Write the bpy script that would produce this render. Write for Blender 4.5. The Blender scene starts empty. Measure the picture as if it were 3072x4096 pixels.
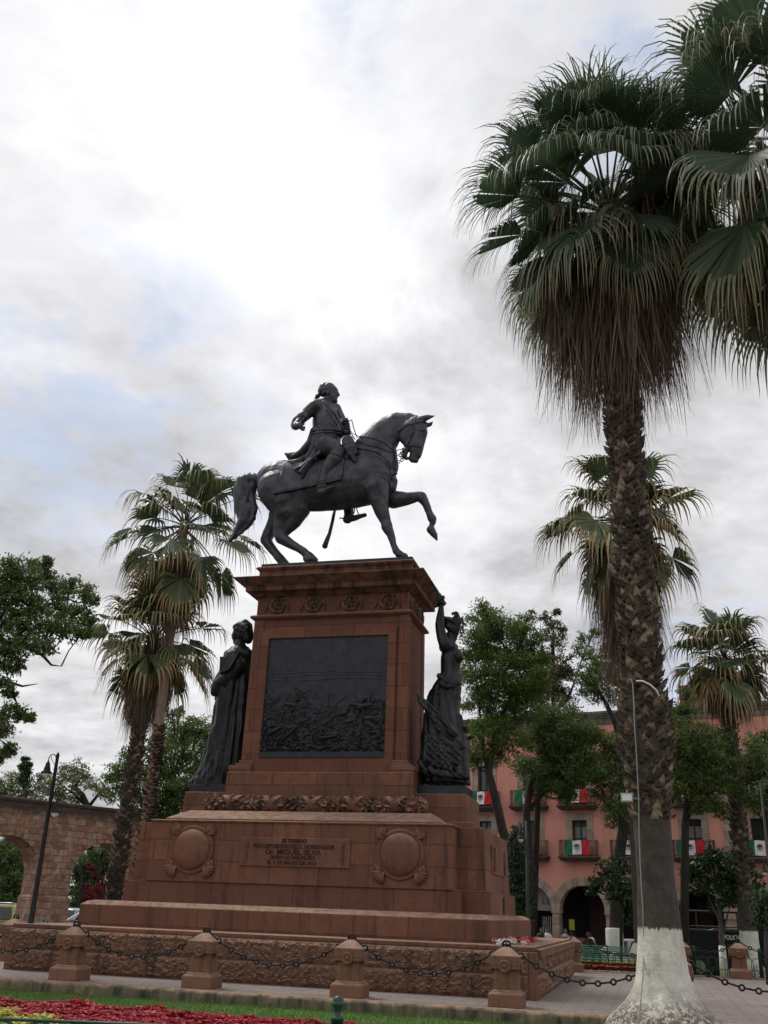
import bpy, math, random
import numpy as np
from mathutils import Vector, Matrix, noise
from mathutils.bvhtree import BVHTree
random.seed(7); rng = np.random.default_rng(11)
S = bpy.context.scene
COL = S.collection
PI = math.pi
# ------------------------------------------------------------------ camera geometry
FPX = 3857.95; PITCH = .39124; YAW = -.26406; ROLL = .03853
CAM = np.array([8.591, -17.118, 1.6])
_f = np.array([math.sin(YAW)*math.cos(PITCH), math.cos(YAW)*math.cos(PITCH), math.sin(PITCH)])
_r = np.array([math.cos(YAW), -math.sin(YAW), 0.]); _u = np.cross(_r, _f)
RT = _r*math.cos(ROLL)+_u*math.sin(ROLL); UP = -_r*math.sin(ROLL)+_u*math.cos(ROLL); FW = _f
def ray(u, v): return FW+RT*(u-1536)/FPX-UP*(v-2048)/FPX
def gz(u, v, z=0.): r = ray(u, v); return Vector(CAM+r*(z-CAM[2])/r[2])       # survey point on a level
def gy(u, v, y): r = ray(u, v); return Vector(CAM+r*(y-CAM[1])/r[1])          # ... on a frontal plane
def gd(u, v, d): r = ray(u, v); return Vector(CAM+r*d/math.hypot(r[0], r[1])) # ... at a ground distance
def depth(p): return float((np.array(p)-CAM)@FW)
def pxm(p): return depth(p)/FPX                                               # metres per survey pixel there
# ------------------------------------------------------------------ object helpers
def link(o, parent=None):
    COL.objects.link(o)
    if parent is not None: o.parent = parent
    return o
def tag(o, label, cat, group=None):
    if label: o['label'] = label
    if cat: o['category'] = cat
    if group: o['group'] = group
    return o
def thing(name, label, cat, loc=(0, 0, 0), group=None, rz=0.):
    o = bpy.data.objects.new(name, None); o.empty_display_size = .2
    link(o); o.location = loc; o.rotation_euler = (0, 0, rz)
    return tag(o, label, cat, group)
def copy_tree(o, parent=None):
    c = o.copy(); link(c, parent)
    for ch in o.children: copy_tree(ch, c)
    return c
class MB:
    def __init__(s): s.v = []; s.f = []; s.mi = []; s.cur = 0
    def add(s, vs, fs):
        b = len(s.v); s.v += [tuple(p) for p in vs]
        for f in fs: s.f.append(tuple(i+b for i in f)); s.mi.append(s.cur)
    def box(s, x0, x1, y0, y1, z0, z1): s.fr(x0, x1, y0, y1, z0, x0, x1, y0, y1, z1)
    def fr(s, x0, x1, y0, y1, z0, a0, a1, b0, b1, z1):
        s.add([(x0,y0,z0),(x1,y0,z0),(x1,y1,z0),(x0,y1,z0),(a0,b0,z1),(a1,b0,z1),(a1,b1,z1),(a0,b1,z1)],
              [(3,2,1,0),(4,5,6,7),(0,1,5,4),(1,2,6,5),(2,3,7,6),(3,0,4,7)])
    def obox(s, c, d, w, h, L):      # oriented box: centre, along, width dir
        d = Vector(d).normalized(); w = Vector(w); up = d.cross(w).normalized(); w = w.normalized()
        vs = []
        for sz in (-1, 1):
            for sx, sy in ((-1,-1),(1,-1),(1,1),(-1,1)):
                vs.append(Vector(c)+d*sx*L[0]/2+w*sy*L[1]/2+up*sz*L[2]/2)
        s.add(vs, [(3,2,1,0),(4,5,6,7),(0,1,5,4),(1,2,6,5),(2,3,7,6),(3,0,4,7)])
    def tube(s, pts, rad, n=8, cap=True, sq=1.0):
        pts = [Vector(p) for p in pts]
        if not hasattr(rad, '__len__'): rad = [rad]*len(pts)
        base = len(s.v); ref = Vector((0, 0, 1)); pn = None
        for i, p in enumerate(pts):
            t = (pts[min(i+1, len(pts)-1)]-pts[max(i-1, 0)])
            if t.length < 1e-9: t = Vector((0, 0, 1))
            t.normalize()
            if pn is None:
                a = ref if abs(t.dot(ref)) < .95 else Vector((1, 0, 0))
                pn = (a-t*a.dot(t)).normalized()
            else:
                pn = (pn-t*pn.dot(t)).normalized()
            b = t.cross(pn)
            for k in range(n):
                an = 2*PI*k/n
                s.v.append(tuple(p+(pn*math.cos(an)+b*math.sin(an)*sq)*rad[i]))
        for i in range(len(pts)-1):
            for k in range(n):
                a = base+i*n+k; b2 = base+i*n+(k+1) % n
                s.f.append((a, b2, b2+n, a+n)); s.mi.append(s.cur)
        if cap:
            s.f.append(tuple(base+k for k in range(n))[::-1]); s.mi.append(s.cur)
            e = base+(len(pts)-1)*n; s.f.append(tuple(e+k for k in range(n))); s.mi.append(s.cur)
    def lathe(s, prof, c=(0, 0, 0), n=20, ax=None, sx=1., sy=1.):
        c = Vector(c); base = len(s.v)
        if ax is None: X, Y, Zz = Vector((1,0,0)), Vector((0,1,0)), Vector((0,0,1))
        else:
            Zz = Vector(ax).normalized(); a = Vector((0,0,1)) if abs(Zz.z) < .9 else Vector((1,0,0))
            X = a.cross(Zz).normalized(); Y = Zz.cross(X)
        for r, z in prof:
            for k in range(n):
                an = 2*PI*k/n
                s.v.append(tuple(c+X*r*math.cos(an)*sx+Y*r*math.sin(an)*sy+Zz*z))
        for i in range(len(prof)-1):
            for k in range(n):
                a = base+i*n+k; b = base+i*n+(k+1) % n
                s.f.append((a, b, b+n, a+n)); s.mi.append(s.cur)
        s.f.append(tuple(base+k for k in range(n))[::-1]); s.mi.append(s.cur)
        e = base+(len(prof)-1)*n; s.f.append(tuple(e+k for k in range(n))); s.mi.append(s.cur)
    def ball(s, c, r, n=12, sc=(1,1,1)):
        base = len(s.v); c = Vector(c); m = max(6, n//2+2)
        for i in range(1, m):
            th = PI*i/m
            for k in range(n):
                an = 2*PI*k/n
                s.v.append((c.x+r*sc[0]*math.sin(th)*math.cos(an), c.y+r*sc[1]*math.sin(th)*math.sin(an), c.z+r*sc[2]*math.cos(th)))
        t = len(s.v); s.v += [(c.x, c.y, c.z+r*sc[2]), (c.x, c.y, c.z-r*sc[2])]
        for i in range(m-2):
            for k in range(n):
                a = base+i*n+k; b = base+i*n+(k+1) % n
                s.f.append((a, a+n, b+n, b)); s.mi.append(s.cur)
        for k in range(n):
            s.f.append((t, base+k, base+(k+1) % n)); s.f.append((t+1, base+(m-2)*n+(k+1) % n, base+(m-2)*n+k)); s.mi += [s.cur]*2
    def torus(s, c, R, r, ax=(0,1,0), n=16, m=6, sc=1.):
        Zz = Vector(ax).normalized(); a = Vector((0,0,1)) if abs(Zz.z) < .9 else Vector((1,0,0))
        X = a.cross(Zz).normalized(); Y = Zz.cross(X); c = Vector(c); base = len(s.v)
        for i in range(n):
            an = 2*PI*i/n; d = X*math.cos(an)+Y*math.sin(an)*sc
            for k in range(m):
                bn = 2*PI*k/m; s.v.append(tuple(c+d*R+(d*math.cos(bn)+Zz*math.sin(bn))*r))
        for i in range(n):
            for k in range(m):
                s.f.append((base+i*m+k, base+i*m+(k+1) % m, base+((i+1) % n)*m+(k+1) % m, base+((i+1) % n)*m+k)); s.mi.append(s.cur)
    def prism(s, poly, o, X, Y, d):   # polygon in plane (o,X,Y) extruded by vector d
        o = Vector(o); X = Vector(X); Y = Vector(Y); d = Vector(d); n = len(poly)
        a = [o+X*p[0]+Y*p[1] for p in poly]; b = [p+d for p in a]
        s.add(a+b, [tuple(range(n)), tuple(range(2*n-1, n-1, -1))]+[(i, i+n, (i+1) % n+n, (i+1) % n) for i in range(n)])
    def build(s, name, mat, parent=None, smooth=False, bevel=0., label=None, fix=True, seg=2):
        me = bpy.data.meshes.new(name); me.from_pydata(s.v, [], s.f)
        if isinstance(mat, (list, tuple)):
            for m in mat: me.materials.append(m)
            me.polygons.foreach_set('material_index', s.mi)
        elif mat: me.materials.append(mat)
        if fix:
            import bmesh
            bm = bmesh.new(); bm.from_mesh(me); bmesh.ops.recalc_face_normals(bm, faces=bm.faces); bm.to_mesh(me); bm.free()
        if smooth: me.polygons.foreach_set('use_smooth', [True]*len(me.polygons))
        o = bpy.data.objects.new(name, me); link(o, parent)
        if bevel:
            m = o.modifiers.new('Bevel', 'BEVEL'); m.width = bevel; m.segments = seg; m.limit_method = 'ANGLE'; m.angle_limit = .6
            m.harden_normals = False
        if label: o['label'] = label
        return o
def struct(o): o['kind'] = 'structure'; return o
def stuff(o): o['kind'] = 'stuff'; return o
def quads_obj(name, V, mat, parent=None, attr=None, nper=4, smooth=False):
    """V: (N, nper, 3) independent polygons built fast"""
    V = np.asarray(V, np.float32); N = V.shape[0]
    me = bpy.data.meshes.new(name)
    me.vertices.add(N*nper); me.vertices.foreach_set('co', V.reshape(-1))
    me.loops.add(N*nper); me.loops.foreach_set('vertex_index', np.arange(N*nper, dtype=np.int32))
    me.polygons.add(N); me.polygons.foreach_set('loop_start', np.arange(0, N*nper, nper, dtype=np.int32))
    me.update(calc_edges=True); me.materials.append(mat)
    if attr is not None:
        a = me.attributes.new('tone', 'FLOAT', 'POINT'); a.data.foreach_set('value', np.repeat(np.asarray(attr, np.float32), nper) if len(attr) == N else np.asarray(attr, np.float32))
    o = bpy.data.objects.new(name, me); link(o, parent); return o
# ------------------------------------------------------------------ materials
class NT:
    def __init__(s, name):
        s.m = bpy.data.materials.new(name); s.m.use_nodes = True; s.t = s.m.node_tree; s.b = s.t.nodes['Principled BSDF']
        s.out = s.t.nodes['Material Output']
    def n(s, typ, ins=None, **kw):
        x = s.t.nodes.new(typ)
        for k, v in kw.items(): setattr(x, k, v)
        for k, v in (ins or {}).items():
            if hasattr(v, 'is_output'): s.t.links.new(v, x.inputs[k])
            else: x.inputs[k].default_value = v
        return x
    def set(s, k, v):
        if hasattr(v, 'is_output'): s.t.links.new(v, s.b.inputs[k])
        else: s.b.inputs[k].default_value = v
    def math(s, op, a, b=None, clamp=False):
        x = s.t.nodes.new('ShaderNodeMath'); x.operation = op; x.use_clamp = clamp
        for i, v in enumerate((a, b)):
            if v is None: continue
            if hasattr(v, 'is_output'): s.t.links.new(v, x.inputs[i])
            else: x.inputs[i].default_value = v
        return x.outputs[0]
    def mix(s, f, a, b, bt='MIX'):
        x = s.t.nodes.new('ShaderNodeMix'); x.data_type = 'RGBA'; x.blend_type = bt; x.clamp_factor = True
        for i, v in ((0, f), (6, a), (7, b)):
            if hasattr(v, 'is_output'): s.t.links.new(v, x.inputs[i])
            else: x.inputs[i].default_value = (v if i == 0 else (v if len(v) == 4 else (*v, 1)))
        return x.outputs[2]
    def ramp(s, f, lo, hi):
        x = s.t.nodes.new('ShaderNodeMapRange'); x.clamp = True
        s.t.links.new(f, x.inputs[0]); x.inputs[1].default_value = lo; x.inputs[2].default_value = hi
        x.inputs[3].default_value = 0; x.inputs[4].default_value = 1; return x.outputs[0]
    def obj(s): return s.n('ShaderNodeTexCoord').outputs['Object']
    def noise(s, vec, scale, detail=4, rough=.55, sc=None):
        if sc:
            vec = s.n('ShaderNodeMapping', {'Vector': vec, 'Scale': sc}).outputs[0]
        return s.n('ShaderNodeTexNoise', {'Vector': vec, 'Scale': scale, 'Detail': detail, 'Roughness': rough}).outputs[0]
    def bump(s, h, st=.5, dist=.02, nrm=None):
        ins = {'Height': h, 'Strength': st, 'Distance': dist}
        if nrm is not None: ins['Normal'] = nrm
        return s.n('ShaderNodeBump', ins).outputs[0]
    def wallvec(s):   # horizontal run along the face, height as v: follows each wall face
        tc = s.n('ShaderNodeTexCoord'); g = s.n('ShaderNodeNewGeometry')
        n = s.n('ShaderNodeSeparateXYZ', {0: tc.outputs['Normal']}); p = s.n('ShaderNodeSeparateXYZ', {0: tc.outputs['Object']})
        fx = s.math('GREATER_THAN', s.math('ABSOLUTE', n.outputs[0]), s.math('ABSOLUTE', n.outputs[1]))
        u = s.math('ADD', s.math('MULTIPLY', p.outputs[1], fx), s.math('MULTIPLY', p.outputs[0], s.math('SUBTRACT', 1., fx)))
        return s.n('ShaderNodeCombineXYZ', {0: u, 1: p.outputs[2], 2: 0.}).outputs[0]
def simple(name, col, rough=.6, metal=0., nscale=8., amt=.25, bump=0., spec=None):
    t = NT(name); o = t.obj(); f = t.noise(o, nscale, 5, .6)
    c = tuple(col)
    t.set('Base Color', t.mix(t.ramp(f, .3, .7), tuple(x*(1-amt) for x in c), tuple(min(1, x*(1+amt)) for x in c)))
    t.set('Roughness', rough); t.set('Metallic', metal)
    if spec is not None: t.set('Specular IOR Level', spec)
    if bump: t.set('Normal', t.bump(t.noise(o, nscale*6, 4), bump, .01))
    return t.m
def stone(name, col, bw=1.25, bh=.5, mortar=.02, joints=True, stain=.5, rough=.85, bumps=.35, offx=0., offz=0.):
    t = NT(name); o = t.obj(); w = t.wallvec()
    big = t.noise(o, .9, 5, .6); fine = t.noise(o, 14, 5, .65); streak = t.noise(o, 1.5, 7, .66, (2.2, 2.2, .22))
    c1 = tuple(x*1.2 for x in col); c2 = (col[0]*.74, col[1]*.72, col[2]*.76)
    base = t.mix(t.ramp(big, .36, .64), c2, c1)
    if joints:
        w2 = t.n('ShaderNodeMapping', {'Vector': w, 'Location': (offx, offz, 0)}).outputs[0]
        br = t.n('ShaderNodeTexBrick', {'Vector': w2, 'Scale': 1., 'Color1': (.60, .60, .65, 1), 'Color2': (1.28, 1.2, 1.12, 1), 'Mortar': (.34, .32, .30, 1),
                 'Mortar Size': mortar, 'Mortar Smooth': .3, 'Bias': 0., 'Brick Width': bw, 'Row Height': bh})
        br.offset = .5
        base = t.mix(1., base, br.outputs[0], 'MULTIPLY')
    blot = t.noise(o, 3.4, 8, .68); base = t.mix(t.math('MULTIPLY', t.ramp(blot, .36, .50), 1.), (col[0]*.68, col[1]*.66, col[2]*.68), base)
    sp = t.ramp(fine, .25, .8)
    base = t.mix(.45, base, t.mix(sp, tuple(x*.7 for x in col), tuple(x*1.3 for x in col)))
    base = t.mix(t.math('MULTIPLY', t.ramp(streak, *((.52, .66) if stain < .8 else (.46, .60))), min(1., stain*1.3)), base, (col[0]*.28, col[1]*.36, col[2]*.45))
    base = t.mix(t.math('MULTIPLY', t.ramp(t.noise(o, 1.7, 6, .7, (1, 1, .6)), .62, .8), .45), base, (min(1,col[0]*1.35), col[1]*1.55, col[2]*1.7))
    # upward faces painted paler, as if catching more sky light, broken by noise
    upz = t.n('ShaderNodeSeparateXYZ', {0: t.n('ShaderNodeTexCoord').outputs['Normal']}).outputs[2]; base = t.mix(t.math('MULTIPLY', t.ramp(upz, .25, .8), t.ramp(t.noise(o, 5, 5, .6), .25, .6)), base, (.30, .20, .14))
    t.set('Base Color', base); t.set('Roughness', rough); t.set('Specular IOR Level', .3)
    n1 = t.bump(fine, bumps, .012)
    if joints: n1 = t.bump(br.outputs[1], .6, -.012, n1)
    t.set('Normal', n1)
    return t.m
PINK = (.180, .084, .055)
M = {}
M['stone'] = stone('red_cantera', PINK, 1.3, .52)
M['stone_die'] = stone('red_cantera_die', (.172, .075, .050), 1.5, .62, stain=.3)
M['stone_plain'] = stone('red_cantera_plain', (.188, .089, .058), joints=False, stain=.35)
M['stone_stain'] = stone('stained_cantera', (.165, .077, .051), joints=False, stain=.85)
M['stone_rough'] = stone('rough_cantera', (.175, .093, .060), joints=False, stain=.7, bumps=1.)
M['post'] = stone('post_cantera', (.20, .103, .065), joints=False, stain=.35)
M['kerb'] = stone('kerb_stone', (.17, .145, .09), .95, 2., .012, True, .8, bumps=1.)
M['aqueduct'] = None
def bronze():
    t = NT('dark_bronze'); o = t.obj(); f = t.noise(o, 3., 6, .6); g = t.noise(o, 2.5, 5, .6, (2.5, 2.5, .4))
    t.set('Base Color', t.mix(t.ramp(f, .35, .7), (.030, .031, .038), (.078, .081, .096)))
    pt = t.noise(o, 2.0, 7, .7, (2.2, 2.2, .3)); bc = t.b.inputs['Base Color'].links[0].from_socket; t.set('Base Color', t.mix(t.math('MULTIPLY', t.ramp(pt, .52, .68), .55), bc, (.060, .082, .072)))
    t.set('Metallic', .45); t.set('Roughness', t.mix(t.ramp(g, .3, .7), (.34,)*3, (.55,)*3)); t.set('Specular IOR Level', .5)
    t.set('Normal', t.bump(t.noise(o, 18, 5), .25, .015)); return t.m
M['bronze'] = bronze()
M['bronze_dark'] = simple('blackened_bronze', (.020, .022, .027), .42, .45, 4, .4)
M['bronze_shaded'] = M['bronze'].copy(); M['bronze_shaded'].name = 'shaded_bronze'  # same bronze as the horse, darkened: shade on both women painted in
for n_ in M['bronze_shaded'].node_tree.nodes:
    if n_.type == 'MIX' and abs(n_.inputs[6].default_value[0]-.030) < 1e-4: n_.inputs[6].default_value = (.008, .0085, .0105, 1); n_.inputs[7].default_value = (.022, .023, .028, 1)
M['iron'] = simple('black_iron', (.018, .017, .018), .55, .5, 20, .3, .3)
M['green'] = simple('green_paint', (.004, .040, .028), .4, .0, 12, .35)
M['bench_green'] = simple('bench_green', (.10, .25, .22), .45, 0, 10, .3)
M['hoop_green'] = simple('hoop_green', (.01, .045, .032), .45, 0, 12, .35)
def plaza():
    t = NT('plaza_pavers'); o = t.obj(); f = t.noise(o, 1.2, 5); g = t.noise(o, 30, 4)
    # fan pattern of small cobbles
    mp = t.n('ShaderNodeMapping', {'Vector': o, 'Location': (-9., 6., 0), 'Scale': (1, 1, 1)}).outputs[0]
    wv = t.n('ShaderNodeTexWave', {'Vector': mp, 'Scale': .9, 'Distortion': .6, 'Detail': 2.}, wave_type='RINGS', rings_direction='Z').outputs[1]
    vo = t.n('ShaderNodeTexVoronoi', {'Vector': o, 'Scale': 9.}, feature='DISTANCE_TO_EDGE').outputs[0]
    e = t.ramp(vo, .0, .06)
    c = t.mix(t.ramp(f, .3, .7), (.17, .135, .12), (.27, .225, .20))
    c = t.mix(t.math('MULTIPLY', t.math('SUBTRACT', 1., e), .75), c, (.085, .07, .06)); c = t.mix(t.math('MULTIPLY', t.ramp(t.noise(o, 2.6, 6, .7), .52, .68), .55), c, (.11, .09, .078))
    sb = t.n('ShaderNodeTexBrick', {'Vector': o, 'Scale': 1., 'Color1': (.82, .82, .84, 1), 'Color2': (1.12, 1.08, 1.05, 1), 'Mortar': (.35, .33, .31, 1), 'Mortar Size': .028, 'Mortar Smooth': .4, 'Bias': 0., 'Brick Width': .62, 'Row Height': .31}).outputs[0]; c = t.mix(.8, c, sb, 'MULTIPLY')
    c = t.mix(t.math('MULTIPLY', t.ramp(wv, .93, 1.), .35), c, (.10, .085, .075))
    c = t.mix(.3, c, t.mix(t.ramp(g, .3, .7), (.16, .13, .12), (.38, .32, .29)))
    t.set('Base Color', c); t.set('Roughness', .8); t.set('Normal', t.bump(e, .4, .01, t.bump(g, .3, .01))); return t.m
M['plaza'] = plaza()
M['asphalt'] = simple('asphalt', (.055, .055, .058), .9, 0, 3, .3, .3)
def lawn():
    t = NT('lawn'); o = t.obj(); f = t.noise(o, 1.5, 4); g = t.noise(o, 40, 4)
    c = t.mix(t.ramp(f, .3, .7), (.055, .125, .018), (.10, .19, .03)); c = t.mix(.4, c, t.mix(t.ramp(g, .3, .7), (.03, .08, .01), (.15, .25, .05)))
    t.set('Base Color', c); t.set('Roughness', .8); t.set('Normal', t.bump(g, .8, .03)); return t.m
M['lawn'] = lawn()
M['soil'] = simple('soil', (.05, .035, .025), .95, 0, 6, .3, .5)
def leafmat(name, stops, trans=.25, rough=.5):
    """stops: colours along the per-leaf 'tone' attribute"""
    t = NT(name); a = t.n('ShaderNodeAttribute', attribute_name='tone')
    cr = t.n('ShaderNodeValToRGB', {0: a.outputs['Fac']}); el = cr.color_ramp.elements
    while len(el) < len(stops): el.new(.5)
    for e, (p, c) in zip(el, stops): e.position = p; e.color = (*c, 1)
    c = cr.outputs[0]; t.set('Base Color', c); t.set('Roughness', rough); t.set('Specular IOR Level', .4)
    tr = t.n('ShaderNodeBsdfTranslucent', {'Color': c}); mx = t.n('ShaderNodeMixShader', {0: trans, 1: t.b.outputs[0], 2: tr.outputs[0]})
    t.t.links.new(mx.outputs[0], t.out.inputs[0]); return t.m
M['leaf_dark'] = leafmat('leaves_dark_green', [(0, (.045, .085, .026)), (.45, (.105, .17, .045)), (.75, (.15, .21, .06)), (1, (.24, .16, .07))])
M['leaf_bright'] = leafmat('leaves_bright_green', [(0, (.05, .095, .02)), (.5, (.125, .20, .042)), (1, (.22, .28, .075))], .38)
M['leaf_rusty'] = leafmat('leaves_rusty', [(0, (.05, .075, .02)), (.4, (.09, .10, .03)), (.7, (.14, .07, .03)), (1, (.20, .09, .04))])
M['leaf_far'] = leafmat('leaves_far_grey_green', [(0, (.07, .10, .04)), (.5, (.16, .20, .075)), (1, (.25, .27, .12))], .3)
M['leaf_glossy'] = leafmat('leaves_glossy', [(0, (.012, .03, .010)), (.6, (.035, .07, .022)), (1, (.08, .10, .035))], .12, .5)
M['leaf_cypress'] = leafmat('leaves_cypress', [(0, (.012, .03, .012)), (.6, (.03, .065, .02)), (1, (.05, .09, .03))], .1)
M['flower_red'] = leafmat('petals_deep_red', [(0, (.14, .005, .012)), (.5, (.36, .010, .026)), (.9, (.52, .025, .05)), (1, (.60, .20, .25))], .25, .55)
M['leaf_yellow'] = leafmat('leaves_yellow_green', [(0, (.22, .26, .03)), (.5, (.45, .42, .06)), (1, (.62, .56, .12))], .3)
M['boug'] = leafmat('bracts_red', [(0, (.03, .06, .02)), (.3, (.10, .01, .015)), (.6, (.28, .012, .02)), (1, (.5, .03, .05))], .3)
M['petal'] = leafmat('cut_flower_petals', [(0, (.05, .10, .03)), (.25, (.45, .02, .035)), (.5, (.72, .25, .27)), (.75, (.75, .6, .55)), (1, (.8, .75, .7))], .2)
M['palm'] = leafmat('palm_fan_blade', [(0, (.040, .072, .032)), (.28, (.070, .11, .045)), (.5, (.17, .18, .085)), (.72, (.34, .235, .085)), (1, (.36, .25, .13))], .18, .38)
M['palm_near'] = leafmat('palm_fan_blade_near', [(0, (.050, .088, .046)), (.3, (.085, .125, .066)), (.5, (.17, .20, .125)), (.75, (.29, .26, .15)), (1, (.38, .29, .18))], .38, .42)
M['palm_dead'] = leafmat('palm_dead_frond', [(0, (.07, .045, .032)), (.5, (.15, .10, .068)), (1, (.32, .24, .17))], .12, .7)
def bark(name, a, b, sc=6, st=.8):
    t = NT(name); o = t.obj(); f = t.noise(o, sc, 6, .65, (1, 1, .3)); t.set('Base Color', t.mix(t.ramp(f, .3, .7), a, b)); t.set('Roughness', .9)
    t.set('Normal', t.bump(f, st, .03)); return t.m
M['bark'] = bark('dark_bark', (.014, .011, .010), (.046, .037, .030))
M['bark_grey'] = bark('grey_bark', (.06, .055, .05), (.15, .13, .11))
M['boot'] = leafmat('palm_boot', [(0, (.03, .021, .016)), (.5, (.085, .058, .042)), (.85, (.19, .135, .09)), (1, (.28, .22, .16))], 0., .75)
M['palm_core'] = bark('palm_core', (.02, .015, .012), (.06, .043, .033), 9)
M['palm_smooth'] = bark('palm_smooth_bark', (.16, .105, .072), (.29, .21, .155), 10, .5)
def whitewash(name, z0, z1, dirty=.0):
    """lime paint up to z1 over dark bark; bare root fibres show below z0"""
    t = NT(name); o = t.obj(); f = t.noise(o, 5, 6, .7); g = t.noise(o, 16, 5, .7, (1, 1, .45)); z = t.n('ShaderNodeSeparateXYZ', {0: o}).outputs[2]
    hz = t.noise(o, 9, 6, .9, (3.2, 3.2, .25))
    ring = t.noise(o, 3, 4, .6, (.6, .6, 14))
    bk = t.mix(t.ramp(f, .3, .7), (.034, .027, .021), (.092, .075, .060)); bk = t.mix(t.math('MULTIPLY', t.ramp(ring, .45, .7), .4), bk, (.03, .025, .02))
    wh = t.mix(t.ramp(f, .3, .75), (.60, .57, .50), (.84, .81, .74)); wh = t.mix(t.math('MULTIPLY', t.ramp(t.noise(o, 3.2, 7, .72, (1, 1, .5)), .52, .66), .5), wh, (.30, .27, .22)); wh = t.mix(t.math('MULTIPLY', t.ramp(t.noise(o, 11, 6, .8, (1, 1, .6)), .60, .66), .7), wh, (.16, .135, .11)); wh = t.mix(t.math('MULTIPLY', t.ramp(ring, .5, .75), .25), wh, (.42, .40, .34))
    up = t.math('LESS_THAN', t.math('ADD', z, t.math('MULTIPLY', t.math('SUBTRACT', hz, .5), .30)), z1)
    c = t.mix(up, bk, wh)
    low = t.math('MULTIPLY', t.ramp(t.math('SUBTRACT', z0, z), -.15, .25), t.ramp(t.noise(o, 20, 5, .75, (1, 1, .5)), .40, .50))
    low = t.math('MULTIPLY', low, t.ramp(t.noise(o, 1.7, 4, .6), .33, .46))
    c = t.mix(t.math('MULTIPLY', low, .92), c, t.mix(t.ramp(f, .35, .65), (.030, .024, .017), (.17, .135, .085)))
    t.set('Base Color', c); t.set('Roughness', .85); t.set('Normal', t.bump(g, 1., .05, t.bump(ring, .4, .02))); return t.m
M['white'] = simple('white_paint', (.72, .70, .65), .7, 0, 8, .08)
M['wall_pink'] = None
def pinkwall():
    t = NT('pink_render'); o = t.obj(); f = t.noise(o, .5, 5, .6); g = t.noise(o, 12, 5, .7)
    c = t.mix(t.ramp(f, .3, .7), (.64, .26, .20), (.74, .34, .275)); c = t.mix(t.math('MULTIPLY', t.ramp(g, .66, .72), .6), c, (.66, .42, .34)); c = t.mix(t.math('MULTIPLY', t.ramp(t.noise(o, 1.6, 6, .65, (1, 1, .3)), .52, .7), .4), c, (.30, .14, .115))
    t.set('Base Color', c); t.set('Roughness', .9); t.set('Normal', t.bump(g, .2, .01)); return t.m
M['wall_pink'] = pinkwall()
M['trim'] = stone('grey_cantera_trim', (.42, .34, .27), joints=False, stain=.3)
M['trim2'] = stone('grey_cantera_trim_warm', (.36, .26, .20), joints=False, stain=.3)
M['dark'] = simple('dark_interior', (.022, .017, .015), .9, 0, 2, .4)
M['glass'] = simple('window_glass', (.045, .055, .06), .12, 0, 2, .3)
M['frame'] = simple('dark_window_frame', (.03, .026, .022), .5, 0, 9, .2)
M['curtain'] = simple('net_curtain', (.32, .33, .31), .9, 0, 20, .25)
M['red_paint'] = simple('red_paint', (.30, .012, .02), .7, 0, 4, .2)
def aqstone():
    t = NT('aqueduct_rubble'); o = t.obj(); w = t.wallvec(); d = t.noise(o, 3, 4)
    wv = t.n('ShaderNodeVectorMath', {0: w, 1: t.n('ShaderNodeTexNoise', {'Vector': o, 'Scale': 1.1, 'Detail': 3.}).outputs[1]}, operation='MULTIPLY_ADD')
    wv.inputs[1].default_value = (1, 1, 1); mm = t.n('ShaderNodeVectorMath', {0: t.n('ShaderNodeTexNoise', {'Vector': o, 'Scale': 1.6, 'Detail': 3.}).outputs[1], 1: (.16, .13, 0)}, operation='MULTIPLY')
    mm.inputs[1].default_value = (.30, .22, 0); ad = t.n('ShaderNodeVectorMath', {0: w, 1: mm.outputs[0]}, operation='ADD').outputs[0]
    br = t.n('ShaderNodeTexBrick', {'Vector': ad, 'Scale': 1., 'Color1': (0, 0, 0, 1), 'Color2': (1, 1, 1, 1), 'Mortar': (.2, .2, .2, 1), 'Mortar Size': .017, 'Mortar Smooth': .4, 'Bias': 0., 'Brick Width': .42, 'Row Height': .25})
    c = t.mix(br.outputs[0], (.26, .125, .080), (.50, .31, .21)); c = t.mix(t.ramp(t.noise(o, 3.1, 4), .52, .66), c, (.50, .39, .31)); c = t.mix(t.ramp(t.noise(o, 1.5, 5), .55, .70), c, (.30, .15, .10))
    c = t.mix(t.math('MULTIPLY', t.ramp(t.noise(o, .8, 6, .7, (1, 1, .6)), .45, .7), .55), c, (.13, .075, .055))
    c = t.mix(t.math('MULTIPLY', br.outputs[1], t.math('MULTIPLY', t.ramp(t.noise(o, 1.2, 5, .6), .4, .6), .7)), c, (.13, .08, .058)); c = t.mix(t.math('MULTIPLY', t.ramp(t.noise(o, 5.5, 7, .75), .50, .62), .5), c, (.17, .095, .065)); z = t.n('ShaderNodeSeparateXYZ', {0: o}).outputs[2]
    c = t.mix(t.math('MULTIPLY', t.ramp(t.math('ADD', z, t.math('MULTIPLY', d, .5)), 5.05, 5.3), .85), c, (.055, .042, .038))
    t.set('Base Color', c); t.set('Roughness', .9); t.set('Normal', t.bump(br.outputs[1], .8, -.03, t.bump(t.noise(o, 14, 5), .7, .03))); return t.m
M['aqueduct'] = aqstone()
def carpaint(name, col): return simple(name, col, .25, .1, 2, .05, 0, .6)
M['tyre'] = simple('tyre', (.015, .015, .015), .8)
M['chrome'] = simple('alloy', (.4, .4, .4), .3, .8)
M['lamp_glass'] = simple('milky_lamp_glass', (.62, .64, .62), .25, 0, 3, .05)
M['cable'] = simple('grey_conduit', (.25, .255, .25), .5, 0, 6, .1)
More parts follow.
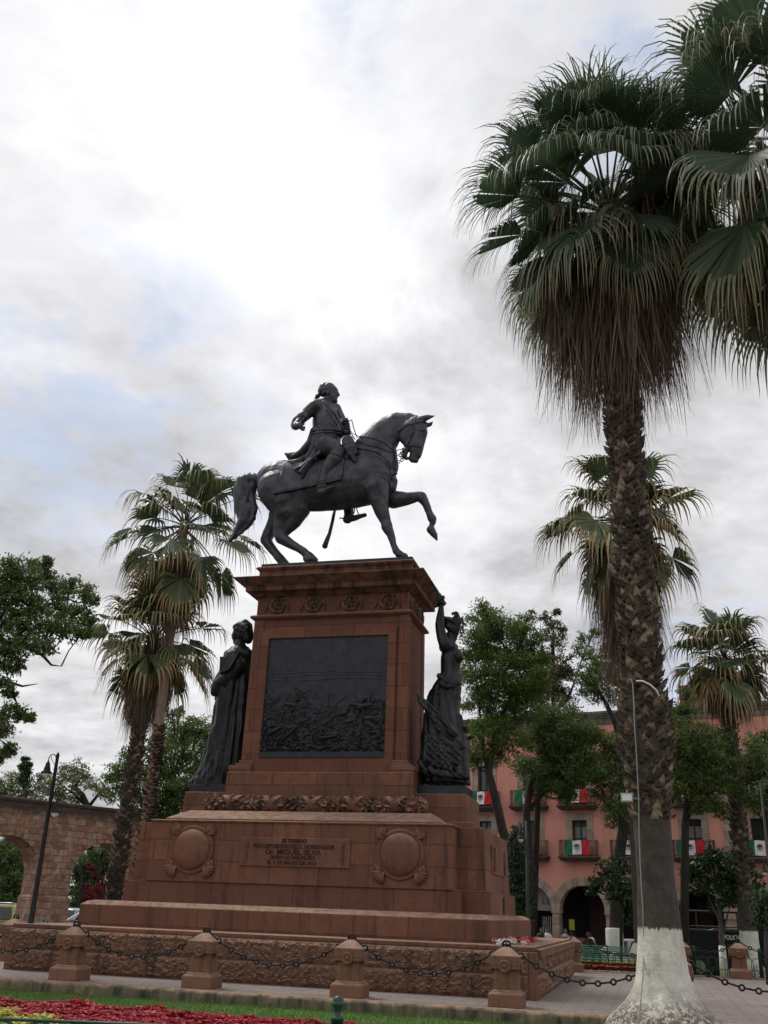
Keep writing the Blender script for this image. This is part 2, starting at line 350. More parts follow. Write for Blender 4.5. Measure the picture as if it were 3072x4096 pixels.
# ================================================================== MONUMENT PEDESTAL
CY = 10.139
ped = thing('monument_pedestal', 'stepped red stone pedestal with bronze battle relief, carved garland and inscription, under the horseman', 'pedestal', (0, CY, 0))
def rel(o):            # keep world coordinates while parented to an Empty away from the origin
    o.matrix_parent_inverse = Matrix.Translation(-Vector(o.parent.location)) if o.parent.parent is None else Matrix.Identity(4); return o
def pb(mb, name, mat, par=None, **k):
    o = mb.build(name, mat, par or ped, **k)
    if (par or ped) is ped: o.matrix_parent_inverse = Matrix.Translation((0, -CY, 0))
    return o
def split_islands(o, tol=.004):
    """one object per loose piece (pieces whose boxes touch stay together)"""
    me = o.data; n = len(me.vertices); par_ = list(range(n))
    def fd(i):
        while par_[i] != i: par_[i] = par_[par_[i]]; i = par_[i]
        return i
    for p in me.polygons:
        v = list(p.vertices)
        for b in v[1:]:
            ra, rb = fd(v[0]), fd(b)
            if ra != rb: par_[ra] = rb
    G = {}
    for i in range(n): G.setdefault(fd(i), []).append(i)
    B = [[np.min([me.vertices[i].co[:] for i in g], 0)-tol, np.max([me.vertices[i].co[:] for i in g], 0)+tol, set(g)] for g in G.values()]
    ch = True
    while ch:
        ch = False
        for i in range(len(B)):
            for j in range(i+1, len(B)):
                if (B[i][0] <= B[j][1]).all() and (B[j][0] <= B[i][1]).all():
                    B[i] = [np.minimum(B[i][0], B[j][0]), np.maximum(B[i][1], B[j][1]), B[i][2] | B[j][2]]; B.pop(j); ch = True; break
            if ch: break
    if len(B) < 2: return [o]
    out = []
    for lo, hi, g in B:
        idx = {v: k for k, v in enumerate(sorted(g))}; m2 = bpy.data.meshes.new(me.name); P = [p for p in me.polygons if p.vertices[0] in g]
        m2.from_pydata([me.vertices[v].co[:] for v in sorted(g)], [], [[idx[v] for v in p.vertices] for p in P])
        for mt in me.materials: m2.materials.append(mt)
        m2.polygons.foreach_set('material_index', [p.material_index for p in P]); m2.polygons.foreach_set('use_smooth', [p.use_smooth for p in P])
        mpi = o.matrix_parent_inverse.copy(); c = o.copy(); c.data = m2; link(c, o.parent); c.matrix_parent_inverse = mpi; out.append(c)
    nm = o.name
    bpy.data.objects.remove(o); out[0].name = nm
    return out
def sym(mb, a, b, z0, z1, a1=None, b1=None):
    a1 = a if a1 is None else a1; b1 = b if b1 is None else b1
    mb.fr(-a, a, CY-b, CY+b, z0, -a1, a1, CY-b1, CY+b1, z1)
def mould(mb, prof):   # prof: list of (a, b, z) -> closed skin round a rectangle, capped
    n = len(prof); vs = []
    for a, b, z in prof: vs += [(-a, CY-b, z), (a, CY-b, z), (a, CY+b, z), (-a, CY+b, z)]
    fs = [(3, 2, 1, 0), tuple(4*(n-1)+k for k in range(4))]
    for i in range(n-1):
        for k in range(4): fs.append((4*i+k, 4*i+(k+1) % 4, 4*i+4+(k+1) % 4, 4*i+4+k))
    mb.add(vs, fs)
# rusticated lower wall: chiselled blocks, real relief
def rough_face(mb, O, X, W, z0, z1, rows, bw, N, amp, step=.045, seed=0):
    O = Vector(O); X = Vector(X); N = Vector(N); nx = int(W/step); nz = int((z1-z0)/step); vs = []; fs = []
    rh = (z1-z0)/rows
    for j in range(nz+1):
        z = z0+(z1-z0)*j/nz
        for i in range(nx+1):
            s = W*i/nx; row = min(rows-1, int((z-z0)/rh)); off = (row % 2)*bw*.45+seed
            ds = abs(((s+off) % bw)-0); ds = min(ds, bw-ds); dz = (z-z0) % rh; dz = min(dz, rh-dz); ds = min(ds, s+.0, W-s)
            m = min(1., max(0., (min(ds, dz)-.018)/.05))
            p = O+X*s+Vector((0, 0, z))
            nn = noise.fractal(p*11., .8, 2.2, 4)*.8+abs(noise.noise(p*19.))*1.2+noise.noise(p*2.)*.25-.15
            d = amp*m*(.45+nn*.8) if m > 0 else (-.012 if min(ds, dz) < .012 else 0.)
            if i in (0, nx): d = 0
            vs.append(p+N*d)
    for j in range(nz):
        for i in range(nx): fs.append((j*(nx+1)+i, j*(nx+1)+i+1, (j+1)*(nx+1)+i+1, (j+1)*(nx+1)+i))
    mb.add(vs, fs)
a0, b0 = 6.24, 5.137
mb = MB(); sym(mb, a0-.03, b0-.03, -.05, .905)
rough_face(mb, (-a0, CY-b0, 0), (1, 0, 0), 2*a0-.16, 0, .9, 2, 1.22, (0, -1, 0), .060, .025)
rough_face(mb, (a0, CY-b0+.16, 0), (0, 1, 0), 2*b0-.2, 0, .9, 2, 1.22, (1, 0, 0), .075, .05, .3)
rough_face(mb, (-a0, CY-b0+.16, 0), (0, 1, 0), 2*b0-.2, 0, .9, 2, 1.22, (-1, 0, 0), .06, .09, .3)
pb(mb, 'rusticated_base', M['stone_rough'], smooth=False, fix=False)
mb = MB()                                                         # smooth corner strips
for sx in (-1, 1):
    mb.box(*(sorted((sx*(a0-.15), sx*(a0+.004)))), CY-b0-.012, CY-b0+.05, 0, .9)
    mb.box(*(sorted((sx*(a0-.05), sx*(a0+.012)))), CY-b0+.06, CY-b0+.15, 0, .9)
pb(mb, 'corner_strip', M['stone_plain'], bevel=.012)
mb = MB(); sym(mb, 6.21, 5.10, .905, 1.0); 
pb(mb, 'base_slab', M['stone'], bevel=.02)
# right-hand low parapet stones, a hand below the slab, as seen at the corner
mb = MB(); mb.box(a0-.02, a0+.10, CY-b0+.22, CY+b0-.1, .78, .955)
pb(mb, 'side_coping', M['stone_rough'], bevel=.02)
mb = MB(); mould(mb, [(5.14, 4.005, 1.0), (5.14, 4.005, 1.475), (5.02, 3.885, 1.56), (4.9, 3.7, 1.585)])
pb(mb, 'lower_step', M['stone'], bevel=.015)
mb = MB(); sym(mb, 4.90, 2.356, 1.57, 2.104, 4.885, 2.34); sym(mb, 4.215, 2.81, 1.57, 2.108, 4.20, 2.80)
pb(mb, 'plinth_course', M['stone'], bevel=.015)
mb = MB(); sym(mb, 4.76, 2.24, 2.10, 3.585, 4.69, 2.19); sym(mb, 4.05, 2.845, 2.1, 3.615, 4.03, 2.83)
mould(mb, [(4.06, 2.862, 3.555), (4.075, 2.875, 3.57), (4.075, 2.875, 3.60), (4.05, 2.85, 3.618)])
pb(mb, 'inscription_block', M['stone'], bevel=.02)
# sloping ledge below garland, and statue wings
mb = MB(); mould(mb, [(3.72, 2.72, 3.6), (3.72, 2.72, 3.66), (3.66, 2.66, 3.70), (3.34, 2.1, 3.92), (3.3, 2.0, 3.93)])
pb(mb, 'garland_ledge', M['stone_plain'], bevel=.01)
mb = MB(); sym(mb, 4.28, 1.25, 3.58, 3.80, 4.27, 1.24); sym(mb, 4.10, 1.07, 3.79, 4.53, 4.06, 1.045)
pb(mb, 'statue_wing', M['stone'], bevel=.025)
mb = MB(); sym(mb, 2.70, 1.43, 3.9, 5.036, 2.67, 1.41)
pb(mb, 'central_course', M['stone'], bevel=.02)
# garland of laurel bound with crossed ribbons: a thick torus roll along the front
def garland():
    mb = MB(); L = 3.17; yc = CY-1.62; zc = 4.13; R = .245; nu = 520; nv = 40; vs = []; fs = []; rnd = random.Random(3)
    period = 1.15
    for i in range(nu+1):
        s = -L+2*L*i/nu
        e = max(0., (abs(s)-(L-.26))/.26); rr = math.sqrt(max(0., 1-e*e))
        for k in range(nv):
            an = 2*PI*k/nv
            ph = (s/period*2*PI*.5)
            q1 = math.sin(an*1.0+ph); q2 = math.sin(an-ph)
            # two crossing ribbons
            r1 = abs(((an/(2*PI)+s/period) % 1.)-.5); r2 = abs(((an/(2*PI)-s/period) % 1.)-.5)
            rib = min(r1, r2) < .082
            p = Vector((s*11, math.cos(an)*2.6, math.sin(an)*2.6))
            bumpv = 0. if rib else (-.06+.085*max(0, noise.noise(p*1.15)*1.7+.3)+.02*noise.noise(p*2.3))
            if rib: bumpv = .006+.008*(min(r1, r2) > .07)
            r = (R+bumpv)*max(rr, .02)
            vs.append((s, yc+math.cos(an)*r, zc+math.sin(an)*r))
    for i in range(nu):
        for k in range(nv): fs.append((i*nv+k, i*nv+(k+1) % nv, (i+1)*nv+(k+1) % nv, (i+1)*nv+k))
    mb.add(vs, fs); return mb
pb(garland(), 'garland', M['stone_stain'], smooth=False)
# ---- die with corner pilasters
a6, b6 = 2.43, 1.10
mb = MB(); sym(mb, a6-.05, b6-.05, 5.0, 9.56, a6-.09, b6-.05)
pb(mb, 'die', M['stone_die'], bevel=.012)
mb = MB()
for sx in (-1, 1):
    for sy in (-1, 1):
        x0, x1 = sorted((sx*(a6-.34), sx*a6)); y0, y1 = sorted((CY+sy*(b6-.34), CY+sy*b6))
        mb.fr(x0, x1, y0, y1, 5.38, x0*.985, x1*.985, y0, y1, 9.52)
pb(mb, 'corner_pilaster', M['stone_die'], bevel=.06, seg=4)
mb = MB()
for sx in (-1, 1):
    for (o, z0, z1) in ((.26, 5.036, 5.10), (.285, 5.10, 5.20), (.26, 5.2, 5.235), (.13, 5.235, 5.30), (.05, 5.30, 5.40)):
        x0, x1 = sorted((sx*(a6-.40), sx*(a6+o-.02))); mb.box(x0, x1, CY-b6-o*.75, CY-b6+.6, z0, z1); mb.box(x0, x1, CY+b6-.6, CY+b6+o*.75, z0, z1)
        if sx > 0 or True:
            xa, xb = sorted((sx*(a6-.3), sx*(a6+o-.021))); mb.box(xa, xb, CY-b6+.58, CY+b6-.58, z0, z1-.002)
pb(mb, 'pilaster_base', M['stone_plain'], bevel=.03, seg=3)
# frame round relief; fills down to the course
FX0, FX1 = -2.06, 1.93; IX0, IX1 = -1.95+.05, 1.79
mb = MB(); yf = CY-b6-.035
mb.box(-2.10, -1.86, yf, CY-b6+.1, 5.036, 9.16); mb.box(1.80, 2.04, yf, CY-b6+.1, 5.036, 9.16)
mb.box(-1.86, 1.80, yf, CY-b6+.1, 8.93, 9.16); mb.box(-1.86, 1.80, yf+.004, CY-b6+.1, 5.036, 5.46)
mb.box(-.0, .26, yf-.0, CY-b6+.1, 9.162, 9.165)
pb(mb, 'relief_frame', M['stone_die'], bevel=.012)
# bronze battle relief: plain sky above, crowded figures below, field guns with spoked wheels
def relief():
    x0, x1, z0, z1 = -1.86, 1.80, 5.46, 8.93; nx, nz = 420, 400
    X, Z = np.meshgrid(np.linspace(x0, x1, nx), np.linspace(z0, z1, nz)); H = np.zeros_like(X)
    r = np.random.default_rng(5)
    W_, H_ = x1-x0, z1-z0
    def ell(cx, cz, a, b, th, h):
        nonlocal H
        dx = X-cx; dz = Z-cz; c, s = math.cos(th), math.sin(th)
        q = ((dx*c+dz*s)/a)**2+((-dx*s+dz*c)/b)**2; m = q < 1
        H[m] = np.maximum(H[m], h*np.sqrt(1-q[m]))
    for k in range(1900):                     # far ranks small, near ranks large; band height uneven
        t = r.random()**.8; cx = x0+W_*r.random(); top = .46+.10*math.sin((cx-x0)*1.7+.6)+.05*math.sin(cx*6)
        cz = z0+H_*(.07+(top-.07)*(1-t)) ; sc = .35+.85*t
        if cx < x0+.95 and cz > z0+H_*.42 and r.random() < .6: continue
        th = r.normal(0, .9)+(PI/2 if r.random() < .45 else .5)
        ell(cx, cz, .035+.13*sc*r.random(), .016+.035*sc*r.random(), th, .015+.055*sc*r.random())
        if r.random() < .3: ell(cx, cz+.11*sc, .028*sc+.01, .032*sc+.01, 0, .07*sc)
    for k in range(14):                         # horses, big lumps in melee
        cx = x0+W_*(.18+.75*r.random()); cz = z0+H_*(.14+.3*r.random()); th = r.normal(.3, .5)
        ell(cx, cz, .22, .085, th, .085); ell(cx+.2*math.cos(th), cz+.13, .1, .045, th+1., .08); ell(cx-.1, cz-.14, .12, .02, 1.8, .06); ell(cx+.12, cz-.14, .12, .02, 1.2, .06)
    for k in range(26):                         # rising smoke and lances
        ell(x0+W_*(.1+.85*r.random()), z0+H_*(.38+.16*r.random()), .16+.12*r.random(), .010, PI/2+r.normal(0, .5), .03)
    for z in (.7, .675, .64):
        H += .006*np.exp(-((Z-z0-H_*z-.02*np.sin(X*2+z*30)-.01*np.sin(X*7))/.012)**2)
    ns = np.array([[noise.fractal(Vector((x*4, z*5, 2.)), .8, 2.1, 4) for x in np.linspace(x0, x1, 150)] for z in np.linspace(z0, z1, 150)])
    ii = np.linspace(0, 149, nz).astype(int); jj = np.linspace(0, 149, nx).astype(int); ns = ns[ii][:, jj]
    low = np.clip((.5-(Z-z0)/H_)*4, 0, 1); H += ns*(.004+.028*low)+.01*low*np.sin(Z*30+X*3+ns*6)*(Z < z0+H_*.16)
    yb = CY-b6+.035
    V = np.stack([X, yb-H, Z], -1).reshape(-1, 3); mb = MB()
    mb.v = [tuple(p) for p in V]; idx = np.arange(nx*nz).reshape(nz, nx)
    F = np.stack([idx[:-1, :-1], idx[:-1, 1:], idx[1:, 1:], idx[1:, :-1]], -1).reshape(-1, 4); mb.f = [tuple(map(int, f)) for f in F]; mb.mi = [0]*len(mb.f)
    def wheel(cx, cz, R):
        mb.torus((cx, yb-.075, cz), R, .022, (0, 1, 0), 30, 6); mb.torus((cx, yb-.075, cz), R*.2, .03, (0, 1, 0), 12, 6)
        for k in range(12):
            a = 2*PI*k/12; mb.tube([(cx+R*.15*math.cos(a), yb-.075, cz+R*.15*math.sin(a)), (cx+R*math.cos(a), yb-.075, cz+R*math.sin(a))], .012, 5)
    wheel(-.06, z0+.52, .27); wheel(-1.5, z0+.58, .32)
    mb.tube([(-1.6, yb-.1, z0+.66), (-1.45, yb-.1, z0+.75), (-1.25, yb-.1, z0+.86)], [.07, .06, .045], 10)
    mb.tube([(-1.35, yb-.1, z0+.35), (-.7, yb-.11, z0+.95)], [.03, .03], 8); mb.tube([(-.1, yb-.1, z0+.52), (.4, yb-.1, z0+.60)], [.05, .03], 8)
    mb.tube([(1.1, yb-.08, z0+.3), (1.12, yb-.06, z0+1.45)], .015, 6); mb.tube([(1.66, yb-.06, z0+.35), (1.68, yb-.06, z0+1.55)], .02, 6)
    return mb
pb(relief(), 'battle_relief', M['bronze_dark'], smooth=True, fix=False)
mb = MB(); mb.box(-1.86, 1.80, CY-b6+.036, CY-b6+.05, 5.46, 8.93); mb.box(-1.86, 1.80, CY-b6-.06, CY-b6+.04, 5.46, 5.62)
pb(mb, 'relief_ground_strip', M['bronze_dark'], bevel=.02)
# string course, frieze, cornice, attic
mb = MB(); mould(mb, [(2.36, 1.06, 9.50), (2.42, 1.12, 9.53), (2.49, 1.19, 9.56), (2.50, 1.20, 9.61), (2.46, 1.16, 9.65), (2.36, 1.06, 9.68)])
pb(mb, 'string_course', M['stone_die'], bevel=.01)
mb = MB(); sym(mb, 2.345, 1.05, 9.60, 10.22); pb(mb, 'frieze', M['stone_die'])
mb = MB(); mould(mb, [(2.33, 1.05, 10.20), (2.36, 1.14, 10.24), (2.42, 1.2, 10.27), (2.44, 1.22, 10.31), (2.60, 1.42, 10.325), (2.62, 1.44, 10.33), (2.62, 1.44, 10.46), (2.64, 1.46, 10.475), (2.68, 1.50, 10.50), (2.76, 1.58, 10.55), (2.84, 1.66, 10.61), (2.90, 1.72, 10.65), (2.93, 1.745, 10.66), (2.93, 1.745, 10.70), (2.3, 1.2, 10.76)])
pb(mb, 'cornice', M['stone_stain'], bevel=.006)
mb = MB(); mould(mb, [(2.40, 1.0, 10.72), (2.40, 1.0, 11.08), (2.44, 1.05, 11.12), (2.49, 1.09, 11.16), (2.49, 1.09, 11.20), (2.44, 1.04, 11.235), (2.38, .95, 11.24)])
pb(mb, 'attic_block', M['stone_stain'], bevel=.012)
# wreaths on the frieze
def wreath():
    mb = MB(); rnd = random.Random(2)
    mb.torus((0, -.01, 0), .215, .05, (0, 1, 0), 26, 8)
    for k in range(30):
        a = 2*PI*k/30; r = .215+rnd.uniform(-.03, .03); mb.ball((r*math.cos(a), -.045, r*math.sin(a)), .038, 8, (1, .7, 1.2))
    for p in (((0, -.03, .13), .05), ((0, -.04, .04), .06), ((-.03, -.05, -.03), .055), ((.05, -.04, -.09), .06), ((-.07, -.03, -.1), .04), ((.09, -.03, .05), .03), ((-.08, -.03, .06), .03)):
        mb.ball(p[0], p[1], 8, (1, .7, 1.3))
    mb.tube([(-.07, -.02, .02), (-.12, -.03, .12)], [.035, .012], 6); mb.tube([(.07, -.02, .02), (.12, -.03, .12)], [.035, .012], 6)
    for s in (-1, 1):
        mb.tube([(s*.24, -.01, .16), (s*.33, -.03, .05), (s*.36, -.03, -.1), (s*.40, -.02, -.2)], [.035, .045, .03, .01], 6)
    return mb
w0 = pb(wreath(), 'wreath', M['stone_stain'], smooth=True)
spots = [(-1.70, CY-1.05, 0), (-.56, CY-1.05, 0), (.58, CY-1.05, 0), (1.73, CY-1.05, 0), (2.345, CY-.5, PI/2), (2.345, CY+.5, PI/2), (-2.345, CY-.5, -PI/2), (-2.345, CY+.5, -PI/2)]
for i, (x, y, rz) in enumerate(spots):
    w = w0 if i == 0 else w0.copy()
    if i: link(w, ped); w.matrix_parent_inverse = Matrix.Translation((0, -CY, 0))
    w.location = (x, y, 9.94); w.rotation_euler = (0, 0, rz)
# shield medallions
def medallion(cx, cz, y):
    mb = MB(); ax = (0, -1, 0)
    mb.lathe([(.60, -.02), (.60, .035), (.575, .06), (.54, .05), (.51, .045)], (cx, y, cz), 48, ax)
    for k in range(28):
        a = 2*PI*k/28; mb.ball((cx+.555*math.cos(a), y-.06, cz+.555*math.sin(a)), .016, 6)
    o = pb(mb, 'medallion', M['stone_plain'], smooth=True)
    d = MB(); prof = [(.50*math.sin(t), .055+.20*math.cos(t)) for t in [PI/2*(1-i/10) for i in range(10)]]+[(.01, .255)]
    d.lathe([(.50, .0)]+prof, (cx, y, cz), 48, ax); e = d.build('shield_boss', M['stone_plain'], o, smooth=True)
    lf = MB(); rnd = random.Random(int(cx*10))
    for sx in (-1, 1):
        for k in range(7):       # laurel leaves above
            a = math.radians(8+k*12.5); r0 = .54; p = Vector((cx+sx*.38, y-.03, cz+.37)); d_ = Vector((sx*math.cos(a), 0, math.sin(a)))
            ln = .24+.11*math.sin(math.pi*(k+.5)/7)+.02*rnd.random(); lf.tube([p, p+d_*ln*.4+Vector((0, -.03, 0)), p+d_*ln], [.016, .036, .004], 6)
        for k in range(6):       # acanthus scrolls below
            a = -math.radians(8+k*15); p = Vector((cx+sx*.39, y-.03, cz-.40)); d_ = Vector((sx*math.cos(a), 0, math.sin(a)))
            lf.tube([p, p+d_*.12+Vector((0, -.05, 0)), p+d_*.24+Vector((0, -.06, 0)), p+d_*.31+Vector((sx*.02, -.01, .02))], [.02, .036, .034, .014], 7)
        lf.ball((cx+sx*.53, y-.05, cz-.36), .075, 10, (1, .8, 1)); lf.tube([(cx+sx*.5, y-.04, cz-.30), (cx+sx*.60, y-.07, cz-.28), (cx+sx*.64, y-.06, cz-.37), (cx+sx*.57, y-.06, cz-.40)], .035, 7)
    lf.build('carved_leaves', M['stone_plain'], o, smooth=True)
    rim = MB(); w = .71; f = .035
    for (ax0, ax1, az0, az1) in ((-w, -w+f, -.70, .66), (w-f, w, -.70, .66)): rim.box(cx+ax0, cx+ax1, y-.012, y+.05, cz+az0, cz+az1)
    rim.build('panel_rim', M['stone_plain'], o)
medallion(2.74, 2.875, CY-2.842); medallion(-2.81, 2.875, CY-2.842)
# inscription plaque
yp = CY-2.838
mb = MB(); mb.box(-1.46, 1.46, yp-.055, yp+.05, 2.52, 3.21)
pq = pb(mb, 'inscription_plaque', M['stone_plain'], bevel=.012)
mb = MB()
for sx in (-1, 1):
    mb.tube([(sx*1.28, yp-.06, 2.60), (sx*1.28, yp-.06, 3.12)], .035, 8)
    for z in (2.75, 3.0): mb.obox((sx*1.28, yp-.095, z), (1, 0, .8), (0, 1, 0), (0, 0, 1), (.11, .012, .02)); mb.obox((sx*1.28, yp-.095, z), (1, 0, -.8), (0, 1, 0), (0, 0, 1), (.11, .012, .02))
mb.build('bundle_ornament', M['stone_stain'], pq)
def text(s, x, y, z, h, mat, par, wid=None, rot=(PI/2, 0, 0), ext=.01, name='lettering', align='CENTER', bold=.0):
    cu = bpy.data.curves.new('t', 'FONT'); cu.body = s; cu.size = h*1.38; cu.align_x = align; cu.align_y = 'CENTER'; cu.extrude = ext; cu.offset = bold
    tmp = bpy.data.objects.new('t', cu); COL.objects.link(tmp); bpy.context.view_layer.update()
    dg = bpy.context.evaluated_depsgraph_get(); me = bpy.data.meshes.new_from_object(tmp.evaluated_get(dg)); COL.objects.unlink(tmp); bpy.data.objects.remove(tmp)
    me.materials.clear(); me.materials.append(mat)
    co = np.zeros(len(me.vertices)*3, np.float32); me.vertices.foreach_get('co', co); co = co.reshape(-1, 3)
    if wid:
        w = co[:, 0].max()-co[:, 0].min(); co[:, 0] *= wid/w
    R = Matrix.Translation((x, y, z)) @ __import__('mathutils').Euler(rot).to_matrix().to_4x4()
    me.vertices.foreach_set('co', co.reshape(-1)); me.transform(R)
    o = bpy.data.objects.new(name, me); link(o, par); return o
M['letter'] = simple('cut_letter_shade', (.045, .018, .013), .9, 0, 12, .3)
yt = yp-.058
text('SE TERMINO', -.01, yt, 3.135, .09, M['letter'], pq, .66, bold=.004)
text('POR DISPOSICION DEL C. GOBERNADOR', -.02, yt, 3.00, .098, M['letter'], pq, 2.16, bold=.004)
text('Dr. MIGUEL SILVA', -.03, yt, 2.865, .128, M['letter'], pq, 1.48, bold=.006)
text('QUIEN LO INAUGURO', -.04, yt, 2.735, .09, M['letter'], pq, 1.20, bold=.004)
text('EL 2 DE MAYO DE 1913', -.05, yt, 2.61, .09, M['letter'], pq, 1.30, bold=.004)
# plaque on the right-hand wing
mb = MB(); mb.box(4.68, 4.77, CY-1.15, CY+1.15, 2.55, 3.28)
q2 = pb(mb, 'side_plaque', M['stone_plain'], bevel=.012)
mb = MB()
for y in (-.95, .95): mb.tube([(4.785, CY+y, 2.6), (4.775, CY+y, 3.2)], .05, 8)
mb.build('bundle_ornament', M['stone_stain'], q2)
# small round-headed niche door on the right plinth course
mb = MB(); poly = [(-.13, 0)]+[(-.13*math.cos(t), .32+.13*math.sin(t)) for t in np.linspace(0, PI, 10)]+[(.13, 0)]
mb.prism(poly, (4.897, CY-.1, 1.585), (0, 1, 0), (0, 0, 1), (.02, 0, 0))
pb(mb, 'niche', M['dark'])
# cut flowers left on the base slab
def leaf_quads(C, size, asp=.4, droop=0., up=0.):
    """leaf rhombs at centres C (N,3)"""
    N = len(C); d = rng.normal(size=(N, 3)); d[:, 2] = d[:, 2]*(1-abs(up))-droop+up; d /= np.linalg.norm(d, axis=1)[:, None]
    w = np.cross(d, rng.normal(size=(N, 3))); w /= np.linalg.norm(w, axis=1)[:, None]
    L = (size*rng.uniform(.6, 1.3, N))[:, None]; n = np.cross(d, w)*L*.12
    return np.stack([C-d*L*.5, C+w*L*asp*.5+n, C+d*L*.5, C-w*L*asp*.5+n], 1)
fl = []; tone = []; k = 0
for i in range(60):
    x = 5.35+rng.normal()*.28; y = CY-3.6+rng.uniform(-.95, 3.2)
    if not (5.05 < x < 6.1): continue
    t = rng.choice([.25, .3, .5, .75, 1.]); P = np.array([x, y, 1.05])+rng.normal(size=(26, 3))*.025; fl.append(leaf_quads(P, .07, .7)); tone += [t]*26
    P = np.array([x, y, 1.02])+np.outer(np.linspace(0, .3, 9), [math.cos(i), math.sin(i), 0]); fl.append(leaf_quads(P, .06, .25)); tone += [0.]*9
cf = quads_obj('cut_flowers', np.concatenate(fl), M['petal'], None, tone)
tag(stuff(cf), 'pink, red and white cut flowers strewn on the right end of the stone base', 'flowers')
# ================================================================== BRONZE STATUES
def conecap(mb, p0, r0, p1, r1, n=18, ys=1.0, yc=CY):
    p0 = Vector(p0); p1 = Vector(p1); d = p1-p0; L = d.length
    if L < 1e-5: mb.ball(p0, max(r0, r1), n, (1, ys, 1)); return
    pts = []; rad = []
    t = d/L
    for k in range(5): a = PI/2*(1-k/4.); pts.append(p0-t*r0*math.sin(a)); rad.append(max(r0*math.cos(a), .002))
    for k in range(5): a = PI/2*(k/4.); pts.append(p1+t*r1*math.sin(a)); rad.append(max(r1*math.cos(a), .002))
    i0 = len(mb.v); mb.tube(pts, rad, n)
    if ys != 1.:
        ym = None
        for i in range(i0, len(mb.v)):
            v = mb.v[i]; s = max(0, min(1, ((Vector(v)-p0).dot(t))/L)); ymid = p0.y+(p1.y-p0.y)*s
            mb.v[i] = (v[0], ymid+(v[1]-ymid)*ys, v[2])
def chain(mb, pts, rads, n=18, ys=1.):
    for i in range(len(pts)-1): conecap(mb, pts[i], rads[i], pts[i+1], rads[i+1], n, ys)
def remesh(mb, name, mat, parent, voxel=.03, smooth=6, disp=None):
    """fuse overlapping masses into one continuous skin"""
    me = bpy.data.meshes.new('tmp'); me.from_pydata(mb.v, [], mb.f)
    o = bpy.data.objects.new('tmp', me); COL.objects.link(o)
    import bmesh
    bm = bmesh.new(); bm.from_mesh(me); bmesh.ops.recalc_face_normals(bm, faces=bm.faces); bm.to_mesh(me); bm.free()
    m = o.modifiers.new('r', 'REMESH'); m.mode = 'VOXEL'; m.voxel_size = voxel; m.use_smooth_shade = True
    if smooth:
        s = o.modifiers.new('s', 'SMOOTH'); s.iterations = smooth; s.factor = .5
    bpy.context.view_layer.update(); dg = bpy.context.evaluated_depsgraph_get()
    m2 = bpy.data.meshes.new_from_object(o.evaluated_get(dg)); m2.name = name
    COL.objects.unlink(o); bpy.data.objects.remove(o)
    if disp:
        n = len(m2.vertices); co = np.zeros(n*3, np.float32); m2.vertices.foreach_get('co', co); co = co.reshape(-1, 3)
        nr = np.zeros(n*3, np.float32); m2.vertex_normals.foreach_get('vector', nr); nr = nr.reshape(-1, 3)
        d = np.array([disp(Vector(c)) for c in co.tolist()], np.float32); m2.vertices.foreach_set('co', (co+nr*d[:, None]).reshape(-1))
    m2.materials.clear(); m2.materials.append(mat); m2.polygons.foreach_set('use_smooth', [True]*len(m2.polygons)); m2.update()
    ob = bpy.data.objects.new(name, m2); link(ob, parent); return ob
def HP(x, y, dy=0.):                       # horse drawing units -> world, dy metres behind the mid plane
    return gy(880+x*.55455, 1480+y*.55455, CY+dy)
def HR(px, p): return px*.55455*pxm(p)
def hchain(mb, L, dy=0., n=18, ys=1.):
    P = [HP(l[0], l[1], dy+(l[3] if len(l) > 3 else 0)) for l in L]; R = [HR(l[2], p) for l, p in zip(L, P)]
    chain(mb, P, R, n, ys)
hs = thing('equestrian_statue', 'dark bronze horseman on a horse with one foreleg raised, on top of the pedestal', 'statue', (0, CY, 11.37))
INV = Matrix.Translation(-Vector((0, CY, 11.37)))
def st(o): o.matrix_parent_inverse = INV; return o
mb = MB(); mb.box(-2.40, 2.40, CY-.91, CY+.91, 11.24, 11.372)
st(mb.build('bronze_plinth', M['bronze_dark'], hs, bevel=.02))
# --- horse
mb = MB()
hchain(mb, [(392, 795, 140), (450, 800, 158), (560, 825, 182), (700, 830, 198), (840, 815, 206), (980, 805, 198), (1080, 790, 190)], 0, 24, .78)
hchain(mb, [(1080, 780, 180), (1130, 800, 140)], 0, 20, .8); hchain(mb, [(1190, 780, 84), (1200, 850, 66)], 0, 18, 1.3)
hchain(mb, [(1050, 660, 160), (1130, 545, 148), (1190, 460, 128), (1260, 405, 100), (1350, 378, 74), (1400, 375, 56)], 0, 22, .62)   # neck
hchain(mb, [(1110, 470, 60), (1180, 390, 55), (1270, 340, 38), (1370, 335, 26)], 0, 16, .6)                                  # mane crest
hchain(mb, [(1200, 600, 80), (1205, 700, 85)], 0, 16, .9)
hy = -.10
hchain(mb, [(1405, 390, 60), (1415, 460, 66), (1420, 540, 54), (1408, 600, 42), (1400, 632, 38)], hy, 18, .72)               # head
hchain(mb, [(1370, 430, 84), (1360, 480, 72), (1385, 550, 48)], hy, 18, .62)                                                 # cheek
hchain(mb, [(1450, 395, 44), (1462, 450, 36), (1448, 540, 30), (1425, 620, 26)], hy, 14, .9)                                 # forehead / nose bone
hchain(mb, [(1385, 648, 22), (1412, 652, 20)], hy, 12, 1.2); hchain(mb, [(1335, 590, 24), (1330, 625, 20), (1345, 640, 14)], hy, 12, .9)  # lips, chin
hchain(mb, [(1440, 430, 16), (1470, 432, 14)], hy-.13, 10); 
hchain(mb, [(1440, 352, 22), (1490, 344, 24), (1550, 330, 4)], hy-.10, 10, .7); hchain(mb, [(1490, 400, 20), (1515, 392, 18), (1538, 370, 4)], hy+.12, 10, .7)
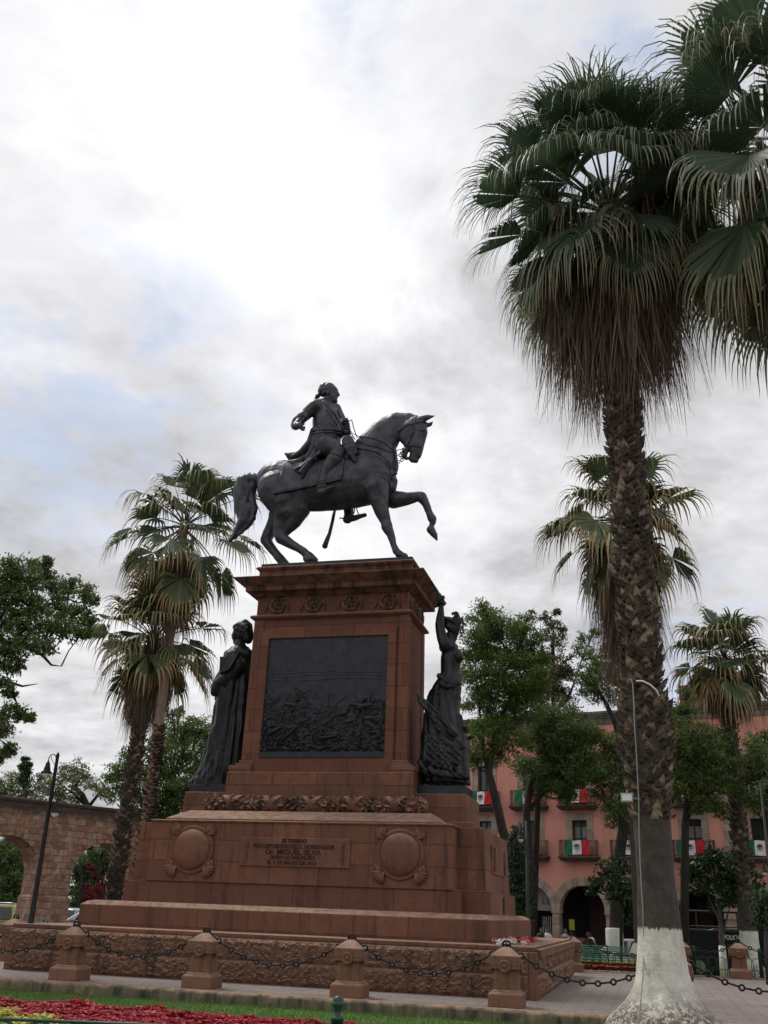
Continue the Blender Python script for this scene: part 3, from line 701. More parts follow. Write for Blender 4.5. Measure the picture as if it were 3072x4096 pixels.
hchain(mb, [(1130, 850, 96), (1145, 930, 72), (1165, 1010, 55), (1198, 1100, 40), (1205, 1130, 43), (1232, 1190, 29), (1252, 1260, 25), (1272, 1308, 29), (1300, 1328, 27)], -.33, 16)   # standing foreleg
hchain(mb, [(1290, 1332, 28), (1335, 1344, 26)], -.33, 14)
hchain(mb, [(1170, 900, 84), (1250, 935, 66), (1340, 930, 52), (1420, 912, 37), (1452, 915, 40), (1482, 960, 30), (1510, 1030, 25), (1530, 1075, 33), (1535, 1100, 25)], .30, 16)        # raised foreleg
hchain(mb, [(1525, 1125, 24), (1520, 1150, 33), (1545, 1185, 24), (1565, 1228, 5)], .30, 14)
hchain(mb, [(400, 860, 135), (450, 950, 120), (470, 1030, 92), (440, 1110, 58), (425, 1170, 46), (440, 1212, 46), (500, 1248, 36), (560, 1282, 30), (605, 1310, 32), (630, 1335, 34)], -.30, 18)   # near hind
hchain(mb, [(570, 900, 115), (570, 1000, 84), (530, 1080, 66), (465, 1160, 46)], -.20, 16)
hchain(mb, [(640, 1340, 36), (655, 1366, 44)], -.30, 16); hchain(mb, [(630, 1360, 34), (680, 1372, 30)], -.30, 14)
hchain(mb, [(480, 900, 120), (450, 1010, 95), (400, 1100, 60), (355, 1170, 44), (332, 1228, 42), (352, 1262, 38), (400, 1320, 32), (450, 1380, 33), (480, 1420, 36)], .34, 16)               # far hind
hchain(mb, [(470, 1428, 36), (530, 1440, 38)], .34, 14)
hchain(mb, [(640, 985, 40), (690, 995, 26)], 0, 12)
hchain(mb, [(1235, 745, 22), (1268, 745, 16)], -.2, 10); hchain(mb, [(1255, 800, 30), (1245, 850, 30)], -.05, 12)
def muscle(c): return .018*noise.noise(c*2.3)+.007*noise.noise(c*6.)
horse = st(remesh(mb, 'horse_body', M['bronze'], hs, .026, 7, muscle))
# tail with locks
mb = MB()
hchain(mb, [(262, 800, 34), (232, 850, 34), (236, 930, 26)], 0, 12, 1.2)
hchain(mb, [(310, 800, 46), (250, 790, 46), (220, 785, 46), (170, 810, 56), (150, 880, 58), (165, 960, 52), (200, 1030, 60), (185, 1090, 55), (140, 1150, 38), (100, 1200, 22), (68, 1240, 9)], 0, 16, 1.1)
hchain(mb, [(130, 850, 28), (118, 940, 24), (130, 1010, 22), (150, 1080, 20), (120, 1160, 14), (80, 1220, 6)], -.1, 12)
hchain(mb, [(220, 850, 30), (230, 930, 26), (250, 1000, 24), (235, 1070, 24), (200, 1120, 20), (130, 1190, 10)], -.08, 12)
hchain(mb, [(170, 790, 26), (205, 870, 22), (180, 960, 20), (160, 1010, 14)], -.16, 10)
st(remesh(mb, 'horse_tail', M['bronze'], hs, .024, 4, lambda c: .010*math.sin((c.x*1.0+c.z*.35)*30+3*noise.noise(c*2))))
# mane strands laid on the near side
bv = BVHTree.FromPolygons([tuple(v.co) for v in horse.data.vertices], [tuple(p.vertices) for p in horse.data.polygons])
camv = Vector(CAM)
def on(x, y, off=.03, tree=None):     # point of the modelled surface seen at a drawing position, raised by off
    d = (HP(x, y)-camv).normalized(); h = (tree or bv).ray_cast(camv, d)
    if h[0] is None: return HP(x, y, -.55), Vector((0, -1, 0))
    n = h[1] if h[1].dot(d) < 0 else -h[1]
    return h[0]+n*off, n
def strap(mb, L, w=.05, off=.022, sub=5, flat=.35, tree=None):
    pts = []
    for a, b in zip(L[:-1], L[1:]):
        for k in range(sub): t = k/sub; pts.append(on(a[0]+(b[0]-a[0])*t, a[1]+(b[1]-a[1])*t, off, tree)[0])
    pts.append(on(*L[-1], off, tree)[0]); mb.tube(pts, w*.5, 6, True, 1.)
# --- saddle cloth, draped on the body
def drape(poly, nx, ny, name, off, thick, fold=0.):
    """poly: four sides given as corner drawing positions tl,tr,br,bl"""
    tl, tr, br, bl = [Vector(p) for p in poly]; vs = []; ns = []
    for j in range(ny+1):
        for i in range(nx+1):
            s = i/nx; t = j/ny; q = tl*(1-s)*(1-t)+tr*s*(1-t)+br*s*t+bl*(1-s)*t
            p, n = on(q.x, q.y, off); vs.append(p)
    g = np.array([tuple(v) for v in vs]).reshape(ny+1, nx+1, 3)
    for it in range(8):
        h = g.copy(); h[1:-1, 1:-1] = (g[:-2, 1:-1]+g[2:, 1:-1]+g[1:-1, :-2]+g[1:-1, 2:])/4; h[0, 1:-1] = (g[0, :-2]+g[0, 2:]+g[1, 1:-1])/3; h[-1, 1:-1] = (g[-1, :-2]+g[-1, 2:])/2; g = g*.4+h*.6
    mb = MB(); mb.add(g.reshape(-1, 3).tolist(), [(j*(nx+1)+i, j*(nx+1)+i+1, (j+1)*(nx+1)+i+1, (j+1)*(nx+1)+i) for j in range(ny) for i in range(nx)])
    o = mb.build(name, M['bronze'], hs, smooth=True, fix=False); m = o.modifiers.new('s', 'SOLIDIFY'); m.thickness = thick; m.offset = 0; return st(o), g
cl, g = drape([(462, 672), (900, 640), (880, 790), (384, 898)], 40, 22, 'saddle_cloth', .045, .03)
mb = MB(); E = [tuple(p+np.array([0, -.015, 0])) for p in g[-2, 1:-1]]; mb.tube(E, .022, 6)
mb.tube([tuple(p) for p in g[1:-1, 1]], .022, 6); mb.tube([tuple(p+np.array([0, -.02, 0])) for p in g[-1]], .03, 6)
st(mb.build('cloth_edging', M['bronze'], hs, smooth=True))
# --- rider: one continuous figure
mb = MB()
hchain(mb, [(766, 266, 52), (765, 300, 82), (775, 370, 108), (780, 430, 112), (772, 480, 104), (762, 520, 106), (750, 570, 96)], 0, 22, 1.12)      # trunk
hchain(mb, [(705, 468, 56), (665, 540, 44), (600, 600, 34), (530, 635, 24)], -.28, 14, 1.6); hchain(mb, [(720, 490, 60), (700, 560, 50), (640, 640, 34)], -.42, 14, 1.2)
hchain(mb, [(825, 330, 46), (850, 400, 46), (855, 450, 44)], -.05, 16, 1.4)
hchain(mb, [(708, 262, 44), (762, 250, 40), (812, 282, 36)], 0, 16, 1.8)
P0, P1 = HP(705, 264, -.34), HP(812, 285, .34); conecap(mb, P0, .16, P1, .14)
hchain(mb, [(770, 238, 34), (778, 205, 31)], 0, 16)                                                                           # neck
hchain(mb, [(762, 146, 50), (785, 142, 54), (800, 165, 50)], 0, 18, .92)                                                      # skull
hchain(mb, [(808, 148, 42), (814, 165, 40), (818, 192, 34), (822, 214, 25)], -.03, 16, .9); hchain(mb, [(812, 222, 24), (834, 224, 15), (838, 228, 12)], 0, 12)   # face, chin
conecap(mb, HP(838, 140), HR(14, HP(838, 140)), HP(842, 146), HR(12, HP(838, 140))); hchain(mb, [(844, 156, 9), (854, 180, 11), (842, 184, 13)], -.03, 10)   # brow, nose
hchain(mb, [(838, 200, 11), (842, 203, 9)], 0, 10); hchain(mb, [(772, 160, 8), (773, 174, 6)], -.20, 8)                      # lips, ear
hchain(mb, [(690, 262, 50), (650, 295, 46), (600, 335, 42)], -.40, 16)                                                        # upper arm
hchain(mb, [(600, 335, 42), (562, 370, 42), (545, 400, 36)], -.48, 16)
conecap(mb, HP(590, 340, -.45), .115, HP(545, 405, -.80), .115)
hchain(mb, [(830, 280, 44), (870, 360, 40), (880, 430, 40)], .30, 14); conecap(mb, HP(880, 430, .28), .11, HP(915, 445, -.02), .085)      # rein arm
hchain(mb, [(915, 450, 32), (915, 400, 24), (912, 372, 20)], -.04, 14)
hchain(mb, [(760, 548, 80), (810, 565, 72), (850, 592, 58)], -.52, 18)                                                        # thigh
hchain(mb, [(850, 592, 50), (822, 650, 56), (785, 700, 52), (755, 760, 42), (735, 830, 36), (725, 870, 34)], -.66, 18)         # booted shin
hchain(mb, [(722, 885, 30), (755, 872, 25), (790, 858, 19), (818, 842, 13)], -.70, 14); hchain(mb, [(706, 900, 18), (712, 910, 14)], -.70, 10)
hchain(mb, [(760, 545, 72), (850, 590, 54)], .52, 14); hchain(mb, [(850, 600, 50), (900, 800, 44), (925, 960, 38), (930, 1050, 36), (915, 1078, 30)], .66, 14)
hchain(mb, [(915, 1080, 26), (970, 1068, 22), (1020, 1052, 17), (1045, 1046, 15)], .70, 12); hchain(mb, [(918, 1095, 12), (930, 1098, 11)], .70, 8); hchain(mb, [(900, 1070, 7), (862, 1068, 5)], .70, 8)
hchain(mb, [(700, 885, 8), (665, 892, 5)], -.70, 8)
rider = st(remesh(mb, 'rider_figure', M['bronze'], hs, .018, 4, lambda c: .010*noise.noise(c*4.)+.007*math.sin(c.z*22+3*noise.noise(c*2.5))*max(0, noise.noise(c*1.4))))
rider['label'] = 'bronze rider in a long coat, right arm held out, left hand on the reins'
bvr = BVHTree.FromPolygons([tuple(v.co) for v in rider.data.vertices], [tuple(p.vertices) for p in rider.data.polygons])
# hair with queue, hands with fingers
mb = MB()
hchain(mb, [(758, 136, 49), (746, 150, 42), (744, 172, 25)], 0, 16, .95); hchain(mb, [(722, 178, 12), (705, 188, 18), (690, 208, 10)], 0, 12)
hchain(mb, [(764, 140, 14), (752, 165, 16)], -.14, 10)
st(remesh(mb, 'rider_hair', M['bronze'], hs, .018, 3, lambda c: .003*math.sin(c.x*60+c.z*25+4*noise.noise(c*4))))
mb = MB(); hp = HP(560, 398, -.86); k = pxm(hp)*.55455
def hnd(x, y, dy=0.): return HP(x, y, -.86+dy)
chain(mb, [hnd(556, 395), hnd(570, 402, -.05), hnd(580, 408, -.07)], [22*k, 24*k, 18*k], 12)
for pts in ([(570, 388), (588, 376), (600, 360), (606, 350)], [(582, 398), (596, 396), (606, 388)], [(584, 406), (598, 414), (610, 412)], [(582, 414), (596, 424), (610, 420)], [(576, 418), (590, 432), (606, 434)]):
    chain(mb, [hnd(p[0], p[1], -.05-.02*i) for i, p in enumerate(pts)], [8*k-.5*k*i for i in range(len(pts))], 8)
st(remesh(mb, 'open_hand', M['bronze'], hs, .012, 2))
mb = MB(); hp = HP(912, 380, -.06)
for i in range(4): q = HP(908+3*i, 372+18*i, -.1); chain(mb, [q+Vector((-.07, -.02, 0)), q+Vector((0, -.10, -.01)), q+Vector((.08, -.06, -.01)), q+Vector((.07, .02, 0))], [.035, .038, .035, .03], 8)
q = HP(908, 366, -.1); chain(mb, [q+Vector((-.05, 0, 0)), q+Vector((0, -.03, .06)), q+Vector((.06, -.05, .05))], [.035, .033, .03], 8)
st(remesh(mb, 'rein_hand', M['bronze'], hs, .013, 2))
# coat tails: sheets falling from the waist over the horse's rump
def sheet(rows, name, thick=.035, wave=.05, nfold=5, nu=26, sub=6):
    """rows: list of ((x,y,dy),(x,y,dy)) edges down the cloth"""
    vs = []; L = []
    for a, b in zip(rows[:-1], rows[1:]):
        for k in range(sub): t = k/sub; L.append(tuple(tuple(a[e][i]*(1-t)+b[e][i]*t for i in range(3)) for e in range(2)))
    L.append(rows[-1])
    for j, (A, B) in enumerate(L):
        a = HP(*A); b = HP(*B)
        for i in range(nu+1):
            s = i/nu; p = a.lerp(b, s); w = wave*min(1., j/len(L)*1.6+.1); p = p+Vector((0, -w*math.sin(s*nfold*PI+j*.05), w*.2*math.cos(s*nfold*PI))); vs.append(p)
    mb = MB(); mb.add(vs, [(j*(nu+1)+i, j*(nu+1)+i+1, (j+1)*(nu+1)+i+1, (j+1)*(nu+1)+i) for j in range(len(L)-1) for i in range(nu)])
    o = mb.build(name, M['bronze'], hs, smooth=True, fix=False); m = o.modifiers.new('s', 'SOLIDIFY'); m.thickness = thick; m.offset = 0; s_ = o.modifiers.new('b', 'SUBSURF'); s_.levels = 1; s_.render_levels = 1
    return st(o)
sheet([((668, 455, -.12), (735, 480, -.48)), ((655, 520, -.16), (720, 560, -.58)), ((605, 585, -.2), (680, 640, -.66)), ((530, 615, -.3), (640, 720, -.72)), ((466, 606, -.38), (585, 792, -.76))], 'coat_tail', .04, .075, 6)
sheet([((700, 470, -.45), (760, 500, -.55)), ((690, 540, -.58), (745, 560, -.66)), ((650, 640, -.68), (720, 600, -.74)), ((585, 700, -.74), (660, 650, -.80)), ((525, 722, -.76), (590, 755, -.84))], 'coat_fold', .04, .05, 3)
sheet([((668, 455, -.1), (668, 455, .3)), ((640, 545, -.12), (640, 540, .5)), ((570, 600, -.2), (580, 590, .6)), ((466, 612, -.38), (480, 610, .65))], 'coat_tail', .04, .05, 4)
# lapel, sash, boot cuff
mb = MB()
strap(mb, [(738, 222), (780, 265), (830, 325), (868, 385), (882, 430)], .05, .01, 5, .35, bvr); strap(mb, [(668, 438), (720, 432), (790, 428), (850, 434), (885, 442)], .07, .008, 5, .35, bvr); strap(mb, [(668, 458), (720, 452), (790, 448), (850, 454), (882, 460)], .06, .008, 5, .35, bvr)
strap(mb, [(800, 600), (835, 606), (868, 622)], .05, .012, 5, .35, bvr); strap(mb, [(745, 255), (800, 330), (845, 400)], .022, .01, 5, .35, bvr); strap(mb, [(848, 290), (870, 345)], .05, .02, 4, .35, bvr)
for y_ in (800, 818, 840): strap(mb, [(700, y_+12), (730, y_), (762, y_-8)], .04, .008, 4, .35, bvr)
st(mb.build('coat_trim', M['bronze'], hs, smooth=True))
# pistol holster and barrel
mb = MB(); P = HP(925, 490, -.55); k = pxm(P)*.55455
hchain(mb, [(920, 510, 46), (935, 560, 52), (945, 590, 46)], -.56, 18, .5); hchain(mb, [(950, 612, 20), (972, 656, 16)], -.60, 14); hchain(mb, [(968, 650, 18), (974, 668, 10)], -.60, 12)
st(remesh(mb, 'pistol_holster', M['bronze'], hs, .02, 3))
mb = MB(); mb.tube([HP(872, 545, -.80), HP(915, 527, -.90), HP(960, 522, -.88), HP(985, 530, -.74)], .022, 6); mb.tube([HP(905, 615, -.80), HP(950, 607, -.88), HP(995, 590, -.76)], .022, 6)
st(mb.build('holster_flap', M['bronze'], hs, smooth=True))
# tack: breast strap, bridle, reins, bit, girth, sabre scabbard, stirrups
mb = MB()
strap(mb, [(985, 505), (1060, 540), (1150, 560), (1225, 590), (1250, 592)], .035, .015); strap(mb, [(985, 565), (1070, 575), (1140, 595), (1200, 640), (1235, 700), (1240, 800)], .05, .015)
strap(mb, [(1000, 480), (1060, 484), (1130, 500), (1200, 535), (1245, 578)], .03, .018)
strap(mb, [(1410, 335), (1400, 390), (1395, 450), (1365, 510), (1345, 555)], .045, .02); strap(mb, [(1330, 400), (1400, 385), (1460, 372), (1495, 385)], .04, .02); strap(mb, [(1345, 555), (1395, 545), (1455, 560)], .04, .02)
strap(mb, [(1400, 390), (1330, 410), (1290, 450)], .035, .02); strap(mb, [(1240, 690), (1225, 780), (1228, 860)], .05, .02)
mb.ball(on(1238, 750, .03)[0], .05, 10)
st(mb.build('bridle_straps', M['bronze'], hs, smooth=True))
mb = MB()
mb.tube([HP(915, 372, -.12), HP(950, 360, -.2), HP(968, 430, -.25), HP(990, 488, -.35)], .018, 6); mb.tube([HP(930, 425, -.1), HP(960, 460, -.3), on(1000, 480, .03)[0]], .012, 6)
mb.tube([HP(918, 378, -.1), HP(940, 450, -.2), HP(975, 500, -.35)], .02, 6)
mb.tube([on(1245, 590, .03)[0], HP(1290, 575, -.2), HP(1345, 565, hy-.25)], .014, 6); mb.tube([HP(1262, 624, .1), HP(1300, 605, .0), HP(1345, 570, hy-.2)], .014, 6)
st(mb.build('reins', M['bronze'], hs, smooth=True))
mb = MB()
for p in [(1345, 570), (1325, 585), (1308, 600), (1300, 615), (1310, 632), (1312, 650), (1290, 662), (1268, 665), (1335, 560), (1320, 575)]: mb.torus(HP(p[0], p[1], hy-.22), .045, .016, (p[0] % 3-1, 1, .3), 10, 6)
mb.tube([HP(1350, 560, hy-.24), HP(1330, 600, hy-.22), HP(1338, 640, hy-.2)], .02, 6)
st(mb.build('bit_and_chain', M['bronze'], hs, smooth=True))
mb = MB(); mb.tube([HP(826, 1012, .74), HP(812, 1090, .78), HP(790, 1180, .82), HP(765, 1245, .85), HP(757, 1270, .86)], [.055, .055, .06, .085, .09], 12); mb.ball(HP(757, 1268, .86), .10, 10)
st(mb.build('sabre_scabbard', M['bronze'], hs, smooth=True))
mb = MB(); mb.tube([HP(968, 980, .7), HP(972, 1010, .72), HP(965, 1035, .7)], .02, 6); mb.tube([HP(980, 980, .75), HP(990, 1015, .78), HP(1000, 1045, .8)], .02, 6); mb.tube([HP(960, 1055, .62), HP(1004, 1046, .84)], .03, 6)
mb.tube([HP(762, 822, -.86), HP(768, 862, -.84), HP(830, 835, -.84), HP(800, 838, -.60)], .022, 6)
st(mb.build('stirrup', M['bronze'], hs, smooth=True))

# ---------------- standing robed woman, left side
ls = thing('robed_woman_statue', 'dark bronze standing woman in long robe and crested helmet, left side of the pedestal', 'statue', (-3.4, CY, 4.54))
INV2 = Matrix.Translation(-Vector(ls.location))
def s2(o): o.matrix_parent_inverse = INV2; return o
LY = CY-.30
def LP(x, y, dy=0.): return gy(x*.66305, 2100+y*.66305, LY+dy)
def lch(mb, L, dy=0., n=16, ys=1.):
    P = [LP(l[0], l[1], dy+(l[3] if len(l) > 3 else 0)) for l in L]; chain(mb, P, [l[2]*.66305*pxm(p) for l, p in zip(L, P)], n, ys)
mb = MB(); mb.box(-4.02, -2.72, LY-.56, LY+.62, 4.53, 4.76); s2(mb.build('bronze_plinth', M['bronze_dark'], ls, bevel=.02))
def robe(mb, rings, n=96, fold=.05, nf=13, ph=0., fn=None):
    base = len(mb.v)
    for j, (xl, xr, y, dep) in enumerate(rings):
        a = fn(xl, y); b = fn(xr, y); c = (a+b)/2; rx = (b-a).length/2
        for k in range(n):
            an = 2*PI*k/n; f = 1+fold*(.4+.6*j/len(rings))*(abs(math.sin(nf*an*.5+ph+.25*math.sin(j*.5)))-.5)*2+.02*math.sin(an*5+j)
            mb.v.append((c.x+rx*math.cos(an)*f, c.y+dep*math.sin(an)*f, c.z+(a.z-c.z)*(-math.cos(an))*.0))
    m = len(rings)
    for j in range(m-1):
        for k in range(n): mb.f.append((base+j*n+k, base+j*n+(k+1) % n, base+(j+1)*n+(k+1) % n, base+(j+1)*n+k)); mb.mi.append(0)
    mb.f.append(tuple(base+k for k in range(n))); mb.f.append(tuple(base+(m-1)*n+k for k in range(n))); mb.mi += [0, 0]
mb = MB()
robe(mb, [(1400, 1500, 735, .20), (1365, 1515, 775, .33), (1335, 1520, 850, .38), (1330, 1520, 930, .42), (1318, 1522, 1010, .44), (1300, 1520, 1100, .46), (1284, 1515, 1200, .48), (1265, 1508, 1300, .50), (1240, 1500, 1400, .52), (1215, 1490, 1470, .54), (1175, 1480, 1530, .55), (1150, 1478, 1552, .55), (1150, 1478, 1590, .55)], fold=.07, fn=LP)
lch(mb, [(1400, 800, 50), (1375, 880, 48), (1330, 940, 40), (1305, 980, 36)], -.25); lch(mb, [(1430, 860, 46), (1380, 920, 44), (1320, 960, 38), (1300, 1005, 32)], -.42)
lch(mb, [(1345, 990, 40), (1330, 1100, 30)], -.3); lch(mb, [(1400, 900, 30), (1385, 1050, 28), (1370, 1200, 26), (1350, 1350, 26)], -.42, 12); lch(mb, [(1345, 1000, 30), (1330, 1150, 24), (1310, 1300, 22), (1290, 1400, 22)], -.40, 12)
lch(mb, [(1300, 1230, 28), (1270, 1380, 30), (1235, 1480, 26), (1170, 1540, 12)], -.35); lch(mb, [(1290, 1420, 30), (1250, 1510, 24), (1205, 1545, 10)], -.45)
lch(mb, [(1445, 715, 32), (1455, 740, 34)], 0); lch(mb, [(1390, 790, 40), (1450, 770, 46), (1500, 790, 40)], -.05, 16, 1.4)
lch(mb, [(1445, 655, 44), (1462, 660, 48)], 0, 16, .9); lch(mb, [(1422, 665, 26), (1424, 695, 20)], 0, 14); lch(mb, [(1405, 668, 6), (1401, 684, 6), (1410, 686, 6)], 0, 8); lch(mb, [(1414, 710, 9), (1418, 708, 9)], 0, 8); lch(mb, [(1410, 697, 6), (1414, 697, 6)], 0, 8)
def lfold(c): return .014*math.sin(c.x*34+2.5*noise.noise(c*1.5))*(1 if c.z < 7.1 else .25)+.008*noise.noise(c*5)
s2(remesh(mb, 'robed_figure', M['bronze_shaded'], ls, .022, 2, lfold))
mb = MB()
lch(mb, [(1425, 618, 20), (1450, 610, 26), (1485, 625, 30)], 0, 12, 1.7); lch(mb, [(1490, 660, 34), (1495, 690, 28)], 0, 12, 1.3); lch(mb, [(1455, 588, 10), (1480, 582, 16), (1508, 606, 16), (1518, 660, 14), (1514, 695, 12)], 0, 10, .6)
for k in range(40): a = k/39; p = LP(1412+85*a, 622+12*math.sin(a*3), -.17-.04*math.sin(a*PI)); mb.ball(p+Vector((random.uniform(-.03, .03), random.uniform(-.03, .03), random.uniform(-.05, .05))), random.uniform(.025, .05), 8)
s2(remesh(mb, 'laurel_helmet', M['bronze_shaded'], ls, .018, 1))
mb = MB(); mb.obox(LP(1392, 835, -.72), LP(1420, 790, -.5)-LP(1360, 890, -.55), Vector((.5, .0, .2)), (0, 0, 1), (.62, .30, .16)); mb.obox(LP(1350, 835, -.50), LP(1352, 800, -.3)-LP(1352, 870, -.3), Vector((1, .2, 0)), (0, 0, 1), (.42, .24, .06))
mb.tube([LP(1412, 790, -.72), LP(1422, 758, -.72)], .03, 8); mb.tube([LP(1298, 1055, -.3), LP(1308, 1020, -.3)], .035, 8)
s2(mb.build('tablets', M['bronze_shaded'], ls, bevel=.02))

# ---------------- woman breaking her chains, right side
rs = thing('chained_woman_statue', 'dark bronze woman with raised arms above an eagle, right side of the pedestal', 'statue', (3.4, CY, 4.54))
INV3 = Matrix.Translation(-Vector(rs.location))
def s3(o): o.matrix_parent_inverse = INV3; return o
RY = CY-.25
def RA(x, y, dy=0.): return gy(1640+x*.20339, 2350+y*.20339, RY+dy)     # upper survey view
def RB(x, y, dy=0.): return gy(1640+x*.2079, 2720+y*.2079, RY+dy)       # lower survey view
def rch(mb, F, L, dy=0., n=16, ys=1.):
    sc = .20339 if F is RA else .2079
    P = [F(l[0], l[1], dy+(l[3] if len(l) > 3 else 0)) for l in L]; chain(mb, P, [l[2]*sc*pxm(p) for l, p in zip(L, P)], n, ys)
mb = MB(); mb.box(2.66, 4.02, RY-.58, RY+.62, 4.53, 4.765); s3(mb.build('bronze_plinth', M['bronze_dark'], rs, bevel=.02))
mb = MB()
rch(mb, RA, [(615, 300, 48), (612, 420, 58), (600, 560, 78), (590, 720, 98), (600, 850, 100), (640, 1000, 110), (700, 1130, 135)], -.25)      # near arm raised
rch(mb, RA, [(930, 560, 52), (945, 680, 62), (925, 820, 62), (895, 930, 55), (850, 1040, 60), (800, 1120, 90)], .12)                          # far arm, hand behind head
rch(mb, RA, [(790, 1120, 110), (790, 1260, 170), (810, 1380, 205), (800, 1500, 200), (790, 1620, 190), (790, 1750, 195)], 0, 20, .85)
rch(mb, RA, [(900, 1300, 110), (960, 1380, 100)], -.10, 16); rch(mb, RA, [(680, 1180, 110), (850, 1180, 100)], 0, 16, 1.5)
rch(mb, RA, [(800, 1040, 65), (770, 920, 62)], 0); rch(mb, RA, [(740, 650, 85), (760, 720, 100), (790, 780, 95)], 0, 16, .95); rch(mb, RA, [(840, 700, 55), (860, 620, 30)], .0, 12); rch(mb, RA, [(870, 790, 40), (850, 850, 45)], 0, 12)
rch(mb, RA, [(650, 200, 40), (620, 250, 46)], -.25, 12)
robe(mb, [(590, 1000, 1690, .26), (560, 1010, 1780, .30), (500, 1010, 1880, .34), (430, 1000, 2000, .38), (340, 980, 2150, .42)], fold=.04, fn=RA)
robe(mb, [(345, 970, 330, .41), (310, 950, 420, .44), (300, 935, 600, .47), (270, 980, 800, .50), (250, 1030, 950, .53), (240, 1120, 1100, .56), (245, 1130, 1300, .64), (230, 1120, 1450, .64), (180, 1120, 1600, .62), (220, 1140, 1780, .60), (280, 1150, 1900, .58), (280, 1150, 2010, .56)], fold=.075, nf=11, fn=RB)
rch(mb, RA, [(580, 1740, 60), (700, 1830, 60), (850, 1900, 50), (960, 1880, 50)], -.38, 12); rch(mb, RA, [(600, 1880, 50), (700, 1950, 40), (850, 1950, 40)], -.42, 12)
rch(mb, RB, [(960, 700, 40), (1000, 900, 60), (1060, 1000, 60)], -.1)
def rfold(c):
    if c.z > 7.55: return .008*noise.noise(c*3)
    return .012*math.sin(c.x*30+c.z*3+3*noise.noise(c*1.3))+.014*noise.noise(c*4)
s3(remesh(mb, 'woman_figure', M['bronze_shaded'], rs, .022, 2, rfold))
mb = MB()        # hands
for (F, c0, dy, fs) in ((RA, (600, 230), -.28, [[(560, 260), (540, 180), (560, 130)], [(580, 240), (570, 160), (610, 125)], [(610, 230), (600, 170), (640, 165)], [(630, 240), (650, 200), (670, 165)], [(600, 270), (640, 290), (660, 240)]]),
                       (RA, (920, 520), .10, [[(910, 500), (860, 490), (820, 510)], [(905, 520), (850, 520), (830, 540)], [(900, 545), (860, 580), (850, 590)], [(900, 570), (870, 600), (850, 610)], [(930, 500), (900, 480), (880, 500)]])):
    for f in fs: rch(mb, F, [(p[0], p[1], 22-4*i) for i, p in enumerate(f)], dy-.05, 8)
    rch(mb, F, [(c0[0], c0[1], 44), (c0[0]+5, c0[1]+50, 46)], dy, 10)
s3(remesh(mb, 'hands', M['bronze_shaded'], rs, .013, 2))
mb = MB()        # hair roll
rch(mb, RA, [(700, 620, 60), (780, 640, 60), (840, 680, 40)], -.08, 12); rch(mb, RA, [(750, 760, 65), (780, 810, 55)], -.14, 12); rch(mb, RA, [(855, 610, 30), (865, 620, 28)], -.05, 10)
s3(remesh(mb, 'hair', M['bronze_shaded'], rs, .018, 1, lambda c: .012*math.sin(c.z*50+c.x*30+3*noise.noise(c*4))))
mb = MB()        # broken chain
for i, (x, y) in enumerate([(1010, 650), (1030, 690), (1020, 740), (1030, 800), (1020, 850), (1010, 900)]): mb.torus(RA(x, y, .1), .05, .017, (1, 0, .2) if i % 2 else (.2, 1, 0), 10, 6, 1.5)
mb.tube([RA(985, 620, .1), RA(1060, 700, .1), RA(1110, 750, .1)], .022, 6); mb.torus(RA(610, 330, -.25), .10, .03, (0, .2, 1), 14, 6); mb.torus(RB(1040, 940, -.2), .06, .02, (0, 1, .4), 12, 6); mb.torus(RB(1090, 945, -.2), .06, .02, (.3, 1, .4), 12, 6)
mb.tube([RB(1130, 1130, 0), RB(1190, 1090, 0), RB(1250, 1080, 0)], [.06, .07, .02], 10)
s3(mb.build('broken_chain', M['bronze_shaded'], rs, smooth=True))
mb = MB()        # eagle: body and feathered wings
rch(mb, RB, [(900, 1180, 90), (850, 1350, 150), (820, 1550, 150), (780, 1680, 110)], -.50); rch(mb, RB, [(980, 1230, 60), (1010, 1290, 50), (1060, 1310, 22)], -.55, 12)
rnd = random.Random(4)
def feather(mb, F, a, b, w, dy):
    pa, pb_ = F(a[0], a[1], dy), F(b[0], b[1], dy-.03); chain(mb, [pa, pa.lerp(pb_, .6)+Vector((0, -.03, 0)), pb_], [w*.5, w*.55, w*.15], 8)
edge = [(165, 300), (330, 440), (500, 590), (650, 760), (760, 900), (830, 1010)]
rch(mb, RB, [(x, y, 34+10*i) for i, (x, y) in enumerate(edge)], -.60, 12)
for k in range(15):
    t_ = k/14*4.99; i_ = int(t_); f_ = t_-i_; ax_ = edge[i_][0]*(1-f_)+edge[i_+1][0]*f_; ay_ = edge[i_][1]*(1-f_)+edge[i_+1][1]*f_
    feather(mb, RB, (ax_, ay_), (max(190, ax_-10-5*k), ay_+130+30*k+rnd.uniform(-30, 30)), .12, -.58+.004*k)
for r_ in range(6):
    for k in range(8): x = 330+r_*80+(k % 2)*40+rnd.uniform(-16, 16); y = 1080+k*75+r_*18+rnd.uniform(-18, 18); feather(mb, RB, (x-10, y-50), (x+rnd.uniform(10, 60), y+65), .10, -.56-.02*r_)
for k in range(9): feather(mb, RB, (360+k*12, 1700+k*12), (560+k*60, 1830+rnd.uniform(-40, 60)), .11, -.60)
rch(mb, RB, [(200, 1600, 70), (300, 1750, 90), (500, 1850, 90), (800, 1850, 80), (1100, 1870, 60)], -.42)
s3(remesh(mb, 'eagle', M['bronze_shaded'], rs, .022, 1, lambda c: .012*noise.noise(c*7.)+.008*math.sin(c.z*38+c.x*30)))
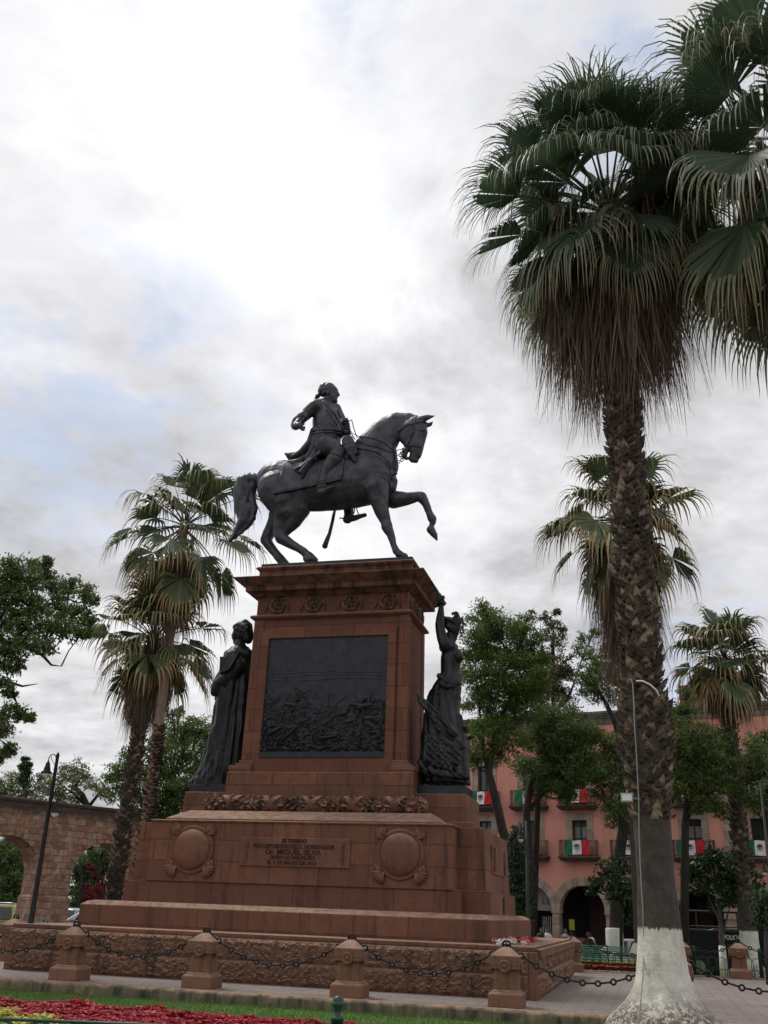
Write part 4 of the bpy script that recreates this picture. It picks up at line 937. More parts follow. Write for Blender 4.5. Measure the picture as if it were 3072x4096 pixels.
# ================================================================== GROUND
def gh(x, y):           # terrain height: level square, falling gently toward the street and arcade
    t = max(0., min(1., (y-19.)/16.)); return -.6*t*t*(3-2*t) if x > -6 else -.12*t
def sheet_mesh(name, x0, x1, y0, y1, st_, mat, f):
    nx = max(1, int((x1-x0)/st_)); ny = max(1, int((y1-y0)/st_)); vs = [(x0+(x1-x0)*i/nx, y0+(y1-y0)*j/ny, 0) for j in range(ny+1) for i in range(nx+1)]
    vs = [(x, y, f(x, y)) for x, y, _ in vs]; mb = MB(); mb.add(vs, [(j*(nx+1)+i, j*(nx+1)+i+1, (j+1)*(nx+1)+i+1, (j+1)*(nx+1)+i) for j in range(ny) for i in range(nx)])
    return mb.build(name, mat, fix=False)
def smooth(x, a, b): t = max(0., min(1., (x-a)/(b-a))); return t*t*(3-2*t)
def base_h(x, y): return -.26-.42*smooth(y, 18, 34)*smooth(x, -12, 2)-.08*smooth(y, 12, 20)
g = sheet_mesh('ground', -90, 90, -30, 130, 4., M['asphalt'], lambda x, y: base_h(x, y)-.02); struct(g)
g2 = MB(); g2.add([(-3000, -3000, -1.2), (3000, -3000, -1.2), (3000, 3000, -1.2), (-3000, 3000, -1.2)], [(0, 1, 2, 3)]); struct(g2.build('distant_ground', M['soil'], fix=False))
# plaza platform with kerb along the near bed
EX = 9.15
mb = MB(); mb.box(-9.2, EX, 2.72, 18.5, -.3, 0); mb.box(EX, 30, -22, 19.5, -.3, -.003); mb.box(-30, -9.2, 2.72, 12, -.3, -.006)
struct(mb.build('plaza_paving', M['plaza']))
mb = MB()       # rough kerb
def rough_bar(mb, p0, p1, w, h, amp, step=.028):
    p0 = Vector(p0); p1 = Vector(p1); d = (p1-p0); L = d.length; d.normalize(); n = Vector((d.y, -d.x, 0)); N = int(L/step)
    prof = [(w*.5, -h), (w*.53, -h*.7), (w*.52, -h*.45), (w*.50, -h*.2), (w*.40, -.004), (.0, .004), (-w*.5, .004), (-w*.5, -h)]
    vs = []
    for i in range(N+1):
        p = p0+d*(L*i/N); q = (L*i/N) % .95; jt = .02 if q < .04 else 0.
        for k, (a, b) in enumerate(prof):
            e = amp*(noise.fractal(Vector((p.x*6+k*.4, p.y*6, b*12)), .8, 2.1, 5)) if k < 6 else 0
            vs.append(p+n*(a+e-jt*(k < 4))+Vector((0, 0, b+(e*.35-jt*.4 if k in (3, 4, 5) else 0))))
    m = len(prof); mb.add(vs, [(i*m+k, i*m+(k+1) % m, (i+1)*m+(k+1) % m, (i+1)*m+k) for i in range(N) for k in range(m)])
rough_bar(mb, (-14, 2.6, .01), (EX+.12, 2.6, .01), .26, .3, .03); 
struct(mb.build('kerb', M['kerb'], smooth=True))
mb = MB(); rough_bar(mb, (EX+.02, 2.5, .01), (EX+.02, -3.2, .01), .26, .3, .03); struct(mb.build('side_kerb', M['kerb']))
mb = MB(); rough_bar(mb, (6.4, 18.25, .03), (18.5, 18.9, .03), .22, .25, .015); struct(mb.build('far_kerb', M['kerb']))
# near planting bed
g = sheet_mesh('lawn_ground', -14, EX-.05, -14, 2.55, .25, M['lawn'], lambda x, y: -.215+.02*noise.noise(Vector((x, y, 0)))); struct(g)
N = 46000; P = np.stack([rng.uniform(-7, EX-.2, N), rng.uniform(-1.75, 2.46, N), np.full(N, -.2)], 1)
d = rng.normal(size=(N, 3))*.35; d[:, 2] = 1; d *= rng.uniform(.03, .065, N)[:, None]; w = rng.normal(size=(N, 3)); w[:, 2] = 0; w *= .006/np.linalg.norm(w, axis=1)[:, None]
gm = leafmat('grass_blades', [(0, (.05, .12, .02)), (.5, (.09, .19, .03)), (1, (.19, .27, .07))], .3)
tag(stuff(quads_obj('lawn_grass', np.stack([P-w, P+w, P+d], 1), gm, None, rng.random(N), 3)), 'strip of short bright green grass between the kerb and the red flower bed', 'grass')
# red flower bed: starry leaf rosettes on a low mound
def rosettes(C, size, nl, asp, rnd_tilt=.5):
    out = []; R = len(C)
    for k in range(nl):
        an = 2*PI*k/nl+rng.uniform(0, .6, R); el = rng.uniform(.0, .5, R)
        d = np.stack([np.cos(an), np.sin(an), el], 1); d /= np.linalg.norm(d, axis=1)[:, None]; w = np.stack([-np.sin(an), np.cos(an), rng.normal(0, .3, R)], 1)
        L = (size*rng.uniform(.7, 1.25, R))[:, None]; out.append(np.stack([C, C+d*L*.5+w*L*asp, C+d*L-np.array([0, 0, .2])*L*.5, C+d*L*.5-w*L*asp], 1))
    return np.concatenate(out)
N = 30000; x = rng.uniform(-5.2, 4.6, N); y = rng.uniform(-5.2, -.98, N)-.42*np.clip((x+2)/5.5, 0, 1)+.06*np.sin(x*3)+.05*np.sin(x*11); hgt = np.array([.0+.09*noise.noise(Vector((a*1.3, b*1.3, 0)))+.05*noise.noise(Vector((a*5, b*5, 3))) for a, b in zip(x, y)])
C = np.stack([x, y, hgt-.05*rng.random(N)**2], 1); keep = (y > -2.9-(x+1.)*.50+.22*np.sin(x*6))
C = C[keep]; V = rosettes(C, .062, 6, .24); tn = np.clip(np.tile(rng.normal(.5, .2, len(C)), 6)+rng.normal(0, .08, len(V)), 0, .97)
tag(stuff(quads_obj('red_flowers', V, M['flower_red'], None, tn)), 'dense bed of deep red flowers in the lower left foreground', 'flowers')
mb = MB(); mb.box(-5.4, 4.8, -6.4, -1.25, -.25, -.09); struct(mb.build('bed_soil', M['soil'], bevel=.05))
N = 3600; x = rng.uniform(-3.5, 1.9, N); y = rng.uniform(-6.6, -2.2, N); keep = (y < -2.85-(x+1.)*.50+.22*np.sin(x*6)); C = np.stack([x, y, -.02+.08*rng.random(N)], 1)[keep]
V = rosettes(C, .10, 7, .19); tag(stuff(quads_obj('yellow_foliage', V, M['leaf_yellow'], None, rng.random(len(V)))), 'yellow green leafy plants at the lower left corner in front of the red flowers', 'plants')
# near green fence: thin rail on hoops and one ball-topped post
R0, R1, RP = gd(-60, 4074, 8.25), gd(1352, 4128, 8.15), gd(1352, 4022, 8.15)
nf = thing('garden_fence', 'dark green hoop fence with one ball-topped post at the bottom edge', 'fence', (R1.x, R1.y, -.22)); NFI = Matrix.Translation(-Vector(nf.location))
def nfp(o): o.matrix_parent_inverse = NFI; return o
mb = MB(); mb.tube([R0, R1], .011, 8); mb.tube([R1, R1+(R1-R0).normalized()*3], .011, 8); nfp(mb.build('rail', M['hoop_green'], nf, smooth=True))
mb = MB(); dd = (R1-R0).normalized()
for k in range(18):
    c = R0+dd*(.12+.27*k); mb.tube([c+dd*(.17*math.cos(t))+Vector((0, 0, -.2+.19*math.sin(t))) for t in np.linspace(0, PI, 13)], .009, 6)
    for s in (-1, 1): mb.tube([c+dd*.17*s+Vector((0, 0, -.2)), c+dd*.17*s+Vector((0, 0, -.8))], .009, 6)
nfp(mb.build('hoops', M['hoop_green'], nf, smooth=True))
mb = MB(); z = RP.z; mb.lathe([(.045, -.22), (.045, z-.10), (.052, z-.10), (.052, z-.075), (.026, z-.07), (.030, z-.03), (.044, z+.0), (.048, z+.01), (.048, z+.018), (.040, z+.022), (.043, z+.036), (.036, z+.055), (.018, z+.066), (.002, z+.068)], (RP.x, RP.y, 0), 20)
nfp(mb.build('post', M['green'], nf, smooth=True))
# ================================================================== BOLLARDS AND CHAINS
def bollard():
    t = thing('stone_bollard', '', '', (0, 0, 0)); mb = MB()
    mb.box(-.315, .315, -.315, .315, 0, .215); mb.fr(-.315, .315, -.315, .315, .215, -.275, .275, -.275, .275, .26); mb.fr(-.265, .265, -.265, .265, .26, -.225, .225, -.225, .225, .30)
    mb.build('base', M['post'], t, bevel=.012)
    mb = MB(); mb.fr(-.225, .225, -.225, .225, .29, -.205, .205, -.205, .205, .70); mb.build('shaft', M['post'], t, bevel=.025)
    mb = MB(); mb.box(-.285, .285, -.285, .285, .715, .875)
    for s in (-1, 1):
        mb.box(*sorted((s*.275, s*.19)), -.262, .262, .655, .72); mb.box(-.262, .262, *sorted((s*.275, s*.19)), .65, .72)
    mb.build('cap_block', M['post'], t, bevel=.01)
    mb = MB(); mb.fr(-.285, .285, -.285, .285, .875, -.075, .075, -.075, .075, 1.03); mb.build('pyramid_top', M['post'], t, bevel=.012)
    for ax, c in (((0, -1, 0), (0, -.26, .70)), ((0, 1, 0), (0, .26, .70)), ((1, 0, 0), (.26, 0, .70)), ((-1, 0, 0), (-.26, 0, .70))):
        mb = MB(); mb.lathe([(.115, 0), (.115, .035), (.105, .045), (.078, .05), (.062, .03), (.045, .03), (.035, .045), (.002, .05)], c, 20, ax); mb.build('rosette', M['post'], t, smooth=True)
    mb = MB(); mb.tube([(-.07, 0, 1.0), (-.07, 0, 1.10), (-.04, 0, 1.13), (.04, 0, 1.13), (.07, 0, 1.10), (.07, 0, 1.0)], .022, 8); mb.tube([(0, 0, 1.0), (0, 0, 1.09)], .02, 8)
    mb.build('iron_loop', M['iron'], t, smooth=True); return t
b0_ = bollard()
posts = [((-8.05, 7.9), 'stone bollard cut off at the left edge, with a green fence beside it'), ((-3.42, 3.22), 'second stone bollard from the left, before the left end of the base'),
 ((-.38, 3.22), 'stone bollard on the kerb below the left shield medallion'), ((2.77, 3.22), 'reddish stained stone bollard on the kerb, below the right end of the inscription'), ((5.87, 3.22), 'grey brown stone bollard at the right corner of the base, dark stained'),
 ((8.98, 3.30), 'stone bollard hidden behind the whitewashed foot of the big palm'), ((6.1, 17.35), 'stone bollard just behind the far right corner of the base, cut by it'), ((9.45, 17.35), 'stone bollard of which a strip shows right of the big palm foot'),
 ((11.25, 18.55), 'stone bollard standing free at the far right by the hoop fence'), ((12.1, 3.3), 'stone bollard right outside the photo holding the near right chain'), ((-8.1, 13.0), 'stone bollard beyond the left end of the base, only its top showing'), ((14.6, 18.9), 'stone bollard beyond the right edge of the photo'), ((-6.55, 3.22), 'stone bollard just left of the frame holding the front chain')]
bl = []
for i, ((x, y), lab) in enumerate(posts):
    pass
    o = b0_ if not bl else copy_tree(b0_); o.location = (x, y, 0); tag(o, lab, 'bollard', 'stone bollards around the monument'); bl.append(o)
    o.rotation_euler.z = random.uniform(-.03, .03)
def chain_obj(A, B, sag, lab, nring=11, rr=.046):
    A = Vector(A); B = Vector(B); o_ = Vector((A.x, A.y, A.z)); mb = MB(); rb = MB(); L = []
    for k in range(nring*2+1):
        t = k/(nring*2); p = A.lerp(B, t); p.z -= sag*4*t*(1-t); L.append(p-o_)
    d = (B-A).normalized(); side = Vector((d.y, -d.x, 0))
    for k in range(0, nring*2, 2):
        p, q = L[k], L[min(k+2, len(L)-1)]; e = (q-p).normalized(); mb.tube([p+e*rr*.75, q-e*rr*.75], .018, 6)
        if 0 < k: mb.torus(p, rr, .019, side+Vector((0, 0, .3*((k//2) % 3-1))), 14, 6)
    o = mb.build('iron_chain', M['iron'], smooth=True); o.location = o_; return tag(o, lab, 'chain', 'iron chains between the bollards')
tp = lambda i: (posts[i][0][0], posts[i][0][1], 1.09)
chain_obj(tp(12), tp(1), .60, 'iron chain hanging at the far left, up to the second bollard'); chain_obj(tp(1), tp(2), .58, 'iron chain hanging in front of the left half of the rusticated base'); chain_obj(tp(2), tp(3), .60, 'iron chain hanging between the left medallion bollard and the reddish bollard')
chain_obj(tp(3), tp(4), .60, 'iron chain between the reddish bollard and the dark corner bollard'); chain_obj(tp(4), tp(5), .62, 'iron chain dipping low across the paving toward the big palm'); chain_obj(tp(5), tp(9), .60, 'iron chain hanging in the lower right corner of the photo')
chain_obj(tp(6), tp(7), .55, 'distant iron chain beyond the far right corner of the base', 9); chain_obj(tp(7), tp(8), .35, 'distant iron chain running up to the free standing far bollard', 7); chain_obj(tp(8), tp(11), .5, 'distant iron chain at the right edge of the photo', 9)
chain_obj(tp(6), tp(4), .8, 'iron chain along the right side of the base', 26); chain_obj(tp(10), tp(0), .7, 'iron chain beyond the left end of the base', 12)
# ================================================================== PALMS
def frond_batch(specs, nseg=34, length=1., droop=1.):
    """specs: list of (origin, azimuth, elevation, petiole length, blade length, age, roll) -> (quads, tones, petiole tubes)"""
    Q = []; T = []; tubes = []
    for (O, az, el, pl, bl_, age, hang) in specs:
        O = np.array(O, float); dirx = np.array([math.cos(az), math.sin(az), 0.]); p = O.copy(); e = el; pts = [p.copy()]
        for k in range(6):
            p = p+(dirx*math.cos(e)+np.array([0, 0, math.sin(e)]))*pl/6; e -= hang*.07; pts.append(p.copy())
        tubes.append((pts, age)); fwd = dirx*math.cos(e)+np.array([0, 0, math.sin(e)]); side = np.array([-math.sin(az), math.cos(az), 0.]); nrm = np.cross(fwd, side); tw = rng.normal(0, .25)
        side = side*math.cos(tw)+nrm*math.sin(tw); nrm = np.cross(fwd, side); cup = rng.uniform(.25, .75); half = math.radians(rng.uniform(88, 124) if hang != .45 else rng.uniform(66, 84))
        th = np.linspace(-half, half, nseg+1); spl = rng.uniform(.52, .68)
        def rad_pt(t, r, fold):        # point on the fan surface at angle t, radius r
            d = fwd*math.cos(t)+side*math.sin(t); dz = -(r/bl_)**2*bl_*.18*hang
            return p+d*r+nrm*(fold+cup*abs(math.sin(t))*r*.55)+np.array([0, 0, dz])
        for k in range(nseg):
            t0, t1 = th[k], th[k+1]; tm = (t0+t1)/2; ll = bl_*(1-.22*(abs(tm)/half)**2)*rng.uniform(.9, 1.08)
            if rng.random() < .04+.10*age: continue
            fo = .010+.03*bl_*.4; a = p; r1 = ll*.28; r2 = ll*spl
            A1, B1, M1 = rad_pt(t0, r1, 0), rad_pt(t1, r1, 0), rad_pt(tm, r1, -fo*.5); A2, B2, M2 = rad_pt(t0, r2, 0), rad_pt(t1, r2, 0), rad_pt(tm, r2, -fo)
            sv = rng.normal(0, .12)+age*.55
            Q += [[p, A1, M1, M1], [p, M1, B1, B1], [A1, A2, M2, M1], [M1, M2, B2, B1]]; T += [sv-.05]*4
            # free drooping tip
            d = (M2-M1); d /= np.linalg.norm(d); cur = (A2+B2)/2; w0 = np.linalg.norm(B2-A2)*.5*.85; wv = (B2-A2)/np.linalg.norm(B2-A2); st_ = ll*(1-spl)*1.85/4; dr = (.62+.6*rng.random())*droop*(1+.3*hang)
            pa, pb_ = cur-wv*w0, cur+wv*w0
            for j in range(4):
                d = d+np.array([0, 0, -dr*(.45+.25*j)])+rng.normal(0, .06, 3); d /= np.linalg.norm(d); cur = cur+d*st_; ww = w0*(1-(j+1)/4.)*.8+.0015
                qa, qb = cur-wv*ww, cur+wv*ww; Q.append([pa, pb_, qb, qa]); T.append(sv+.22+.14*j+rng.normal(0, .07)); pa, pb_ = qa, qb
    return Q, T, tubes
def palm(name_label, base, heart, r0, r1, nlive, pet, blade, live_mat, skirt=None, zwhite=None, nboot=500, boot_r=.08, group='fan palms', nseg=30, z_boot=0., foot=None, age0=.0, extra=(), seed=1, dead_n=60, droop=1., full_tree=True, bulge=None, el_lo=-58, smooth_to=None, trunk=True):
    global rng; rng = np.random.default_rng(seed); rnd = random.Random(seed); base = Vector(base); heart = Vector(heart); t = thing('fan_palm', name_label, 'palm tree', base, group); H = (heart-base).length
    def loc(L): return [tuple(Vector(p)-base) for p in L]
    def ax(z):          # centre line at height fraction
        return base.lerp(heart, z)
    # trunk
    if trunk:
        mb = MB(); N = 100; n = 36; vs = []
        for i in range(N+1):
            s = (i/N)**1.7; c = ax(s)-base; z = s*H; r = r0+(r1-r0)*min(1, s*1.6)+(bulge[1]*math.exp(-((z-bulge[0])/.75)**2) if bulge else 0)
            if foot and len(foot) > 2: r = float(np.interp(z, [q[0] for q in foot], [q[1] for q in foot])) if z < foot[-1][0] else r
            elif foot: fr, fh = foot; r = r+(fr-r)*max(0, 1-z/fh)**1.25 if z < fh else r
            for k in range(n):
                a = 2*PI*k/n; rr = r*(1+(.10*noise.noise(Vector((math.cos(a)*2, math.sin(a)*2, z*2)))+.07*noise.noise(Vector((math.cos(a)*7, math.sin(a)*7, z*8)))) * (1.0 if (foot and z < (1.0 if len(foot) > 2 else foot[1])) else .25)); vs.append((c.x+rr*math.cos(a), c.y+rr*math.sin(a), c.z-(.1 if i == 0 else 0)))
        mb.add(vs, [(i*n+k, i*n+(k+1) % n, (i+1)*n+(k+1) % n, (i+1)*n+k) for i in range(N) for k in range(n)])
        if zwhite is not None:
            low = whitewash('whitewashed_palm_bark', -5 if not foot else (.86 if len(foot) > 2 else foot[1]*.72), zwhite)
            mb.build('trunk', low if smooth_to is None or smooth_to > H*.5 else low, t, smooth=True)
        else: mb.build('trunk', M['palm_smooth'] if smooth_to else M['palm_core'], t, smooth=True)
    # boots: old petiole bases in a spiral lattice
    if nboot:
        Q = []; T = []
        zt = H-.3
        for i in range(nboot):
            z = z_boot+(zt-z_boot)*(i+rnd.random())/nboot; a = i*2.39996+rnd.uniform(-.2, .2); s = z/H; c = ax(s)-base; r = (r0+(r1-r0)*min(1, s*1.6))+(bulge[1]*math.exp(-((z-bulge[0])/.75)**2) if bulge else 0)
            out = Vector((math.cos(a), math.sin(a), 0)); sd = Vector((-math.sin(a), math.cos(a), 0)); p = c+out*r*.93; h = boot_r*rnd.uniform(1.2, 2.5); w = boot_r*rnd.uniform(.7, 1.15); o_ = boot_r*rnd.uniform(.4, 1.7); tl = rnd.uniform(-.4, .4)
            b0v = p-sd*w; b1v = p+sd*w; top = p+out*o_+Vector((0, 0, h))+sd*tl*w; mid0 = p-sd*w*.75+out*o_*.5+Vector((0, 0, h*.55)); mid1 = p+sd*w*.75+out*o_*.5+Vector((0, 0, h*.55)); und = p+out*(o_*.9)+Vector((0, 0, h*.35)); tt = rnd.random()**1.5
            e = out*.02
            for q in ([b0v, b1v, und, und], [b1v, mid1, und, und], [mid0, b0v, und, und], [mid0, und, top, top], [und, mid1, top, top], [mid0+e, mid1+e, top+e, top+e]): Q.append([tuple(v) for v in q]); T.append(min(1, max(0, tt+rnd.uniform(-.12, .12))))
        quads_obj('petiole_stubs', Q, M['boot'], t, T)
    # live fronds
    specs = []
    for i in range(nlive):
        f = (i+.5)/nlive; el = math.radians(82-(82-el_lo)*f**.9)+rng.normal(0, .07); az = i*2.39996+rng.normal(0, .28); hb = heart-base
        O = (hb.x+.10*math.cos(az), hb.y+.10*math.sin(az), hb.z+.25-.55*f); specs.append((O, az, el, pet*rng.uniform(.42, 1.2)*(.95 if f < .4 else 1.2), blade*rng.uniform(.85, 1.1), np.clip(age0+.55*max(0, f-.45)**1.3*2+(.35 if rng.random() < .12 else 0), 0, 1), .35+1.1*f))
    for (az, el, pl, bl_, age) in extra: specs.append(((heart-base)[:], az, el, pl, bl_, age, .45))
    Q, T, tubes = frond_batch(specs, nseg, droop=droop); quads_obj('crown', Q, live_mat, t, np.clip(T, 0, 1))
    mb = MB()
    for pts, age in tubes: mb.tube(pts, [.042, .036, .028, .024, .02, .018, .015], 5)
    mb.build('petioles', PET, t, smooth=True)
    if skirt:
        len_, rad_, tone = skirt; specs = []; hb = heart-base
        Q = []; T = []
        for i in range(dead_n):
            az = i*2.39996+rng.normal(0, .2); f = rng.random(); O = np.array([hb.x+r1*.8*math.cos(az), hb.y+r1*.8*math.sin(az), hb.z-.35-len_*.35*f]); out = np.array([math.cos(az), math.sin(az), 0]); tn = np.array([-math.sin(az), math.cos(az), 0])
            q = O+out*rad_*(.45+.5*rng.random())*(1-f*.6)+np.array([0, 0, -.12]); tubes2 = [O, (O+q)/2+np.array([0, 0, .12]), q]
            FL = rng.uniform(.6, 1.25)
            for k in range(32):       # collapsed fan: long hanging strips
                a0_ = rng.normal(0, .09); start = q+tn*a0_*.6+out*rng.normal(0, .07); L = len_*.50*FL*rng.uniform(.7, 1.12); cur = start; w0 = rng.uniform(.012, .03); d = np.array([0, 0, -1.])+tn*a0_*.9+out*rng.normal(.03, .10); pa, pb_ = cur-tn*w0, cur+tn*w0; tk = np.clip(tone+rng.normal(0, .2), 0, 1)
                for j in range(4):
                    d = d*.8+np.array([0, 0, -.25])+rng.normal(0, .045, 3); d = d+rng.normal(0, .07, 3)*np.array([1, 1, .2]); cur = cur+d/np.linalg.norm(d)*L/4; ww = w0*(1-(j+1)/4.4); wv = tn*math.cos(j*.5+k)+out*math.sin(j*.5+k); qa, qb = cur-wv*ww, cur+wv*ww; Q.append([pa, pb_, qb, qa]); T.append(tk); pa, pb_ = qa, qb
            if i % 2 == 0: 
                s_ = tn*.02; Q.append([O-s_, O+s_, q+s_, q-s_]); T.append(.3)
        quads_obj('dead_frond_skirt', Q, M['palm_dead'], t, T)
    return t
PET = simple('petiole_green_brown', (.06, .055, .028), .45, 0, 6, .4)
# main palm
mpH = gd(2434, 850, 16.35)
mp = palm('tallest fan palm, right foreground, with whitewashed swollen foot and long brown skirt', (8.72, -.80, -.24), mpH, .29, .265, 40, 1.45, 1.35, M['palm_near'], (5.1, 1.35, .5), 1.73, 1900, .085, nseg=54, z_boot=3.25, foot=[(0, 1.13), (.11, 1.08), (.29, .98), (.51, .79), (.65, .63), (.84, .47), (1.1, .38), (1.5, .335), (2.2, .30)], extra=[(math.radians(a_), math.radians(e_), p_, b_, .0) for a_, e_, p_, b_ in ((285, 84, 2.1, 1.4), (250, 70, 2.0, 1.4), (200, 68, 2.1, 1.4), (195, 48, 1.9, 1.4), (230, 52, 1.8, 1.35), (15, 66, 2.1, 1.35), (20, 45, 2.0, 1.35), (195, 26, 1.9, 1.4), (205, 6, 1.9, 1.4), (190, -12, 1.8, 1.4), (215, -30, 1.8, 1.4), (330, 58, 1.9, 1.3))], seed=4, dead_n=120, droop=.95, el_lo=-55, smooth_to=5.4, bulge=(4.6, .11))
# neighbour palm whose trunk stands right of the photo
rp = palm('fan palm crown cut off by the right edge, fronds with yellow brown tips', (12.35, -1.6, -.1), gd(3180, 640, 15.9), .34, .33, 46, 1.85, 1.75, M['palm_near'], (4.2, 1.1, .4), 2., 200, .12, nseg=54, z_boot=5., seed=9, dead_n=90, age0=.20, droop=1.1, el_lo=-55)
# palm behind the main trunk
h = gd(2492, 2085, 38.2); b = gz(2577, 3880, 0)
palm('mid distance fan palm, crown spreading on both sides of the big scaly trunk', (b.x, b.y, -.05), h, .30, .28, 40, 1.75, 1.75, M['palm'], (8.2, 1.2, .45), .9, 300, .11, nseg=26, z_boot=4, foot=(.80, 1.0), seed=12, dead_n=90, age0=.30, el_lo=-48, droop=1.1)
h = gd(2893, 2640, 47.8); b = gz(3005, 3862, -.0); b = gd(3008, 3880, 47.)
palm('smaller fan palm at the far right before the pink building', (b.x, b.y, -.62), h, .40, .30, 38, 1.45, 1.5, M['palm'], (3.6, .8, .5), 1.95, 420, .12, nseg=24, z_boot=3.3, foot=(.72, .9), seed=15, dead_n=50, age0=.26, el_lo=-45)
# left pair
h = gd(738, 2105, 37.8); b = gd(585, 3240, 37.8)
lt = palm('left fan palm with smooth tan upper trunk and open drooping crown', (h.x-.10, h.y, -.3), h, .24, .17, 34, 2.0, 1.5, M['palm'], (5.6, .6, .6), None, 420, .13, nseg=26, z_boot=.5, seed=22, dead_n=26, age0=.28, el_lo=-62, smooth_to=1, droop=1.1)
h2 = gd(615, 2560, 39.2)
palm('shorter bushy fan palm on the left standing close behind the tallest one', (h2.x-.35, h2.y, -.3), h2, .32, .25, 40, 1.35, 1.45, M['palm'], (4.2, .95, .5), None, 620, .10, nseg=26, z_boot=.4, seed=27, dead_n=70, age0=.34, el_lo=-42)
# shorten the stubs of the tallest palm so its upper trunk is bare
for c in lt.children:
    if c.name.startswith('petiole_stubs'):
        me = c.data; n = len(me.vertices); co = np.zeros(n*3, np.float32); me.vertices.foreach_get('co', co); co = co.reshape(-1, 3); zc = (gd(640, 2890, 37.8).z+.3); co[:, 2] = co[:, 2]*zc/max(.1, co[:, 2].max())
        hb = h-Vector(lt.location); me.vertices.foreach_set('co', co.reshape(-1)); me.update()
        # follow the thicker foot
# floodlight, strap and conduit on the main palm
ax0 = Vector((8.72, -.80, 0)); dirc = (Vector(CAM)-ax0); dirc.z = 0; dirc.normalize(); sdv = Vector((dirc.y, -dirc.x, 0))
def on_trunk(u, v, off=.03, r=.30):
    if v < 3310: r = .285+.10+.11*math.exp(-((v-2900)/170)**2)
    s = None; d = Vector(ray(u, v)); o = Vector(CAM)-Vector((mp.location.x, mp.location.y, 0)); a = mpH-Vector(mp.location)
    # intersect with the (slightly leaning) trunk cylinder
    best = None
    for k in range(400):
        t_ = 12+k*.02; p = o+d*t_; c = a*(p.z/ a.z); dd_ = math.hypot(p.x-c.x, p.y-c.y)
        if best is None or dd_ < best[0]: best = (dd_, p)
        if dd_ < r+off: return p+Vector((mp.location.x, mp.location.y, 0))
    return best[1]+Vector((mp.location.x, mp.location.y, 0))
mb = MB(); L = [on_trunk(*q) for q in ((2512, 2722), (2522, 2716), (2530, 2730), (2535, 2800), (2538, 2900), (2545, 3000), (2550, 3100), (2555, 3200), (2556, 3330), (2560, 3430), (2566, 3560), (2571, 3620), (2574, 3720), (2575, 3800))]; 
mb.tube(L, .010, 8); mb.tube([L[-1], L[-1]+Vector((-.04, -.18, -.4)), L[-1]+Vector((-.10, -.5, -.75)), L[-1]+Vector((-.2, -.75, -1.25))], .010, 6)
cab = mb.build('electric_conduit', M['cable'], smooth=True); tag(cab, 'pale grey electric conduit running down the trunk of the big palm', 'cable')
mb = MB(); mb.tube([on_trunk(u, v, .05) for u, v in ((2545, 2724), (2570, 2724), (2600, 2738), (2625, 2760), (2637, 2785))], .014, 6)
tag(mb.build('white_strap', M['white'], smooth=True), 'white strap wound round the big palm trunk at the top of the conduit', 'strap')
fp = on_trunk(2530, 3190, .12); fp = gd(2508, 3192, math.hypot(fp.x-CAM[0], fp.y-CAM[1])+.1)
fl_ = thing('floodlight', 'small grey square floodlight fixed to the left side of the big palm trunk', 'floodlight', fp)
mb = MB(); mb.fr(-.09, .09, -.05, .05, -.065, -.10, .10, -.02, .07, .075); mb.build('housing', M['cable'], fl_, bevel=.01)
mb = MB(); mb.box(-.075, .075, -.056, -.052, -.045, .05); mb.build('lens', M['lamp_glass'], fl_)
mb = MB(); mb.tube([(.08, .02, .0), (.25, .05, -.02)], .015, 6); mb.tube([(0, 0, .07), (0.01, 0, .12)], .012, 6); mb.build('bracket', M['cable'], fl_)
fp2 = on_trunk(2468, 2262, .1)
fl2 = copy_tree(fl_); fl2.location = gd(2455, 2265, 20); fl2.rotation_euler = (0, -.5, .4); tag(fl2, 'small floodlight high on the big palm trunk, against the farther palm crown', 'floodlight')
